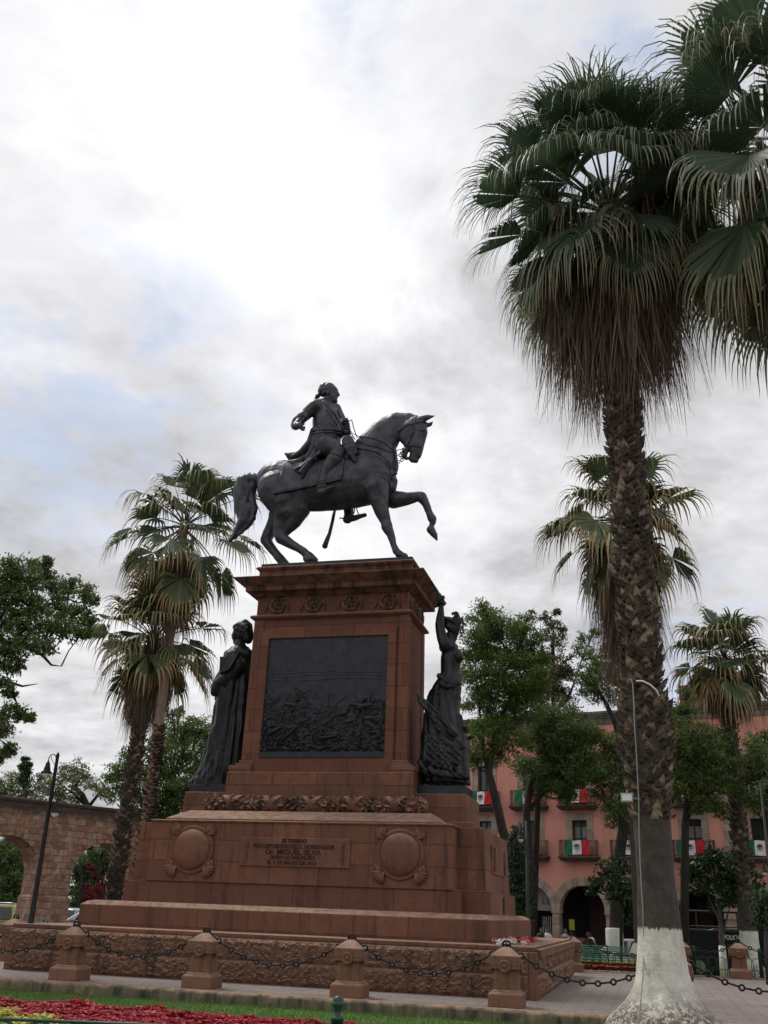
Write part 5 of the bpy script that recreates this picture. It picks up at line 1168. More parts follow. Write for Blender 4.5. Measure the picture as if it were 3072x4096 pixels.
# ================================================================== TREES
rng = np.random.default_rng(99)
def tree(label, d, trunk, clumps, mat, leaf=.11, dens=1., barkm=None, base_z=None, tr=(.22, .10), name='tree', group=None, asp=.38, dj=1.2, branches=True, cat='tree', sub=True, limbs=()):
    b = gd(*trunk[0], d); bz = base_z if base_z is not None else -.6; base = Vector((b.x, b.y, bz)); t = thing(name, label, cat, base, group); mb = MB(); T = [Vector(gd(u, v, d))-base for u, v in trunk]; T[0] = Vector((T[0].x, T[0].y, -.1)) if trunk[0][1] > 3500 else T[0]
    n = len(T); TR_ = tr; leaf = leaf*1.15; mb.tube(T, [tr[0]+(tr[1]-tr[0])*i/(n-1) for i in range(n)], 10)
    for L in limbs: Lp = [Vector(gd(u, v, d))-base for u, v in L]; mb.tube(Lp, [tr[1]*.95*(1-.88*i/(len(Lp)-1)) for i in range(len(Lp))], 8); T += Lp
    Q = []; tone = []
    for (u, v, r) in clumps:
        dd_ = d+rng.uniform(-dj, dj); c = Vector(gd(u, v, dd_))-base; R = r*1.18*pxm(Vector(c)+base)
        if branches:
            p = min(T[1:], key=lambda q: (q-c).length+max(0, q.z-c.z)*2); mid = p.lerp(c, .5)+Vector((rng.normal(0, .12), rng.normal(0, .12), -.1)); L = [p, mid, c, c+Vector((rng.normal(0, R*.4), 0, R*.4))]; mb.tube(L, [tr[1]*.30, tr[1]*.22, tr[1]*.13, .008], 6)
            for k in range(9):
                e = c+Vector(rng.normal(0, R*.5, 3)); mb.tube([L[1].lerp(L[2], rng.random()), c.lerp(e, .5)+Vector((0, 0, .05)), e], [tr[1]*.15, .012, .005], 4)
        ns = max(5, int(24*dens**.5)); SC = rng.normal(size=(ns, 3)); SC = SC/np.linalg.norm(SC, axis=1)[:, None]*(rng.random((ns, 1))**.45)*R*np.array([1., 1., .85]); nl = max(10, int(dens*(R/leaf)**2*34/ns))
        for s in SC:
            C = np.array(c)+s+rng.normal(size=(nl, 3))*R*.21*np.array([1, 1, .6]); Q.append(leaf_quads(C, leaf, asp, .25)); tone.append(np.clip(rng.normal(.45, .13)+rng.normal(0, .16, nl), 0, .98))
    mb.build('trunk', barkm or M['bark'], t, smooth=True); quads_obj('crown', np.concatenate(Q), mat, t, np.concatenate(tone)); return t
G1 = 'leafy trees in front of the pink building'
tree('leaning light green tree beside the chained woman statue, crown up to her hands', 40, [(2075, 3700), (2052, 3430), (2011, 3324), (1985, 3209), (1955, 3093), (1965, 3010), (1990, 2900)],
 [(1915, 2600, 75), (1900, 2530, 60), (1935, 2470, 55), (1990, 2500, 70), (2045, 2540, 75), (2090, 2600, 70), (1985, 2600, 80), (1930, 2700, 75), (2020, 2690, 90), (2090, 2720, 80), (1915, 2800, 60), (1970, 2800, 85), (2050, 2810, 90), (2110, 2820, 70), (1910, 2920, 55), (1970, 2900, 75), (2040, 2920, 80), (1930, 3000, 55), (2000, 3010, 55), (1900, 3040, 40), (1930, 2430, 35), (2110, 2660, 60), (2130, 2760, 60), (1860, 2700, 35), (1870, 2620, 26), (2090, 2520, 45), (2110, 2470, 30), (2150, 2640, 50), (2160, 2730, 55), (2150, 2560, 35)], M['leaf_bright'], .12, 1.25, tr=(.22, .12), group=G1, limbs=[[(1955, 3093), (1935, 3000), (1925, 2900), (1900, 2700)], [(1990, 2900), (2040, 2800), (2060, 2650)]])
tree('broad dark green tree with forked trunk right above the lamp post', 44, [(2112, 3700), (2115, 3400), (2105, 3250), (2120, 3150), (2150, 3060), (2180, 2960)],
 [(2120, 3060, 60), (2190, 2960, 80), (2230, 2890, 90), (2160, 2880, 70), (2300, 2900, 70), (2340, 2960, 75), (2280, 2990, 85), (2200, 3060, 80), (2150, 3140, 55), (2250, 3100, 75), (2330, 3060, 75), (2380, 3080, 50), (2200, 3150, 45), (2290, 3150, 50), (2110, 2960, 50), (2260, 3190, 30)], M['leaf_dark'], .12, 1.5, tr=(.19, .13), group=G1, limbs=[[(2105, 3250), (2170, 3180), (2250, 3120)]])
tree('thin crowned tree with rusty brown leaves and twiggy top between the two leafy trees', 47, [(2125, 3700), (2150, 3200), (2190, 3000), (2215, 2850), (2215, 2700), (2210, 2560)],
 [(2215, 2760, 50), (2190, 2700, 55), (2240, 2690, 45), (2200, 2620, 40), (2235, 2570, 35), (2190, 2540, 35), (2215, 2500, 30), (2250, 2520, 22), (2160, 2650, 35), (2255, 2640, 28), (2180, 2470, 22), (2230, 2450, 18), (2170, 2760, 50), (2150, 2810, 45), (2260, 2790, 40), (2270, 2700, 35)], M['leaf_rusty'], .12, 1.2, tr=(.16, .08), group=G1, limbs=[[(2215, 2850), (2275, 2790), (2300, 2720), (2340, 2600), (2360, 2560)], [(2215, 2700), (2170, 2600), (2160, 2480)]])
tree('light tree with a forked slanting limb and white painted foot, left of the big palm', 46, [(2460, 3800), (2466, 3600), (2480, 3400), (2505, 3250), (2500, 3080), (2465, 2900), (2425, 2815)],
 [(2440, 2780, 50), (2380, 2760, 55), (2340, 2700, 45), (2410, 2700, 60), (2450, 2690, 45), (2360, 2620, 35), (2310, 2600, 30), (2330, 2550, 26), (2420, 2600, 35), (2460, 2590, 25), (2380, 2530, 22), (2350, 2740, 40), (2480, 2720, 45), (2400, 2660, 45), (2490, 2640, 30)], M['leaf_bright'], .12, 1.0, tr=(.32, .1), group=G1, limbs=[[(2425, 2815), (2380, 2740), (2330, 2640)], [(2465, 2900), (2520, 2800), (2560, 2760)]])
tree('drooping tree with reddish tinged leaves hanging left of the big palm trunk', 45, [(2475, 3700), (2480, 3300), (2480, 3050)],
 [(2400, 2960, 45), (2440, 2990, 55), (2490, 2960, 55), (2420, 3050, 60), (2480, 3060, 65), (2380, 3100, 45), (2440, 3130, 60), (2500, 3150, 55), (2430, 3200, 50), (2470, 3250, 50), (2400, 3170, 35), (2450, 3290, 32), (2540, 3000, 50)], M['leaf_dark'], .12, .9, tr=(.07, .06), group=G1)
tree('full dark green tree between the big palm trunk and the smaller right palm', 46, [(2720, 3700), (2740, 3300), (2760, 3150), (2790, 3050)],
 [(2710, 2900, 60), (2740, 2840, 45), (2770, 2950, 75), (2700, 3000, 70), (2830, 2960, 65), (2780, 3040, 80), (2860, 3040, 70), (2700, 3090, 60), (2880, 2960, 45), (2820, 3120, 75), (2750, 3130, 65), (2880, 3130, 55), (2790, 3210, 45), (2700, 3180, 45), (2850, 3210, 40), (2880, 3240, 35), (2740, 2780, 30)], M['leaf_dark'], .12, 1.5, tr=(.19, .12), group=G1, limbs=[[(2760, 3150), (2830, 3180), (2900, 3250)]])
tree('leafy tree at the right edge of the photo behind the small palm trunk', 45, [(3100, 3700), (3080, 3300), (3060, 3100)],
 [(3010, 2990, 50), (3060, 2960, 50), (3000, 3060, 50), (3060, 3060, 70), (3010, 3130, 50), (3070, 3150, 60), (3030, 3210, 45), (2985, 3180, 35)], M['leaf_dark'], .12, 1.2, tr=(.25, .15), group=G1)
mbW = MB(); p = gd(2457, 3735, 45.7); mbW.lathe([(.42, -.68), (.40, .0), (.37, .5), (.36, 1.2), (.33, 1.25)], (p.x, p.y, 0), 20)
for o in bpy.data.objects:
    if o.get('label', '') and 'forked slanting limb and white' in str(o.get('label', '')):
        w = mbW.build('painted_foot', M['white'], o, smooth=True); w.matrix_parent_inverse = Matrix.Translation(-Vector(o.location))
G2 = 'small glossy leaved trees'
tree('small glossy dark leaved tree left of the big palm foot', 40, [(2590, 3760), (2560, 3690), (2520, 3600), (2480, 3520)], [(2395, 3530, 32), (2430, 3480, 42), (2490, 3470, 44), (2440, 3550, 42), (2500, 3550, 50), (2480, 3600, 36), (2530, 3630, 40), (2540, 3680, 26), (2370, 3560, 20)], M['leaf_glossy'], .16, 1.3, tr=(.08, .05), group=G2, dj=.6, asp=.42, base_z=-.4)
tree('small glossy leaved tree with forked pale trunk between the two right palms', 48, [(2887, 3850), (2887, 3740), (2880, 3660), (2870, 3600)], [(2760, 3500, 35), (2800, 3470, 45), (2850, 3430, 50), (2840, 3520, 55), (2900, 3470, 60), (2790, 3540, 35), (2890, 3560, 55), (2940, 3520, 50), (2990, 3500, 45), (2960, 3450, 40), (2930, 3600, 42), (3010, 3550, 40), (2870, 3620, 32)], M['leaf_glossy'], .20, 1.5, barkm=M['bark_grey'], tr=(.11, .09), group=G2, dj=.6, asp=.42, base_z=-.6, limbs=[[(2887, 3740), (2905, 3680), (2925, 3610)], [(2885, 3700), (2860, 3640), (2820, 3560)]])
tree('dark shrub cut by the right edge of the photo below the flags', 33, [(3060, 3850), (3060, 3700)], [(3050, 3600, 45), (3040, 3680, 35), (3075, 3640, 50)], M['leaf_glossy'], .14, 1.4, tr=(.06, .05), group=G2, dj=.5, asp=.42, base_z=-.35)
mb = MB(); p = gd(2889, 3800, 47.95); mb.lathe([(.19, -.62), (.16, .1), (.14, .70)], (p.x, p.y, 0), 12); tag(mb.build('painted_trunk_band', M['white'], smooth=True), 'white painted lower trunk of the small forked tree', 'painted trunk')
tree('narrow dark cypress column hugging the right corner of the pedestal', 36, [(2075, 3720), (2075, 3600), (2075, 3350)], [(2070, 3330, 28), (2065, 3370, 32), (2075, 3410, 36), (2065, 3450, 38), (2080, 3490, 40), (2070, 3530, 44), (2075, 3570, 46), (2080, 3610, 46), (2075, 3650, 44), (2078, 3690, 42)], M['leaf_cypress'], .09, 2.2, tr=(.09, .06), dj=.2, base_z=-.4, name='cypress')
# left side
G3 = 'green trees on the left'
tree('big dark green tree whose branches reach in from the left edge', 27, [(-420, 3700), (-380, 3200), (-330, 2900), (-200, 2700), (-60, 2560)],
 [(0, 2300, 60), (60, 2270, 55), (110, 2320, 55), (180, 2290, 45), (200, 2350, 50), (280, 2350, 45), (340, 2370, 38), (370, 2400, 28), (20, 2390, 60), (90, 2400, 60), (160, 2430, 50), (250, 2440, 55), (310, 2450, 45), (355, 2480, 32), (20, 2480, 60), (100, 2500, 60), (190, 2510, 60), (270, 2520, 50), (330, 2530, 30), (40, 2570, 55), (120, 2580, 50), (190, 2590, 35), (10, 2650, 50), (60, 2660, 40), (10, 2740, 40), (40, 2770, 25), (20, 2860, 45), (80, 2850, 36), (120, 2870, 20), (10, 2930, 40), (40, 3000, 30), (5, 3030, 30), (140, 2260, 25), (190, 2245, 20), (-110, 2360, 90), (-220, 2450, 110), (-100, 2540, 90), (-320, 2600, 110), (-200, 2650, 90), (-430, 2750, 100), (-330, 2450, 90), (-120, 2250, 70)], M['leaf_dark'], .105, 1.7, tr=(.3, .07), group=G3, base_z=-.2,
 limbs=[[(-200, 2700), (-40, 2620), (60, 2560), (160, 2440), (260, 2390)], [(-330, 2900), (-150, 2880), (0, 2880), (90, 2850)], [(60, 2560), (170, 2620), (205, 2660), (245, 2665)], [(-60, 2760), (40, 2730), (90, 2745), (150, 2735)], [(60, 2560), (200, 2520), (310, 2460)], [(-60, 2560), (20, 2440), (80, 2320)]])
tree('bright green leafy tree rising behind the two left palms and the robed statue', 47, [(700, 3560), (700, 3300), (690, 3100)],
 [(430, 3120, 30), (470, 3080, 45), (520, 3030, 45), (480, 3150, 55), (560, 3090, 70), (620, 3000, 55), (690, 2950, 60), (740, 2910, 50), (800, 2920, 60), (840, 2960, 55), (650, 3060, 75), (740, 3020, 80), (820, 3040, 70), (560, 3180, 60), (660, 3160, 80), (760, 3140, 80), (840, 3130, 60), (700, 3230, 80), (800, 3220, 70), (560, 3240, 50), (620, 3260, 60), (690, 2860, 26), (720, 2840, 18)], M['leaf_bright'], .13, 1.2, tr=(.3, .18), group=G3, base_z=-.5)
tree('open branched grey green tree over the aqueduct wall left of the palms', 62, [(360, 3400), (352, 3230), (330, 3180), (300, 3150)], [(230, 3120, 35), (270, 3090, 40), (310, 3080, 40), (340, 3110, 35), (300, 3140, 38), (250, 3160, 35), (380, 3140, 30), (410, 3170, 30), (200, 3170, 35), (440, 3190, 26), (230, 3200, 30), (300, 3200, 30)], M['leaf_far'], .15, .9, tr=(.22, .12), group=G3, base_z=-.5, limbs=[[(352, 3230), (400, 3170), (430, 3130)], [(352, 3230), (290, 3170), (240, 3140)]])
tree('rounded olive green tree above the far left end of the aqueduct', 64, [(30, 3400), (40, 3200)], [(0, 3150, 40), (50, 3130, 45), (20, 3180, 40), (90, 3150, 40), (110, 3180, 40), (60, 3200, 35), (140, 3200, 30), (180, 3140, 34), (170, 3110, 28)], M['leaf_far'], .15, 1., tr=(.2, .12), group=G3, base_z=-.5)
tree('dark narrow conifer standing above the aqueduct left of the lamp post', 60, [(100, 3400), (103, 3040)], [(100, 3040, 14), (96, 3060, 17), (104, 3080, 20), (98, 3100, 24), (104, 3125, 27), (118, 3060, 10), (82, 3070, 9)], M['leaf_cypress'], .13, 1.6, tr=(.12, .04), dj=.2, name='conifer', base_z=-.5)
tree('dark green shrubbery seen through the left arch of the aqueduct', 62, [(60, 3690), (60, 3560)], [(-20, 3420, 60), (40, 3400, 55), (90, 3440, 50), (0, 3500, 60), (70, 3500, 60), (130, 3500, 40), (20, 3570, 60), (90, 3580, 55), (150, 3570, 40), (-30, 3600, 60), (40, 3630, 50), (110, 3640, 40), (150, 3450, 45), (160, 3640, 40)], M['leaf_dark'], .17, 2.0, tr=(.2, .1), base_z=-.4, name='shrubbery', cat='shrub')
tree('green shrubbery seen through the right arch of the aqueduct', 63, [(420, 3690), (420, 3560)], [(340, 3440, 35), (380, 3410, 40), (430, 3400, 45), (480, 3410, 45), (330, 3500, 35), (400, 3480, 45), (460, 3480, 50), (500, 3530, 50), (350, 3560, 40), (420, 3560, 45), (480, 3590, 45), (330, 3620, 40), (400, 3640, 40), (530, 3460, 40), (300, 3480, 40), (310, 3560, 45), (300, 3640, 45), (350, 3500, 45), (380, 3600, 50), (290, 3420, 30), (450, 3640, 50)], M['leaf_dark'], .17, 2.0, tr=(.2, .1), base_z=-.4, name='shrubbery', cat='shrub')
tree('red flowering bougainvillea in the right arch of the aqueduct', 58, [(420, 3660), (420, 3600)], [(370, 3470, 9), (352, 3460, 7), (385, 3500, 14), (410, 3540, 22), (440, 3500, 14), (440, 3560, 26), (470, 3540, 20), (380, 3560, 26), (350, 3580, 24), (400, 3590, 30), (450, 3590, 24), (360, 3600, 22), (430, 3620, 26), (480, 3490, 10), (345, 3545, 10)], M['boug'], .10, .55, tr=(.06, .03), base_z=-.3, name='bougainvillea', cat='shrub', asp=.7, dj=.3)
for i, (u, v) in enumerate([(405, 3420), (335, 3470)]):      # yuccas
    c = gd(u, v, 60); y_ = thing('yucca', ['spiky yucca silhouetted near the top of the right aqueduct arch', 'lower spiky yucca at the left side of the right aqueduct arch'][i], 'yucca', (c.x, c.y, -.4), 'yuccas behind the aqueduct'); N = 70
    d = rng.normal(size=(N, 3)); d[:, 2] = np.abs(d[:, 2])*.8-.25; d /= np.linalg.norm(d, axis=1)[:, None]; w = np.cross(d, [0, 0, 1.])*.035; O = np.array([0, 0, c.z+.4]); quads_obj('leaves', np.stack([O-w+0*d, O+w+0*d, O+d*.75+w*.2-np.array([0, 0, .1]), O+d*.75-w*.2-np.array([0, 0, .1])], 1), M['leaf_cypress'], y_, rng.random(N))
    mb = MB(); mb.tube([(0, 0, 0), (.05, 0, c.z*.5), (0, 0, c.z+.4)], .1, 7); mb.build('stem', M['bark'], y_)
# ================================================================== AQUEDUCT
aq = thing('stone_aqueduct', 'old pinkish stone aqueduct with round arches crossing behind the left of the monument', 'aqueduct', (-14.79, 20.15, -.2), None, math.radians(62))
def arch_wall(mb, s0, s1, zb, zt, y0, y1, cx, R, zs, n=20):
    """wall slab s0..s1 with one round-headed opening centred cx, radius R, springing zs"""
    arc = [(cx-R*math.cos(t), zs+R*math.sin(t)) for t in np.linspace(0, PI, n)]
    poly_l = []
    for yy, flip in ((y0, False), (y1, True)):
        b = len(mb.v)
        vs = [(s0, zb), (cx-R, zb)]+arc+[(cx+R, zb), (s1, zb), (s1, zt), (s0, zt)]
    # left pier, right pier and spandrel strips as quads
    def q(a, b_, c, d):
        i = len(mb.v)
        for (s, z) in (a, b_, c, d): mb.v += [(s, y0, z)]
        for (s, z) in (a, b_, c, d): mb.v += [(s, y1, z)]
        for f in ((i, i+1, i+2, i+3), (i+7, i+6, i+5, i+4)): mb.f.append(f); mb.mi.append(mb.cur)
    q((s0, zb), (cx-R, zb), (cx-R, zs), (s0, zs)); q((cx+R, zb), (s1, zb), (s1, zs), (cx+R, zs))
    q((s0, zs), (cx-R, zs), (cx-R, zt), (s0, zt)); q((cx+R, zs), (s1, zs), (s1, zt), (cx+R, zt))
    for (a, b_) in zip(arc[:-1], arc[1:]): q(a, b_, (b_[0], zt), (a[0], zt))
    L = [(cx-R, zb)]+arc+[(cx+R, zb)]
    for (a, b_) in zip(L[:-1], L[1:]):
        i = len(mb.v); mb.v += [(a[0], y0, a[1]), (b_[0], y0, b_[1]), (b_[0], y1, b_[1]), (a[0], y1, a[1])]; mb.f.append((i, i+1, i+2, i+3)); mb.mi.append(mb.cur)
    i = len(mb.v); mb.v += [(s0, y0, zt), (s1, y0, zt), (s1, y1, zt), (s0, y1, zt)]; mb.f.append((i, i+1, i+2, i+3)); mb.mi.append(mb.cur)
mb = MB(); per = 4.42
for k in range(-3, 5): cx = -2.17+per*k; arch_wall(mb, cx-per/2, cx+per/2, -.3, 5.12+.2, 0, 1.15, cx, 1.47, 2.35+.2)
mb2 = MB()
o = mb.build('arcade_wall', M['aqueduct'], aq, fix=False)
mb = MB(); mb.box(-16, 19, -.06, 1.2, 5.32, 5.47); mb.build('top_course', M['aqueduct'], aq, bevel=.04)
for k in range(-3, 5):
    cx = -2.17+per*(k+.5); mb = MB(); mb.box(cx-.80, cx+.80, -.10, 1.25, -.3, 1.75); mb.fr(cx-.80, cx+.80, -.10, 1.25, 1.75, cx-.76, cx+.76, -.01, 1.16, 1.86); mb.build('pier_base', M['aqueduct'], aq, bevel=.03)
    mb = MB(); cx2 = -2.17+per*k
    for j in range(15):
        t0, t1 = PI*j/15+.01, PI*(j+1)/15-.01; q = [(cx2-1.475*math.cos(t0), 2.55+1.475*math.sin(t0)), (cx2-1.475*math.cos(t1), 2.55+1.475*math.sin(t1)), (cx2-1.85*math.cos(t1), 2.55+1.85*math.sin(t1)), (cx2-1.85*math.cos(t0), 2.55+1.85*math.sin(t0))]
        mb.prism(q, (0, .02+.01*(j % 2), 0), (1, 0, 0), (0, 0, 1), (0, -.05, 0))
    mb.build('voussoirs', M['aqueduct'], aq, bevel=.01)
# ================================================================== PINK BUILDING
HD = math.radians(-15); BO = gd(2336, 3668, 58); bd = thing('pink_building', 'three storey salmon pink colonial building with stone arcade and iron balconies on the right', 'building', (BO.x, BO.y, 0), None, HD)
ZG = -.7
def bp(mb, name, mat, par=None, **k): return mb.build(name, mat, par or bd, **k)
wins = [-11.65, -8.75, -5.85, -2.95, -.05, 2.86, 6.23, 9.58, 12.9]
arches = [(-9.1, 1.28), (-6.03, 1.28), (-3.1, 1.28), (-.09, 1.28), (3.05, 1.28), (6.2, 1.22), (9.62, 1.2), (12.9, 1.22)]
rows = [(5.35, 6.68), (8.1, 9.87)]
WW = .43
mb = MB()      # wall above the arcade, with real window openings
xs = [-16.]
for w in wins: xs += [w-WW, w+WW]
xs += [18.]
def wallq(mb, x0, x1, z0, z1): mb.box(x0, x1, 0, .45, z0, z1)
for i in range(0, len(xs)-1):
    x0, x1 = xs[i], xs[i+1]
    if i % 2 == 0: wallq(mb, x0, x1, 3.62, 12.45)
    else: wallq(mb, x0, x1, 3.62, rows[0][0]-.55); wallq(mb, x0, x1, rows[0][1], rows[1][0]-.6); wallq(mb, x0, x1, rows[1][1], 12.45)
bp(mb, 'wall', M['wall_pink'])
# ground floor spandrels and piers
mb = MB(); ed = [-16]+[(arches[i][0]+arches[i+1][0])/2 for i in range(len(arches)-1)]+[18]
for i, (cx, R) in enumerate(arches): arch_wall(mb, ed[i], ed[i+1], 1.95, 3.62, .0, .5, cx, R, 1.9501)
bp(mb, 'arcade_spandrel', M['wall_pink'], fix=False)
for i, (cx, R) in enumerate(arches):
    mb = MB(); nb = 13
    for j in range(nb):
        t0, t1 = PI*j/nb+.004, PI*(j+1)/nb-.004; R1 = R+.44; a = [(cx-R*math.cos(t0), 1.95+R*math.sin(t0)), (cx-R*math.cos(t1), 1.95+R*math.sin(t1)), (cx-R1*math.cos(t1), 1.95+R1*math.sin(t1)), (cx-R1*math.cos(t0), 1.95+R1*math.sin(t0))]
        a = [(max(ed[i]+.01, min(ed[i+1]-.01, p[0])), p[1]) for p in a]
        mb.cur = j % 2; mb.prism(a, (0, -.035, 0), (1, 0, 0), (0, 0, 1), (0, .50, 0))
    bp(mb, 'stone_arch', [M['trim'], M['trim2']])
for i in range(len(arches)-1):
    x0 = arches[i][0]+arches[i][1]; x1 = arches[i+1][0]-arches[i+1][1]; mb = MB(); z = ZG; k = 0
    while z < 1.75: h_ = .38; mb.cur = (k+i) % 2; mb.box(x0+.03, x1-.03, -.03, .47, z, min(1.8, z+h_-.008)); z += h_; k += 1
    mb.cur = 0; mb.box(x0-.02, x1+.02, -.08, .52, 1.79, 1.95); bp(mb, 'pier', [M['trim'], M['trim2']], bevel=.01)
# arcade interior
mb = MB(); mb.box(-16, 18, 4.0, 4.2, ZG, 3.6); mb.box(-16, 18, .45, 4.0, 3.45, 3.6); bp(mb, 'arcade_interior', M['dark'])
mb = MB(); mb.box(-4.4, -2.2, .9, .95, 1.9, 3.3); sb = bp(mb, 'shop_sign', M['curtain'])
M['sign_red'] = simple('sign_red', (.35, .03, .03), .6); M['sign_dark'] = simple('sign_dark', (.05, .04, .04), .6)
text('AV   V', -3.1, .88, 2.9, .28, M['sign_dark'], sb, 1.7); text('ID  LE', -2.9, .88, 2.35, .28, M['sign_red'], sb, 1.4)
mb = MB(); mb.box(-.9, .15, 3.7, 3.98, ZG, 2.9); mb.box(5.3, 6.1, 3.7, 3.98, ZG, 2.7); bp(mb, 'wooden_door', simple('brown_door', (.06, .025, .018), .7))
mb = MB()
for k in range(11): mb.box(-2.75+k*.11, -2.73+k*.11, 1.0, 1.02, .1, 1.6)
bp(mb, 'white_grille', M['white'])
mb = MB(); mb.box(-1.05, -.75, .55, .57, .95, 1.5); bp(mb, 'yellow_notice', simple('yellow_paper', (.4, .4, .04), .8))
# quoin pilaster
mb = MB(); z = 3.0; k = 0
while z < 9.8: mb.cur = k % 2; w = .26 if k % 2 else .34; mb.box(8.08-w, 8.08+w, -.06, .1, z, z+.37); z += .38; k += 1
bp(mb, 'quoin_pilaster', [M['trim'], M['trim2']], bevel=.01)
# parapet cornice
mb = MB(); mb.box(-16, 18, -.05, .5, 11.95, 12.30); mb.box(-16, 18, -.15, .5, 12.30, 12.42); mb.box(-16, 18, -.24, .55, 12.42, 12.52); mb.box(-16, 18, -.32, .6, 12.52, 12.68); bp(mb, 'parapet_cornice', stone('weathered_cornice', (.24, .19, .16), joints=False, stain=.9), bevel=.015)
mb = MB(); mb.box(8.2, 18, -.14, .0, 9.95, 10.15); mb.box(8.2, 18, -.2, .0, 10.15, 10.22); bp(mb, 'string_moulding', M['trim'])
mb = MB(); mb.box(5.6, 9.2, 2.0, 5.0, 12.3, 14.25); mb.box(5.55, 9.25, 1.95, 5.05, 14.25, 14.32); bp(mb, 'roof_water_tank_room', M['red_paint'])
mb = MB(); mb.tube([(.2, -.2, 12.75), (.25, -.3, 12.95), (.5, -.35, 12.98)], .03, 6); mb.lathe([(.02, .0), (.16, -.05), (.17, -.10), (.1, -.13)], (0.0, -.45, 12.95), 12); bp(mb, 'roof_lamp', M['cable'])
def window_set(x, z0, z1, row, i):
    mb = MB()
    for k in range(4): zz = z0-.55+(z1-z0+.55)*k/4; mb.cur = k % 2; mb.box(x-WW-.36, x-WW, -.04, .3, zz, z0-.55+(z1-z0+.55)*(k+1)/4-.006); mb.cur = (k+1) % 2; mb.box(x+WW, x+WW+.36, -.04, .3, zz, z0-.55+(z1-z0+.55)*(k+1)/4-.006)
    for k in range(3): mb.cur = k % 2; a = x-WW-.36+(2*WW+.72)*k/3; mb.box(a+.003, a+(2*WW+.72)/3-.003, -.045-.015*(k == 1), .3, z1, z1+.36)
    w = bp(mb, 'window', [M['trim'], M['trim2']], bevel=.008)
    mb = MB(); zb = z0-.55
    mb.box(x-WW, x-WW+.07, .2, .26, zb, z1); mb.box(x+WW-.07, x+WW, .2, .26, zb, z1); mb.box(x-.035, x+.035, .2, .26, zb, z1); mb.box(x-WW, x+WW, .2, .26, z1-.07, z1); mb.box(x-WW, x+WW, .205, .25, z0+.35, z0+.40); mb.build('frame', M['frame'], w)
    mb = MB(); mb.box(x-WW, x+WW, .27, .29, zb, z1); mb.build('pane', M['glass'], w)
    if (i+row) % 2 == 0:
        mb = MB()
        for k in range(14): a = x-WW+.05+k*.055; mb.box(a, a+.04, .235+.008*(k % 3), .262, zb, z1-.35)
        mb.build('curtain', M['curtain'], w)
    # balcony
    zs = zb; mb = MB(); mb.fr(x-1.02, x+1.02, -.52, 0, zs-.30, x-1.1, x+1.1, -.62, 0, zs-.16); mb.box(x-1.13, x+1.13, -.66, 0, zs-.16, zs-.08); b = bp(mb, 'balcony', simple('balcony_stone', (.085, .06, .05), .9, 0, 5, .5, .4), bevel=.01)
    mb = MB(); zt = zs+.78; A = (x-1.04, -.58); B = (x+1.04, -.58)
    for z in (zs, zt-.09, zt): mb.tube([(A[0], -.05, z), (A[0], A[1], z), (B[0], B[1], z), (B[0], -.05, z)], .014, 5)
    for k in range(21): a = A[0]+(B[0]-A[0])*k/20; mb.tube([(a, A[1], zs-.08), (a, A[1], zt)], .009, 4)
    for s in (-1, 1):
        for k in range(5): mb.tube([(x+s*1.04, -.08-.1*k, zs-.08), (x+s*1.04, -.08-.1*k, zt)], .009, 4)
    mb.build('railing', M['iron'], b)
    return zs
def flag_mats():
    return [simple('flag_green', (.005, .14, .055), .75, 0, 9, .2), simple('flag_white', (.74, .73, .72), .75, 0, 9, .06), simple('flag_red', (.50, .012, .022), .75, 0, 9, .15), simple('flag_emblem', (.09, .06, .035), .8, 0, 30, .5), simple('flag_wreath', (.06, .10, .06), .8, 0, 30, .4)]
FM = flag_mats(); Rb = Matrix.Rotation(HD, 4, 'Z')
def flag(x, z, lab, seed, w=1.5, h=.76):
    rnd = random.Random(seed); t = thing('mexican_flag', lab, 'flag', Vector((BO.x, BO.y, 0))+Rb @ Vector((x, -.63, z)), 'flags on the balconies', HD)
    def fy(a, b): return -.035*math.sin(a*9+seed*2)*(.3+b)-.02*math.sin(a*23+b*6+seed)-.03*b
    for c in range(3):
        mb = MB(); n, m = 10, 8; vs = []
        for j in range(m+1):
            for i in range(n+1): a = (c+i/n)/3; b = j/m; vs.append(((a-.5)*w, fy(a, b), -b*h-.05*math.sin(a*PI)*(1-b)*.6+.012*math.sin(a*14+seed)))
        mb.add(vs, [(j*(n+1)+i, j*(n+1)+i+1, (j+1)*(n+1)+i+1, (j+1)*(n+1)+i) for j in range(m) for i in range(n)]); mb.build(['green_band', 'white_band', 'red_band'][c], FM[c], t, smooth=True, fix=False)
    mb = MB(); cx, cz = 0, -h*.47       # coat of arms: eagle on cactus above a half wreath
    def dsk(px, pz, rx, rz, n=9): mb.prism([(px+rx*math.cos(2*PI*k/n), pz+rz*math.sin(2*PI*k/n)) for k in range(n)], (cx, fy(.5, .5)-.05, cz), (1, 0, 0), (0, 0, 1), (0, .012, 0))
    dsk(-.01, .05, .035, .075); dsk(.0, .13, .025, .03); mb.prism([(-.01, .12), (-.12, .11), (-.15, .02), (-.09, -.02), (-.03, .0)], (cx, fy(.5, .5)-.052, cz), (1, 0, 0), (0, 0, 1), (0, .012, 0)); mb.prism([(.01, .12), (.10, .14), (.13, .05), (.08, -.01), (.03, .0)], (cx, fy(.5, .5)-.052, cz), (1, 0, 0), (0, 0, 1), (0, .012, 0)); dsk(.0, -.06, .07, .02); dsk(-.04, .15, .02, .012)
    mb.build('coat_of_arms', FM[3], t)
    mb = MB(); mb.tube([(cx+.15*math.sin(a), fy(.5, .5)-.045, cz-.15*math.cos(a)) for a in np.linspace(-1.6, 1.6, 13)], .013, 5, sq=.4); mb.build('wreath', FM[4], t)
fl_l = {0: ['first floor', 'lower'], 1: ['second floor', 'upper']}
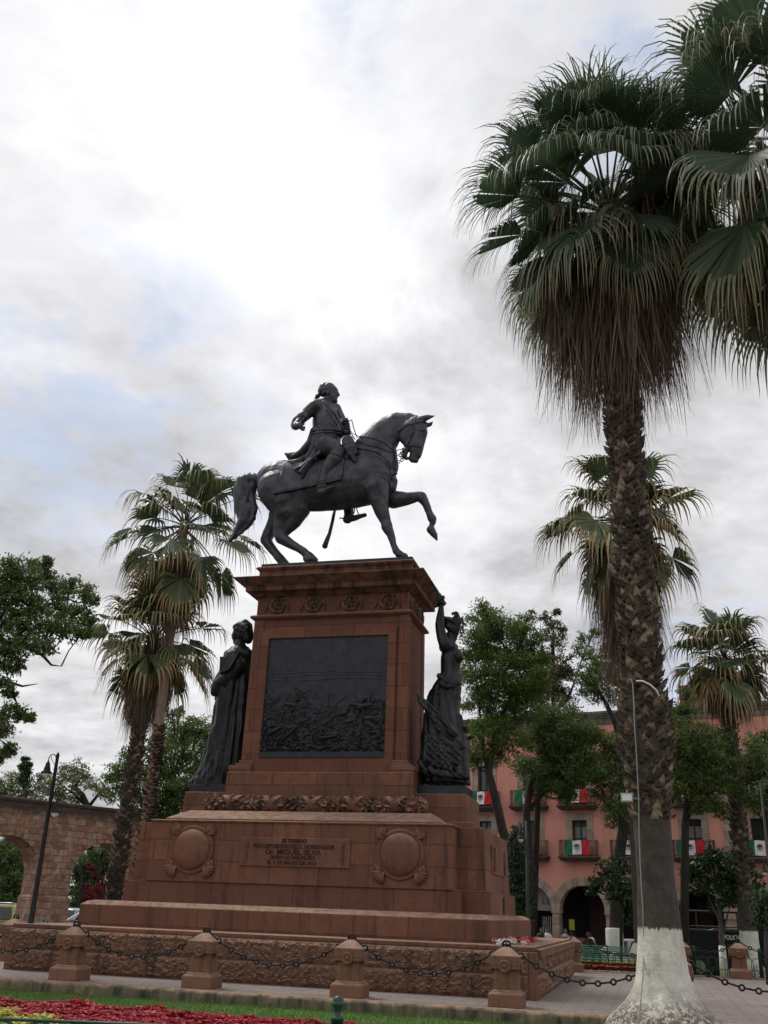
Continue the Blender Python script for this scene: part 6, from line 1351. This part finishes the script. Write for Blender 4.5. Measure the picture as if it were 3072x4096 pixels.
names = {(0, 3): 'flag on the lower row, half hidden by the lamp post and cypress', (0, 4): 'flag fully in view on the lower balcony left of the big palm trunk', (0, 5): 'flag on the lower balcony mostly hidden by the tree left of the big palm', (0, 6): 'flag on the lower balcony right of the big palm trunk', (0, 7): 'flag on the lower row cut by the right edge of the photo',
 (1, 2): 'flag on the upper row right beside the chained woman statue', (1, 3): 'flag on the upper row behind the two crossing tree trunks', (1, 4): 'flag on the upper row under the broad dark tree, left of the palm trunk', (1, 6): 'flag on the upper row nearly covered by the tree right of the palm', (1, 7): 'flag on the upper row at the right edge beside the small palm'}
for r_, (z0, z1) in enumerate(rows):
    for i, x in enumerate(wins):
        if x < -9: continue
        zs = window_set(x, z0, z1, r_, i)
        if (r_, i) in names: flag(x+(.02 if i != 6 else -.1), zs+.78, 'tricolour '+names[(r_, i)], i*3+r_)
# ================================================================== CARS, LAMPS, BENCHES, PEOPLE
def car(name, lab, loc, rz, col, style='hatch', sc=1., plate=False):
    t = thing(name, lab, 'car', loc, None, rz); bm_ = carpaint(name+'_paint', col)
    # side outline (x forward), lofted across the width with tumblehome
    if style == 'hatch': low = [(-1.9, .30), (-1.93, .55), (-1.88, .85), (1.45, .86), (1.85, .68), (1.95, .5), (1.93, .28)]; top = [(-1.83, .86), (-1.52, 1.36), (-1.25, 1.46), (.05, 1.48), (.45, 1.40), (1.22, .90)]
    else: low = [(-2.1, .30), (-2.15, .6), (-2.05, .9), (1.3, .90), (2.0, .74), (2.12, .5), (2.1, .28)]; top = [(-1.75, .90), (-1.1, 1.38), (-.7, 1.45), (.2, 1.45), (.55, 1.38), (1.3, .92)]
    mb = MB(); n = len(low); vs = []
    for y, s, dz in ((-.80, 1., 0), (-.86, 1., .0), (.86, 1., 0), (.80, 1., 0)):
        yy = y; vs += [(x*(.985 if abs(y) < .85 else 1.), yy, z) for x, z in low]
    fs = [tuple(range(n))[::-1], tuple(3*n+k for k in range(n))]
    for a in range(3): fs += [(a*n+k, a*n+(k+1) % n, (a+1)*n+(k+1) % n, (a+1)*n+k) for k in range(n)]
    mb.add(vs, fs); m = len(top); vs = [(x, -.80 if k in (0, m-1) else -.62, z) for k, (x, z) in enumerate(top)]+[(x, .80 if k in (0, m-1) else .62, z) for k, (x, z) in enumerate(top)]
    mb2 = MB(); mb2.add([vs[k] for k in range(2*m)], [tuple(range(m))[::-1], tuple(range(m, 2*m))]+[(k, (k+1) % m, (k+1) % m+m, k+m) for k in range(m)])
    body = mb.build('body', bm_, t, bevel=.05, seg=3); cab = mb2.build('cabin', bm_, t, bevel=.05, seg=3)
    g = MB()
    for s in (-1, 1):
        for (xa, xb) in ((-1.35, -.45), (-.36, .62)):
            za, zb = .92, 1.36; f = .18*(1); g.add([(xa, s*.795, za), (xb+.15*(xb > 0), s*.795, za), (xb-.12*(xb > 0), s*.665, zb), (xa+.12, s*.665, zb)], [(0, 1, 2, 3)])
    a, b = top[0], top[1]; g.add([(a[0]+.03, -.7, a[1]+.05), (a[0]+.03, .7, a[1]+.05), (b[0]-.02, .58, b[1]-.02), (b[0]-.02, -.58, b[1]-.02)], [(0, 1, 2, 3)])
    a, b = top[-1], top[-2]; g.add([(a[0]+.0, -.7, a[1]+.05), (a[0]+.0, .7, a[1]+.05), (b[0]+.02, .58, b[1]-.02), (b[0]+.02, -.58, b[1]-.02)], [(0, 1, 2, 3)])
    go = g.build('window', M['glass'], t, fix=False); sd = go.modifiers.new('s', 'SOLIDIFY'); sd.thickness = .03; sd.offset = 0
    for x in (-1.25, 1.28):
        for s in (-1, 1):
            mb = MB(); mb.lathe([(.20, -.10), (.31, -.10), (.32, -.06), (.32, .06), (.31, .10), (.20, .10)], (x, s*.78, .31), 20, (0, 1, 0)); w = mb.build('wheel', M['tyre'], t)
            mb = MB(); mb.lathe([(.19, -.085), (.06, -.108), (.02, -.108)], (x, s*.78, .31), 16, (0, 1*-s*-1, 0)) if False else mb.lathe([(.20, .0), (.20, .104), (.05, .112), (.02, .112)], (x, s*.78, .31), 12, (0, s, 0)); mb.build('rim', M['chrome'], w)
    for s in (-1, 1):
        mb = MB(); mb.box(-1.94, -1.80, *sorted((s*.84, s*.60)), .74, .92); mb.build('tail_light', M['red_paint'], t, bevel=.02)
        mb = MB(); mb.box(1.66, 1.93, *sorted((s*.84, s*.55)), .60, .74); mb.build('headlight', M['lamp_glass'], t, bevel=.03)
    return t
def gpos(u, v, d, z): p = gd(u, v, d); return (p.x, p.y, z)
car('hatchback_car', 'gold yellow hatchback parked by the aqueduct at the left edge of the photo', gpos(-42, 3650, 51, -.24), math.radians(178+15), (.42, .36, .13))
car('parked_car', 'white car nose showing behind the lamp post next to the yellow hatchback', gpos(235, 3660, 54, -.30), math.radians(165+15), (.62, .64, .66), 'sedan')
car('parked_car', 'dark blue grey car roof showing behind the gold yellow hatchback', gpos(10, 3640, 57, -.16), math.radians(190), (.04, .05, .08), 'sedan')
car('parked_car', 'white car standing in the right aqueduct arch, cut off by the stone steps', gpos(375, 3660, 52, -.27), math.radians(205), (.60, .62, .65), 'hatch')
car('parked_car', 'silver car behind the right end of the stone steps', gpos(2075, 3740, 47, -.66), math.radians(-75), (.35, .40, .45), 'sedan')
car('parked_car', 'maroon car seen from behind with pale rear window before the arcade', gpos(2285, 3745, 46, -.68), math.radians(-100), (.05, .02, .02), 'hatch')
car('parked_car', 'white car between the white painted tree foot and the big palm', gpos(2560, 3750, 50, -.68), math.radians(-12), (.45, .45, .46), 'sedan')
pc = car('police_pickup', 'black police vehicle lettered POLICIA in the shade of the arcade at the right', gpos(2950, 3770, 50, -.66), math.radians(-15), (.012, .014, .022), 'sedan'); pc['category'] = 'police car'
for c in pc.children:
    if c.name.startswith('body'):
        pc.scale = (1.2, 1.2, 1.4); tx = text('POLICIA', .0, -.90, 1.20, .14, M['white'], pc, .60, ext=.004, bold=.004); mb = MB(); mb.box(-.50, -.36, -.900, -.892, 1.10, 1.31); mb.build('red_badge', M['red_paint'], pc); mb = MB(); mb.prism([(-.43, 1.27), (-.39, 1.22), (-.40, 1.16), (-.43, 1.13), (-.46, 1.16), (-.47, 1.22)], (0, -.902, 0), (1, 0, 0), (0, 0, 1), (0, -.004, 0)); mb.build('badge_star', M['white'], pc); mb = MB(); mb.box(-1.6, 1.3, -.89, .89, .82, 1.40); mb.build('cargo_bed', bpy.data.materials.get('police_pickup_paint') or M['frame'], pc, bevel=.03)
        break
mb = MB()
for x in (-1.6, .2): mb.tube([(x, -.7, .9), (x, -.7, 1.95), (x, .7, 1.95), (x, .7, .9)], .03, 6)
for y in (-.7, .7): mb.tube([(-1.6, y, 1.95), (.2, y, 1.95)], .03, 6); mb.tube([(-1.6, y, 1.5), (.2, y, 1.5)], .02, 6)
mb.build('roll_cage', M['frame'], pc)
jeep = car('parked_jeep', 'dark off road vehicle with a white bar, right of the big palm foot', gpos(2745, 3745, 51, -.66), math.radians(160), (.015, .015, .015), 'hatch')
mb = MB(); mb.box(-.0, .5, .86, .95, 1.5, 1.62); mb.build('white_bar', M['white'], jeep, bevel=.02); mb = MB(); mb.tube([(-1., -.8, 1.3), (-.9, -.8, 1.95), (.9, -.8, 1.95), (1.1, -.8, 1.3)], .03, 6); mb.build('roll_bar', M['frame'], jeep)
# lamp posts
def luminaire(par, c, side, drop=.9):
    n0 = len(par.children); c = Vector(c); s = side; mb = MB()
    mb.tube([c+Vector((0, 0, -.35)), c+Vector((s*.08, 0, -.1)), c+Vector((s*.2, 0, .03)), c+Vector((s*.38, 0, .0)), c+Vector((s*.46, 0, -.14)), c+Vector((s*.46, 0, -.28))], .022, 7); mb.tube([c+Vector((0, 0, -.55)), c+Vector((s*.15, 0, -.38)), c+Vector((s*.30, 0, -.2)), c+Vector((s*.34, 0, -.04))], .014, 6)
    b = mb.build('bracket', M['iron'], par, smooth=True); o = c+Vector((s*.46, 0, -.28))
    mb = MB(); mb.lathe([(.02, .02), (.05, 0), (.06, -.06), (.10, -.10), (.11, -.22), (.14, -.30), (.17, -.44), (.26, -.52), (.26, -.55), (.2, -.55)], o, 16); hd_ = mb.build('lamp_hood', M['iron'], par, smooth=True)
    mb = MB(); mb.lathe([(.18, -.545), (.17, -.62), (.12, -.70), (.04, -.74), (.005, -.745)], o, 16); gl_ = mb.build('lamp_glass', M['lamp_glass'], par, smooth=True)
    for o2 in (b, hd_, gl_):
        o2.data.transform(Matrix.Translation(c) @ Matrix.Scale(.56, 4) @ Matrix.Translation(-c))
b = gd(119, 3673, 26.8); tpz = gd(233, 3010, 26.8)
lp = thing('street_lamp', 'tall slender black lamp post with two hanging lanterns in front of the aqueduct', 'street lamp', (tpz.x, tpz.y, -.2)); Hh = tpz.z+.2; mb = MB(); mb.lathe([(.11, 0), (.10, .9), (.07, 1.0), (.06, 2.), (.042, Hh-.1), (.05, Hh-.08), (.02, Hh)], (0, 0, 0), 14); mb.build('pole', M['iron'], lp, smooth=True)
luminaire(lp, (0, 0, Hh-.06), -.95); 
l2z = gd(213, 3178, 26.8).z+.2; luminaire(lp, (0.03, 0, l2z+.02), .62)
b = gd(2093, 3290, 33.5)
lp2 = thing('street_lamp', 'black lamp post against the cypress and dark tree right of the pedestal', 'street lamp', (b.x+.1, b.y, -.4)); Hh = b.z+.45; mb = MB(); mb.lathe([(.12, 0), (.10, .9), (.06, 1.0), (.045, Hh)], (0, 0, 0), 12); mb.build('pole', M['iron'], lp2, smooth=True); luminaire(lp2, (0, 0, Hh-.1), -.75)
b = gd(2985, 3130, 40)
lp3 = thing('street_lamp', 'black lamp post behind the small palm trunk at the right edge', 'street lamp', (b.x+.5, b.y, -.6)); Hh = b.z+.6; mb = MB(); mb.lathe([(.12, 0), (.10, .9), (.06, 1.0), (.045, Hh)], (0, 0, 0), 12); mb.build('pole', M['iron'], lp3, smooth=True); luminaire(lp3, (0, 0, Hh*.62), -.8)
# benches
def bench(lab, loc, rz, w=3.2):
    t = thing('park_bench', lab, 'bench', loc, None, rz); mb = MB()
    for k in range(6): mb.box(-w/2, w/2, .20+.012*k, .235+.012*k, .50+k*.075, .545+k*.075)
    mb.build('backrest', M['bench_green'], t, bevel=.006); mb = MB()
    for k in range(5): mb.box(-w/2, w/2, -.24+k*.085, -.18+k*.085, .42, .455)
    mb.build('seat', M['bench_green'], t, bevel=.006)
    for x in (-w/2+.12, 0, w/2-.12):
        mb = MB(); mb.tube([(x, -.22, 0), (x, -.2, .42), (x, .2, .42), (x, .30, .95)], .025, 6); mb.tube([(x, .3, 0), (x, .2, .42)], .025, 6); mb.build('leg', M['hoop_green'], t)
    return t
c = gd(2437, 3760, 41.0); bench('green slatted park bench behind the flower strip, left of the big palm foot', (c.x, c.y, -.27), math.radians(-17+180), 2.6)
c = gd(55, 3720, 39); bench('green slatted bench at the far left edge behind the base', (c.x, c.y, -.12), math.radians(20+180), 2.6)
# far hoop fences with ball posts
def hoopfence(lab, A, B, n, h=.62, posts_=True):
    A = Vector(A); B = Vector(B); t = thing('garden_fence', lab, 'fence', A); L = (B-A).length; d = (B-A)/L; mb = MB(); s = L/n
    for k in range(n+1):
        c = d*(s*k); r = s*.62
        mb.tube([c-d*r]+[c+d*(r*-math.cos(t_))+Vector((0, 0, h-r+r*math.sin(t_))) for t_ in np.linspace(0, PI, 11)]+[c+d*r], .012, 5)
        if k % 2 == 0: mb.torus(c+d*s*.5+Vector((0, 0, .13)), .055, .009, (d.y, -d.x, 0), 10, 4)
    mb.build('hoops', M['hoop_green'], t, smooth=True); mb = MB(); mb.tube([Vector((0, 0, .25)), d*L+Vector((0, 0, .25))], .010, 5); mb.tube([Vector((0, 0, .05)), d*L+Vector((0, 0, .05))], .010, 5); mb.build('rail', M['hoop_green'], t)
    if posts_:
        for k in range(int(L/2.1)+1): mb = MB(); c = d*(2.1*k); mb.lathe([(.055, 0), (.055, .78), (.07, .79), (.03, .81), (.055, .87), (.04, .92), (.003, .94)], c, 12); mb.build('post', M['green'], t, smooth=True)
    return t
A = gz(2316, 3872, 0); hoopfence('green hoop fence behind the flower strip, left of the big palm foot', (A.x, 18.75, -.05), (8.6, 19.25, -.05), 11)
hoopfence('green hoop fence behind the free standing far bollard at the right', (9.9, 19.2, -.05), (15.5, 20.1, -.05), 20)
A = gd(-60, 3722, 40.); B = gd(225, 3720, 41.); hoopfence('green fence with ball-topped posts at the left beyond the base', (A.x, A.y, -.1), (B.x, B.y, -.1), 8, .6)
# far flower strip and lawn
g = sheet_mesh('garden_lawn', 2., 24, 18.45, 34, .8, M['lawn'], lambda x, y: base_h(x, y)+.26-.03 if y < 20 else base_h(x, y)+.18); struct(g)
N = 1500; x = rng.uniform(6.2, 8.7, N); y = rng.uniform(18.4, 18.7, N)+.03*x; V = rosettes(np.stack([x, y, .04+.12*rng.random(N)], 1), .08, 5, .35); tag(stuff(quads_obj('pink_flower_strip', V, M['petal'], None, np.clip(rng.normal(.36, .14, len(V)), 0, 1))), 'low strip of pink and red flowers along the far kerb left of the big palm foot', 'flowers')
N = 1500; y = rng.uniform(18.75, 19.0, N)+.03*x; V = rosettes(np.stack([x, y, .14+.12*rng.random(N)], 1), .10, 5, .3); tag(stuff(quads_obj('yellow_flower_strip', V, M['leaf_yellow'], None, rng.random(len(V)))), 'yellow leafy edging plants behind the pink flower strip', 'plants')
# people by the arcade
skin = simple('skin', (.20, .10, .07), .6); cloth_w = simple('white_shirt', (.7, .7, .7), .8); cloth_d = simple('dark_clothes', (.02, .022, .03), .8); cloth_g = simple('grey_shirt', (.25, .26, .28), .8)
def person(lab, loc, rz, lean=0., shirt=cloth_w, h=1.68, arm=.6):
    t = thing('person', lab, 'person', loc, None, rz); mb = MB(); c = math.cos(lean); s = math.sin(lean)
    def q(x, y, z):
        zz = z-.92
        if zz > 0: return Vector((x+zz*s, y, .92+zz*c))
        return Vector((x, y, z))
    chain(mb, [q(0, 0, .98), q(0, 0, 1.15), q(.0, 0, 1.35), q(0, 0, 1.43)], [.14, .13, .15, .10], 12); chain(mb, [q(0, -.17, 1.38), q(0, .17, 1.38)], [.07, .07], 10)
    chain(mb, [q(0, 0, 1.42), q(.01, 0, 1.50)], [.055, .05], 10); chain(mb, [q(.0, 0, 1.57), q(.02, 0, 1.61)], [.085, .09], 12); chain(mb, [q(.09, 0, 1.56), q(.10, 0, 1.55)], [.02, .018], 8)
    for sd in (-1, 1):
        chain(mb, [Vector((0, sd*.09, .95)), Vector((.03, sd*.10, .5)), Vector((0, sd*.10, .08))], [.095, .065, .045], 10); chain(mb, [Vector((0, sd*.10, .05)), Vector((.16, sd*.11, .04))], [.045, .035], 8)
        e = q(.05, sd*.22, 1.12); w = e+Vector((.22*arm*1.3, -sd*.02, -.12+.1*arm)); chain(mb, [q(0, sd*.19, 1.37), e, w], [.052, .042, .032], 10)
        for f in range(4): chain(mb, [w+Vector((.02, .012*(f-1.5)*2, -.01)), w+Vector((.075, .012*(f-1.5)*2.4, -.03-.005*f))], [.013, .009], 6)
        chain(mb, [w, w+Vector((.03, -sd*.03, .01))], [.014, .01], 6)
    b = remesh(mb, 'body', skin, t, .014, 2)
    ml = MB(); chain(ml, [q(0, 0, .96), q(0, 0, 1.15), q(0, 0, 1.35), q(0, 0, 1.41)], [.155, .148, .168, .11], 12)
    for sd in (-1, 1): chain(ml, [q(0, sd*.17, 1.38), q(.05*.7, sd*.215, 1.20)], [.07, .06], 10)
    remesh(ml, 'shirt', shirt, t, .016, 1); ml = MB()
    for sd in (-1, 1): chain(ml, [Vector((0, sd*.09, .97)), Vector((.03, sd*.10, .5)), Vector((0, sd*.10, .10))], [.115, .08, .065], 10)
    remesh(ml, 'trousers', cloth_d, t, .016, 1); ml = MB(); chain(ml, [q(-.02, 0, 1.61), q(.01, 0, 1.65)], [.095, .085], 12); remesh(ml, 'hair', cloth_d, t, .014, 1); return t
person('person in white shirt and dark trousers leaning forward in the middle arcade arch', gpos(2375, 3700, 48, -.66), math.radians(195), .35)
person('person in grey standing in shade by the left pier of the middle arch', gpos(2262, 3720, 53, -.66), math.radians(-80), .0, cloth_g)
person('person in a pale shirt standing by the grille in the left arch', gpos(2188, 3720, 54, -.66), math.radians(-90), 0., cloth_w)
person('person in dark clothes standing in the left arch beside the silver car', gpos(2165, 3720, 54, -.66), math.radians(-60), 0., cloth_d)
# ================================================================== SKY, LIGHT, CAMERA
w = bpy.data.worlds.new('World'); S.world = w; w.use_nodes = True; nt = w.node_tree; N_ = nt.nodes; bg = N_['Background']
def wn(typ, ins=None, **kw):
    x = N_.new(typ)
    for k, v in kw.items(): setattr(x, k, v)
    for k, v in (ins or {}).items():
        if hasattr(v, 'is_output'): nt.links.new(v, x.inputs[k])
        else: x.inputs[k].default_value = v
    return x
SUN_AZ = math.radians(-62); SUN_EL = math.radians(58)         # azimuth from +y toward +x
sky = wn('ShaderNodeTexSky', sky_type='NISHITA', sun_disc=False, sun_elevation=SUN_EL, sun_rotation=SUN_AZ, altitude=1900., air_density=1., dust_density=1.5)
tc = wn('ShaderNodeTexCoord'); dv = wn('ShaderNodeVectorMath', {0: tc.outputs['Generated']}, operation='NORMALIZE').outputs[0]
def wm(op, a, b=None, c=None, clamp=False):
    x = N_.new('ShaderNodeMath'); x.operation = op; x.use_clamp = clamp
    for i, v in enumerate((a, b, c)):
        if v is None: continue
        if hasattr(v, 'is_output'): nt.links.new(v, x.inputs[i])
        else: x.inputs[i].default_value = v
    return x.outputs[0]
def wr(f, a, b, c=0., d=1.): return wn('ShaderNodeMapRange', {0: f, 1: a, 2: b, 3: c, 4: d}, clamp=True, interpolation_type='SMOOTHSTEP').outputs[0]
# clouds lie on a flat deck: project the direction on a plane overhead
sp = wn('ShaderNodeSeparateXYZ', {0: dv}); zc = wm('ADD', wm('MAXIMUM', sp.outputs[2], 0.), .22)
pl = wn('ShaderNodeCombineXYZ', {0: wm('DIVIDE', sp.outputs[0], zc), 1: wm('DIVIDE', sp.outputs[1], zc), 2: 0.}).outputs[0]
def wnoise(vec, sc, det=6., ro=.55, loc=(0, 0, 0), dist=0.):
    mp_ = wn('ShaderNodeMapping', {'Vector': vec, 'Location': loc}).outputs[0]; return wn('ShaderNodeTexNoise', {'Vector': mp_, 'Scale': sc, 'Detail': det, 'Roughness': ro, 'Distortion': dist}).outputs[0]
def lobe(u, v, a, b):        # soft region of the sky round a direction
    r = ray(u, v); r = r/np.linalg.norm(r); d = wn('ShaderNodeVectorMath', {0: dv, 1: tuple(r)}, operation='DOT_PRODUCT').outputs['Value']; return wr(d, math.cos(math.radians(b)), math.cos(math.radians(a)))
big = wnoise(pl, 1.3, 7., .58, (3.1, 1.7, 0), .3); fine = wnoise(pl, 4.2, 8., .62, (1., 4., 0), .2); vf = wnoise(pl, 11., 6., .6)
# gaps: a few thin openings to blue
gap = wm('ADD', wm('MULTIPLY', wr(fine, .40, .64), .75), wm('MULTIPLY', wr(vf, .48, .66), .35))
reg = wm('MAXIMUM', wm('MAXIMUM', wm('MULTIPLY', lobe(330, 1520, 2, 12), .8), wm('MULTIPLY', lobe(1500, 180, 1, 5.5), .8)), wm('MAXIMUM', wm('MULTIPLY', lobe(2500, 120, 2, 12), .75), wm('MULTIPLY', lobe(2750, 2750, 2, 9), .6)))
reg = wm('MAXIMUM', reg, wm('MAXIMUM', wm('MULTIPLY', lobe(850, 1850, 1, 7), .55), wm('MULTIPLY', lobe(1250, 620, 2, 9), .22)))
blue = wm('MULTIPLY', wm('MULTIPLY', reg, gap), 1.0, None, True)
# cloud brightness: thin bright veil toward the hidden sun, thicker grey bellies low and right
br = wr(big, .36, .64, .0, 1.)
bright = wm('MAXIMUM', wm('MAXIMUM', lobe(300, 300, 8, 34), wm('MULTIPLY', lobe(1050, 1500, 3, 14), .9)), wm('MULTIPLY', lobe(2100, 500, 3, 15), .55))
low = wr(sp.outputs[2], .05, .62)
grey = wm('MAXIMUM', wm('MULTIPLY', lobe(2150, 1250, 4, 16), .85), wm('MAXIMUM', wm('MULTIPLY', lobe(2000, 2000, 4, 16), .75), wm('MULTIPLY', lobe(500, 2600, 6, 22), .70)))
lum = wm('ADD', wm('ADD', .53, wm('MULTIPLY', br, .24)), wm('MULTIPLY', bright, .16))
lum = wm('MULTIPLY', lum, wr(sp.outputs[1], -.55, .25, 1.0, 1.)); lum = wm('SUBTRACT', lum, wm('MULTIPLY', wm('MULTIPLY', grey, wm('SUBTRACT', 1.15, br)), .24)); lum = wm('ADD', lum, wm('ADD', wm('MULTIPLY', wm('SUBTRACT', fine, .5), .50), wm('MULTIPLY', wm('SUBTRACT', vf, .5), .22)))
cc = wn('ShaderNodeVectorMath', {0: (1.0, .995, 1.02), 'Scale': wm('MULTIPLY', lum, 10.)}, operation='SCALE').outputs[0]
# deep sky seen through veil
mxv = wn('ShaderNodeMix', data_type='RGBA'); mxv.inputs[0].default_value = .50; nt.links.new(sky.outputs[0], mxv.inputs[6]); mxv.inputs[7].default_value = (5.6, 6.6, 8.3, 1)
mx = wn('ShaderNodeMix', data_type='RGBA'); nt.links.new(blue, mx.inputs[0]); nt.links.new(cc, mx.inputs[6]); nt.links.new(mxv.outputs[2], mx.inputs[7])
nt.links.new(mx.outputs[2], bg.inputs[0]); bg.inputs[1].default_value = .1
sun = bpy.data.lights.new('Sun', 'SUN'); sun.energy = 1.5; sun.angle = math.radians(14); sun.color = (1, .965, .91); so = bpy.data.objects.new('sun', sun); link(so)
sd_ = Vector((math.sin(SUN_AZ)*math.cos(SUN_EL), math.cos(SUN_AZ)*math.cos(SUN_EL), math.sin(SUN_EL))); so.rotation_euler = sd_.to_track_quat('Z', 'Y').to_euler(); so.location = (0, 0, 40)
cam = bpy.data.cameras.new('Camera'); co = bpy.data.objects.new('camera', cam); link(co); cam.sensor_fit = 'VERTICAL'; cam.sensor_height = 24; cam.sensor_width = 18; cam.lens = FPX/4096*24
cam.clip_start = .1; cam.clip_end = 8000; m = Matrix((tuple(RT), tuple(UP), tuple(-FW))).transposed().to_4x4(); m.translation = Vector(CAM); co.matrix_world = m; S.camera = co
S.view_settings.view_transform = 'Standard'; S.view_settings.look = 'None'; S.view_settings.exposure = .31; S.view_settings.gamma = 1
S.render.engine = 'CYCLES'; S.cycles.max_bounces = 6
for o in list(bpy.data.objects):
    if o.type == 'MESH' and o.parent and o.name.split('.')[0] in ('corner_pilaster', 'corner_strip', 'bundle_ornament', 'wooden_door', 'broken_chain', 'tablets', 'stirrup', 'pilaster_base', 'string_moulding', 'lens', 'panel_rim', 'white_grille', 'cloth_edging', 'hands', 'badge', 'coat_trim', 'reins'): split_islands(o)
bpy.context.view_layer.update()
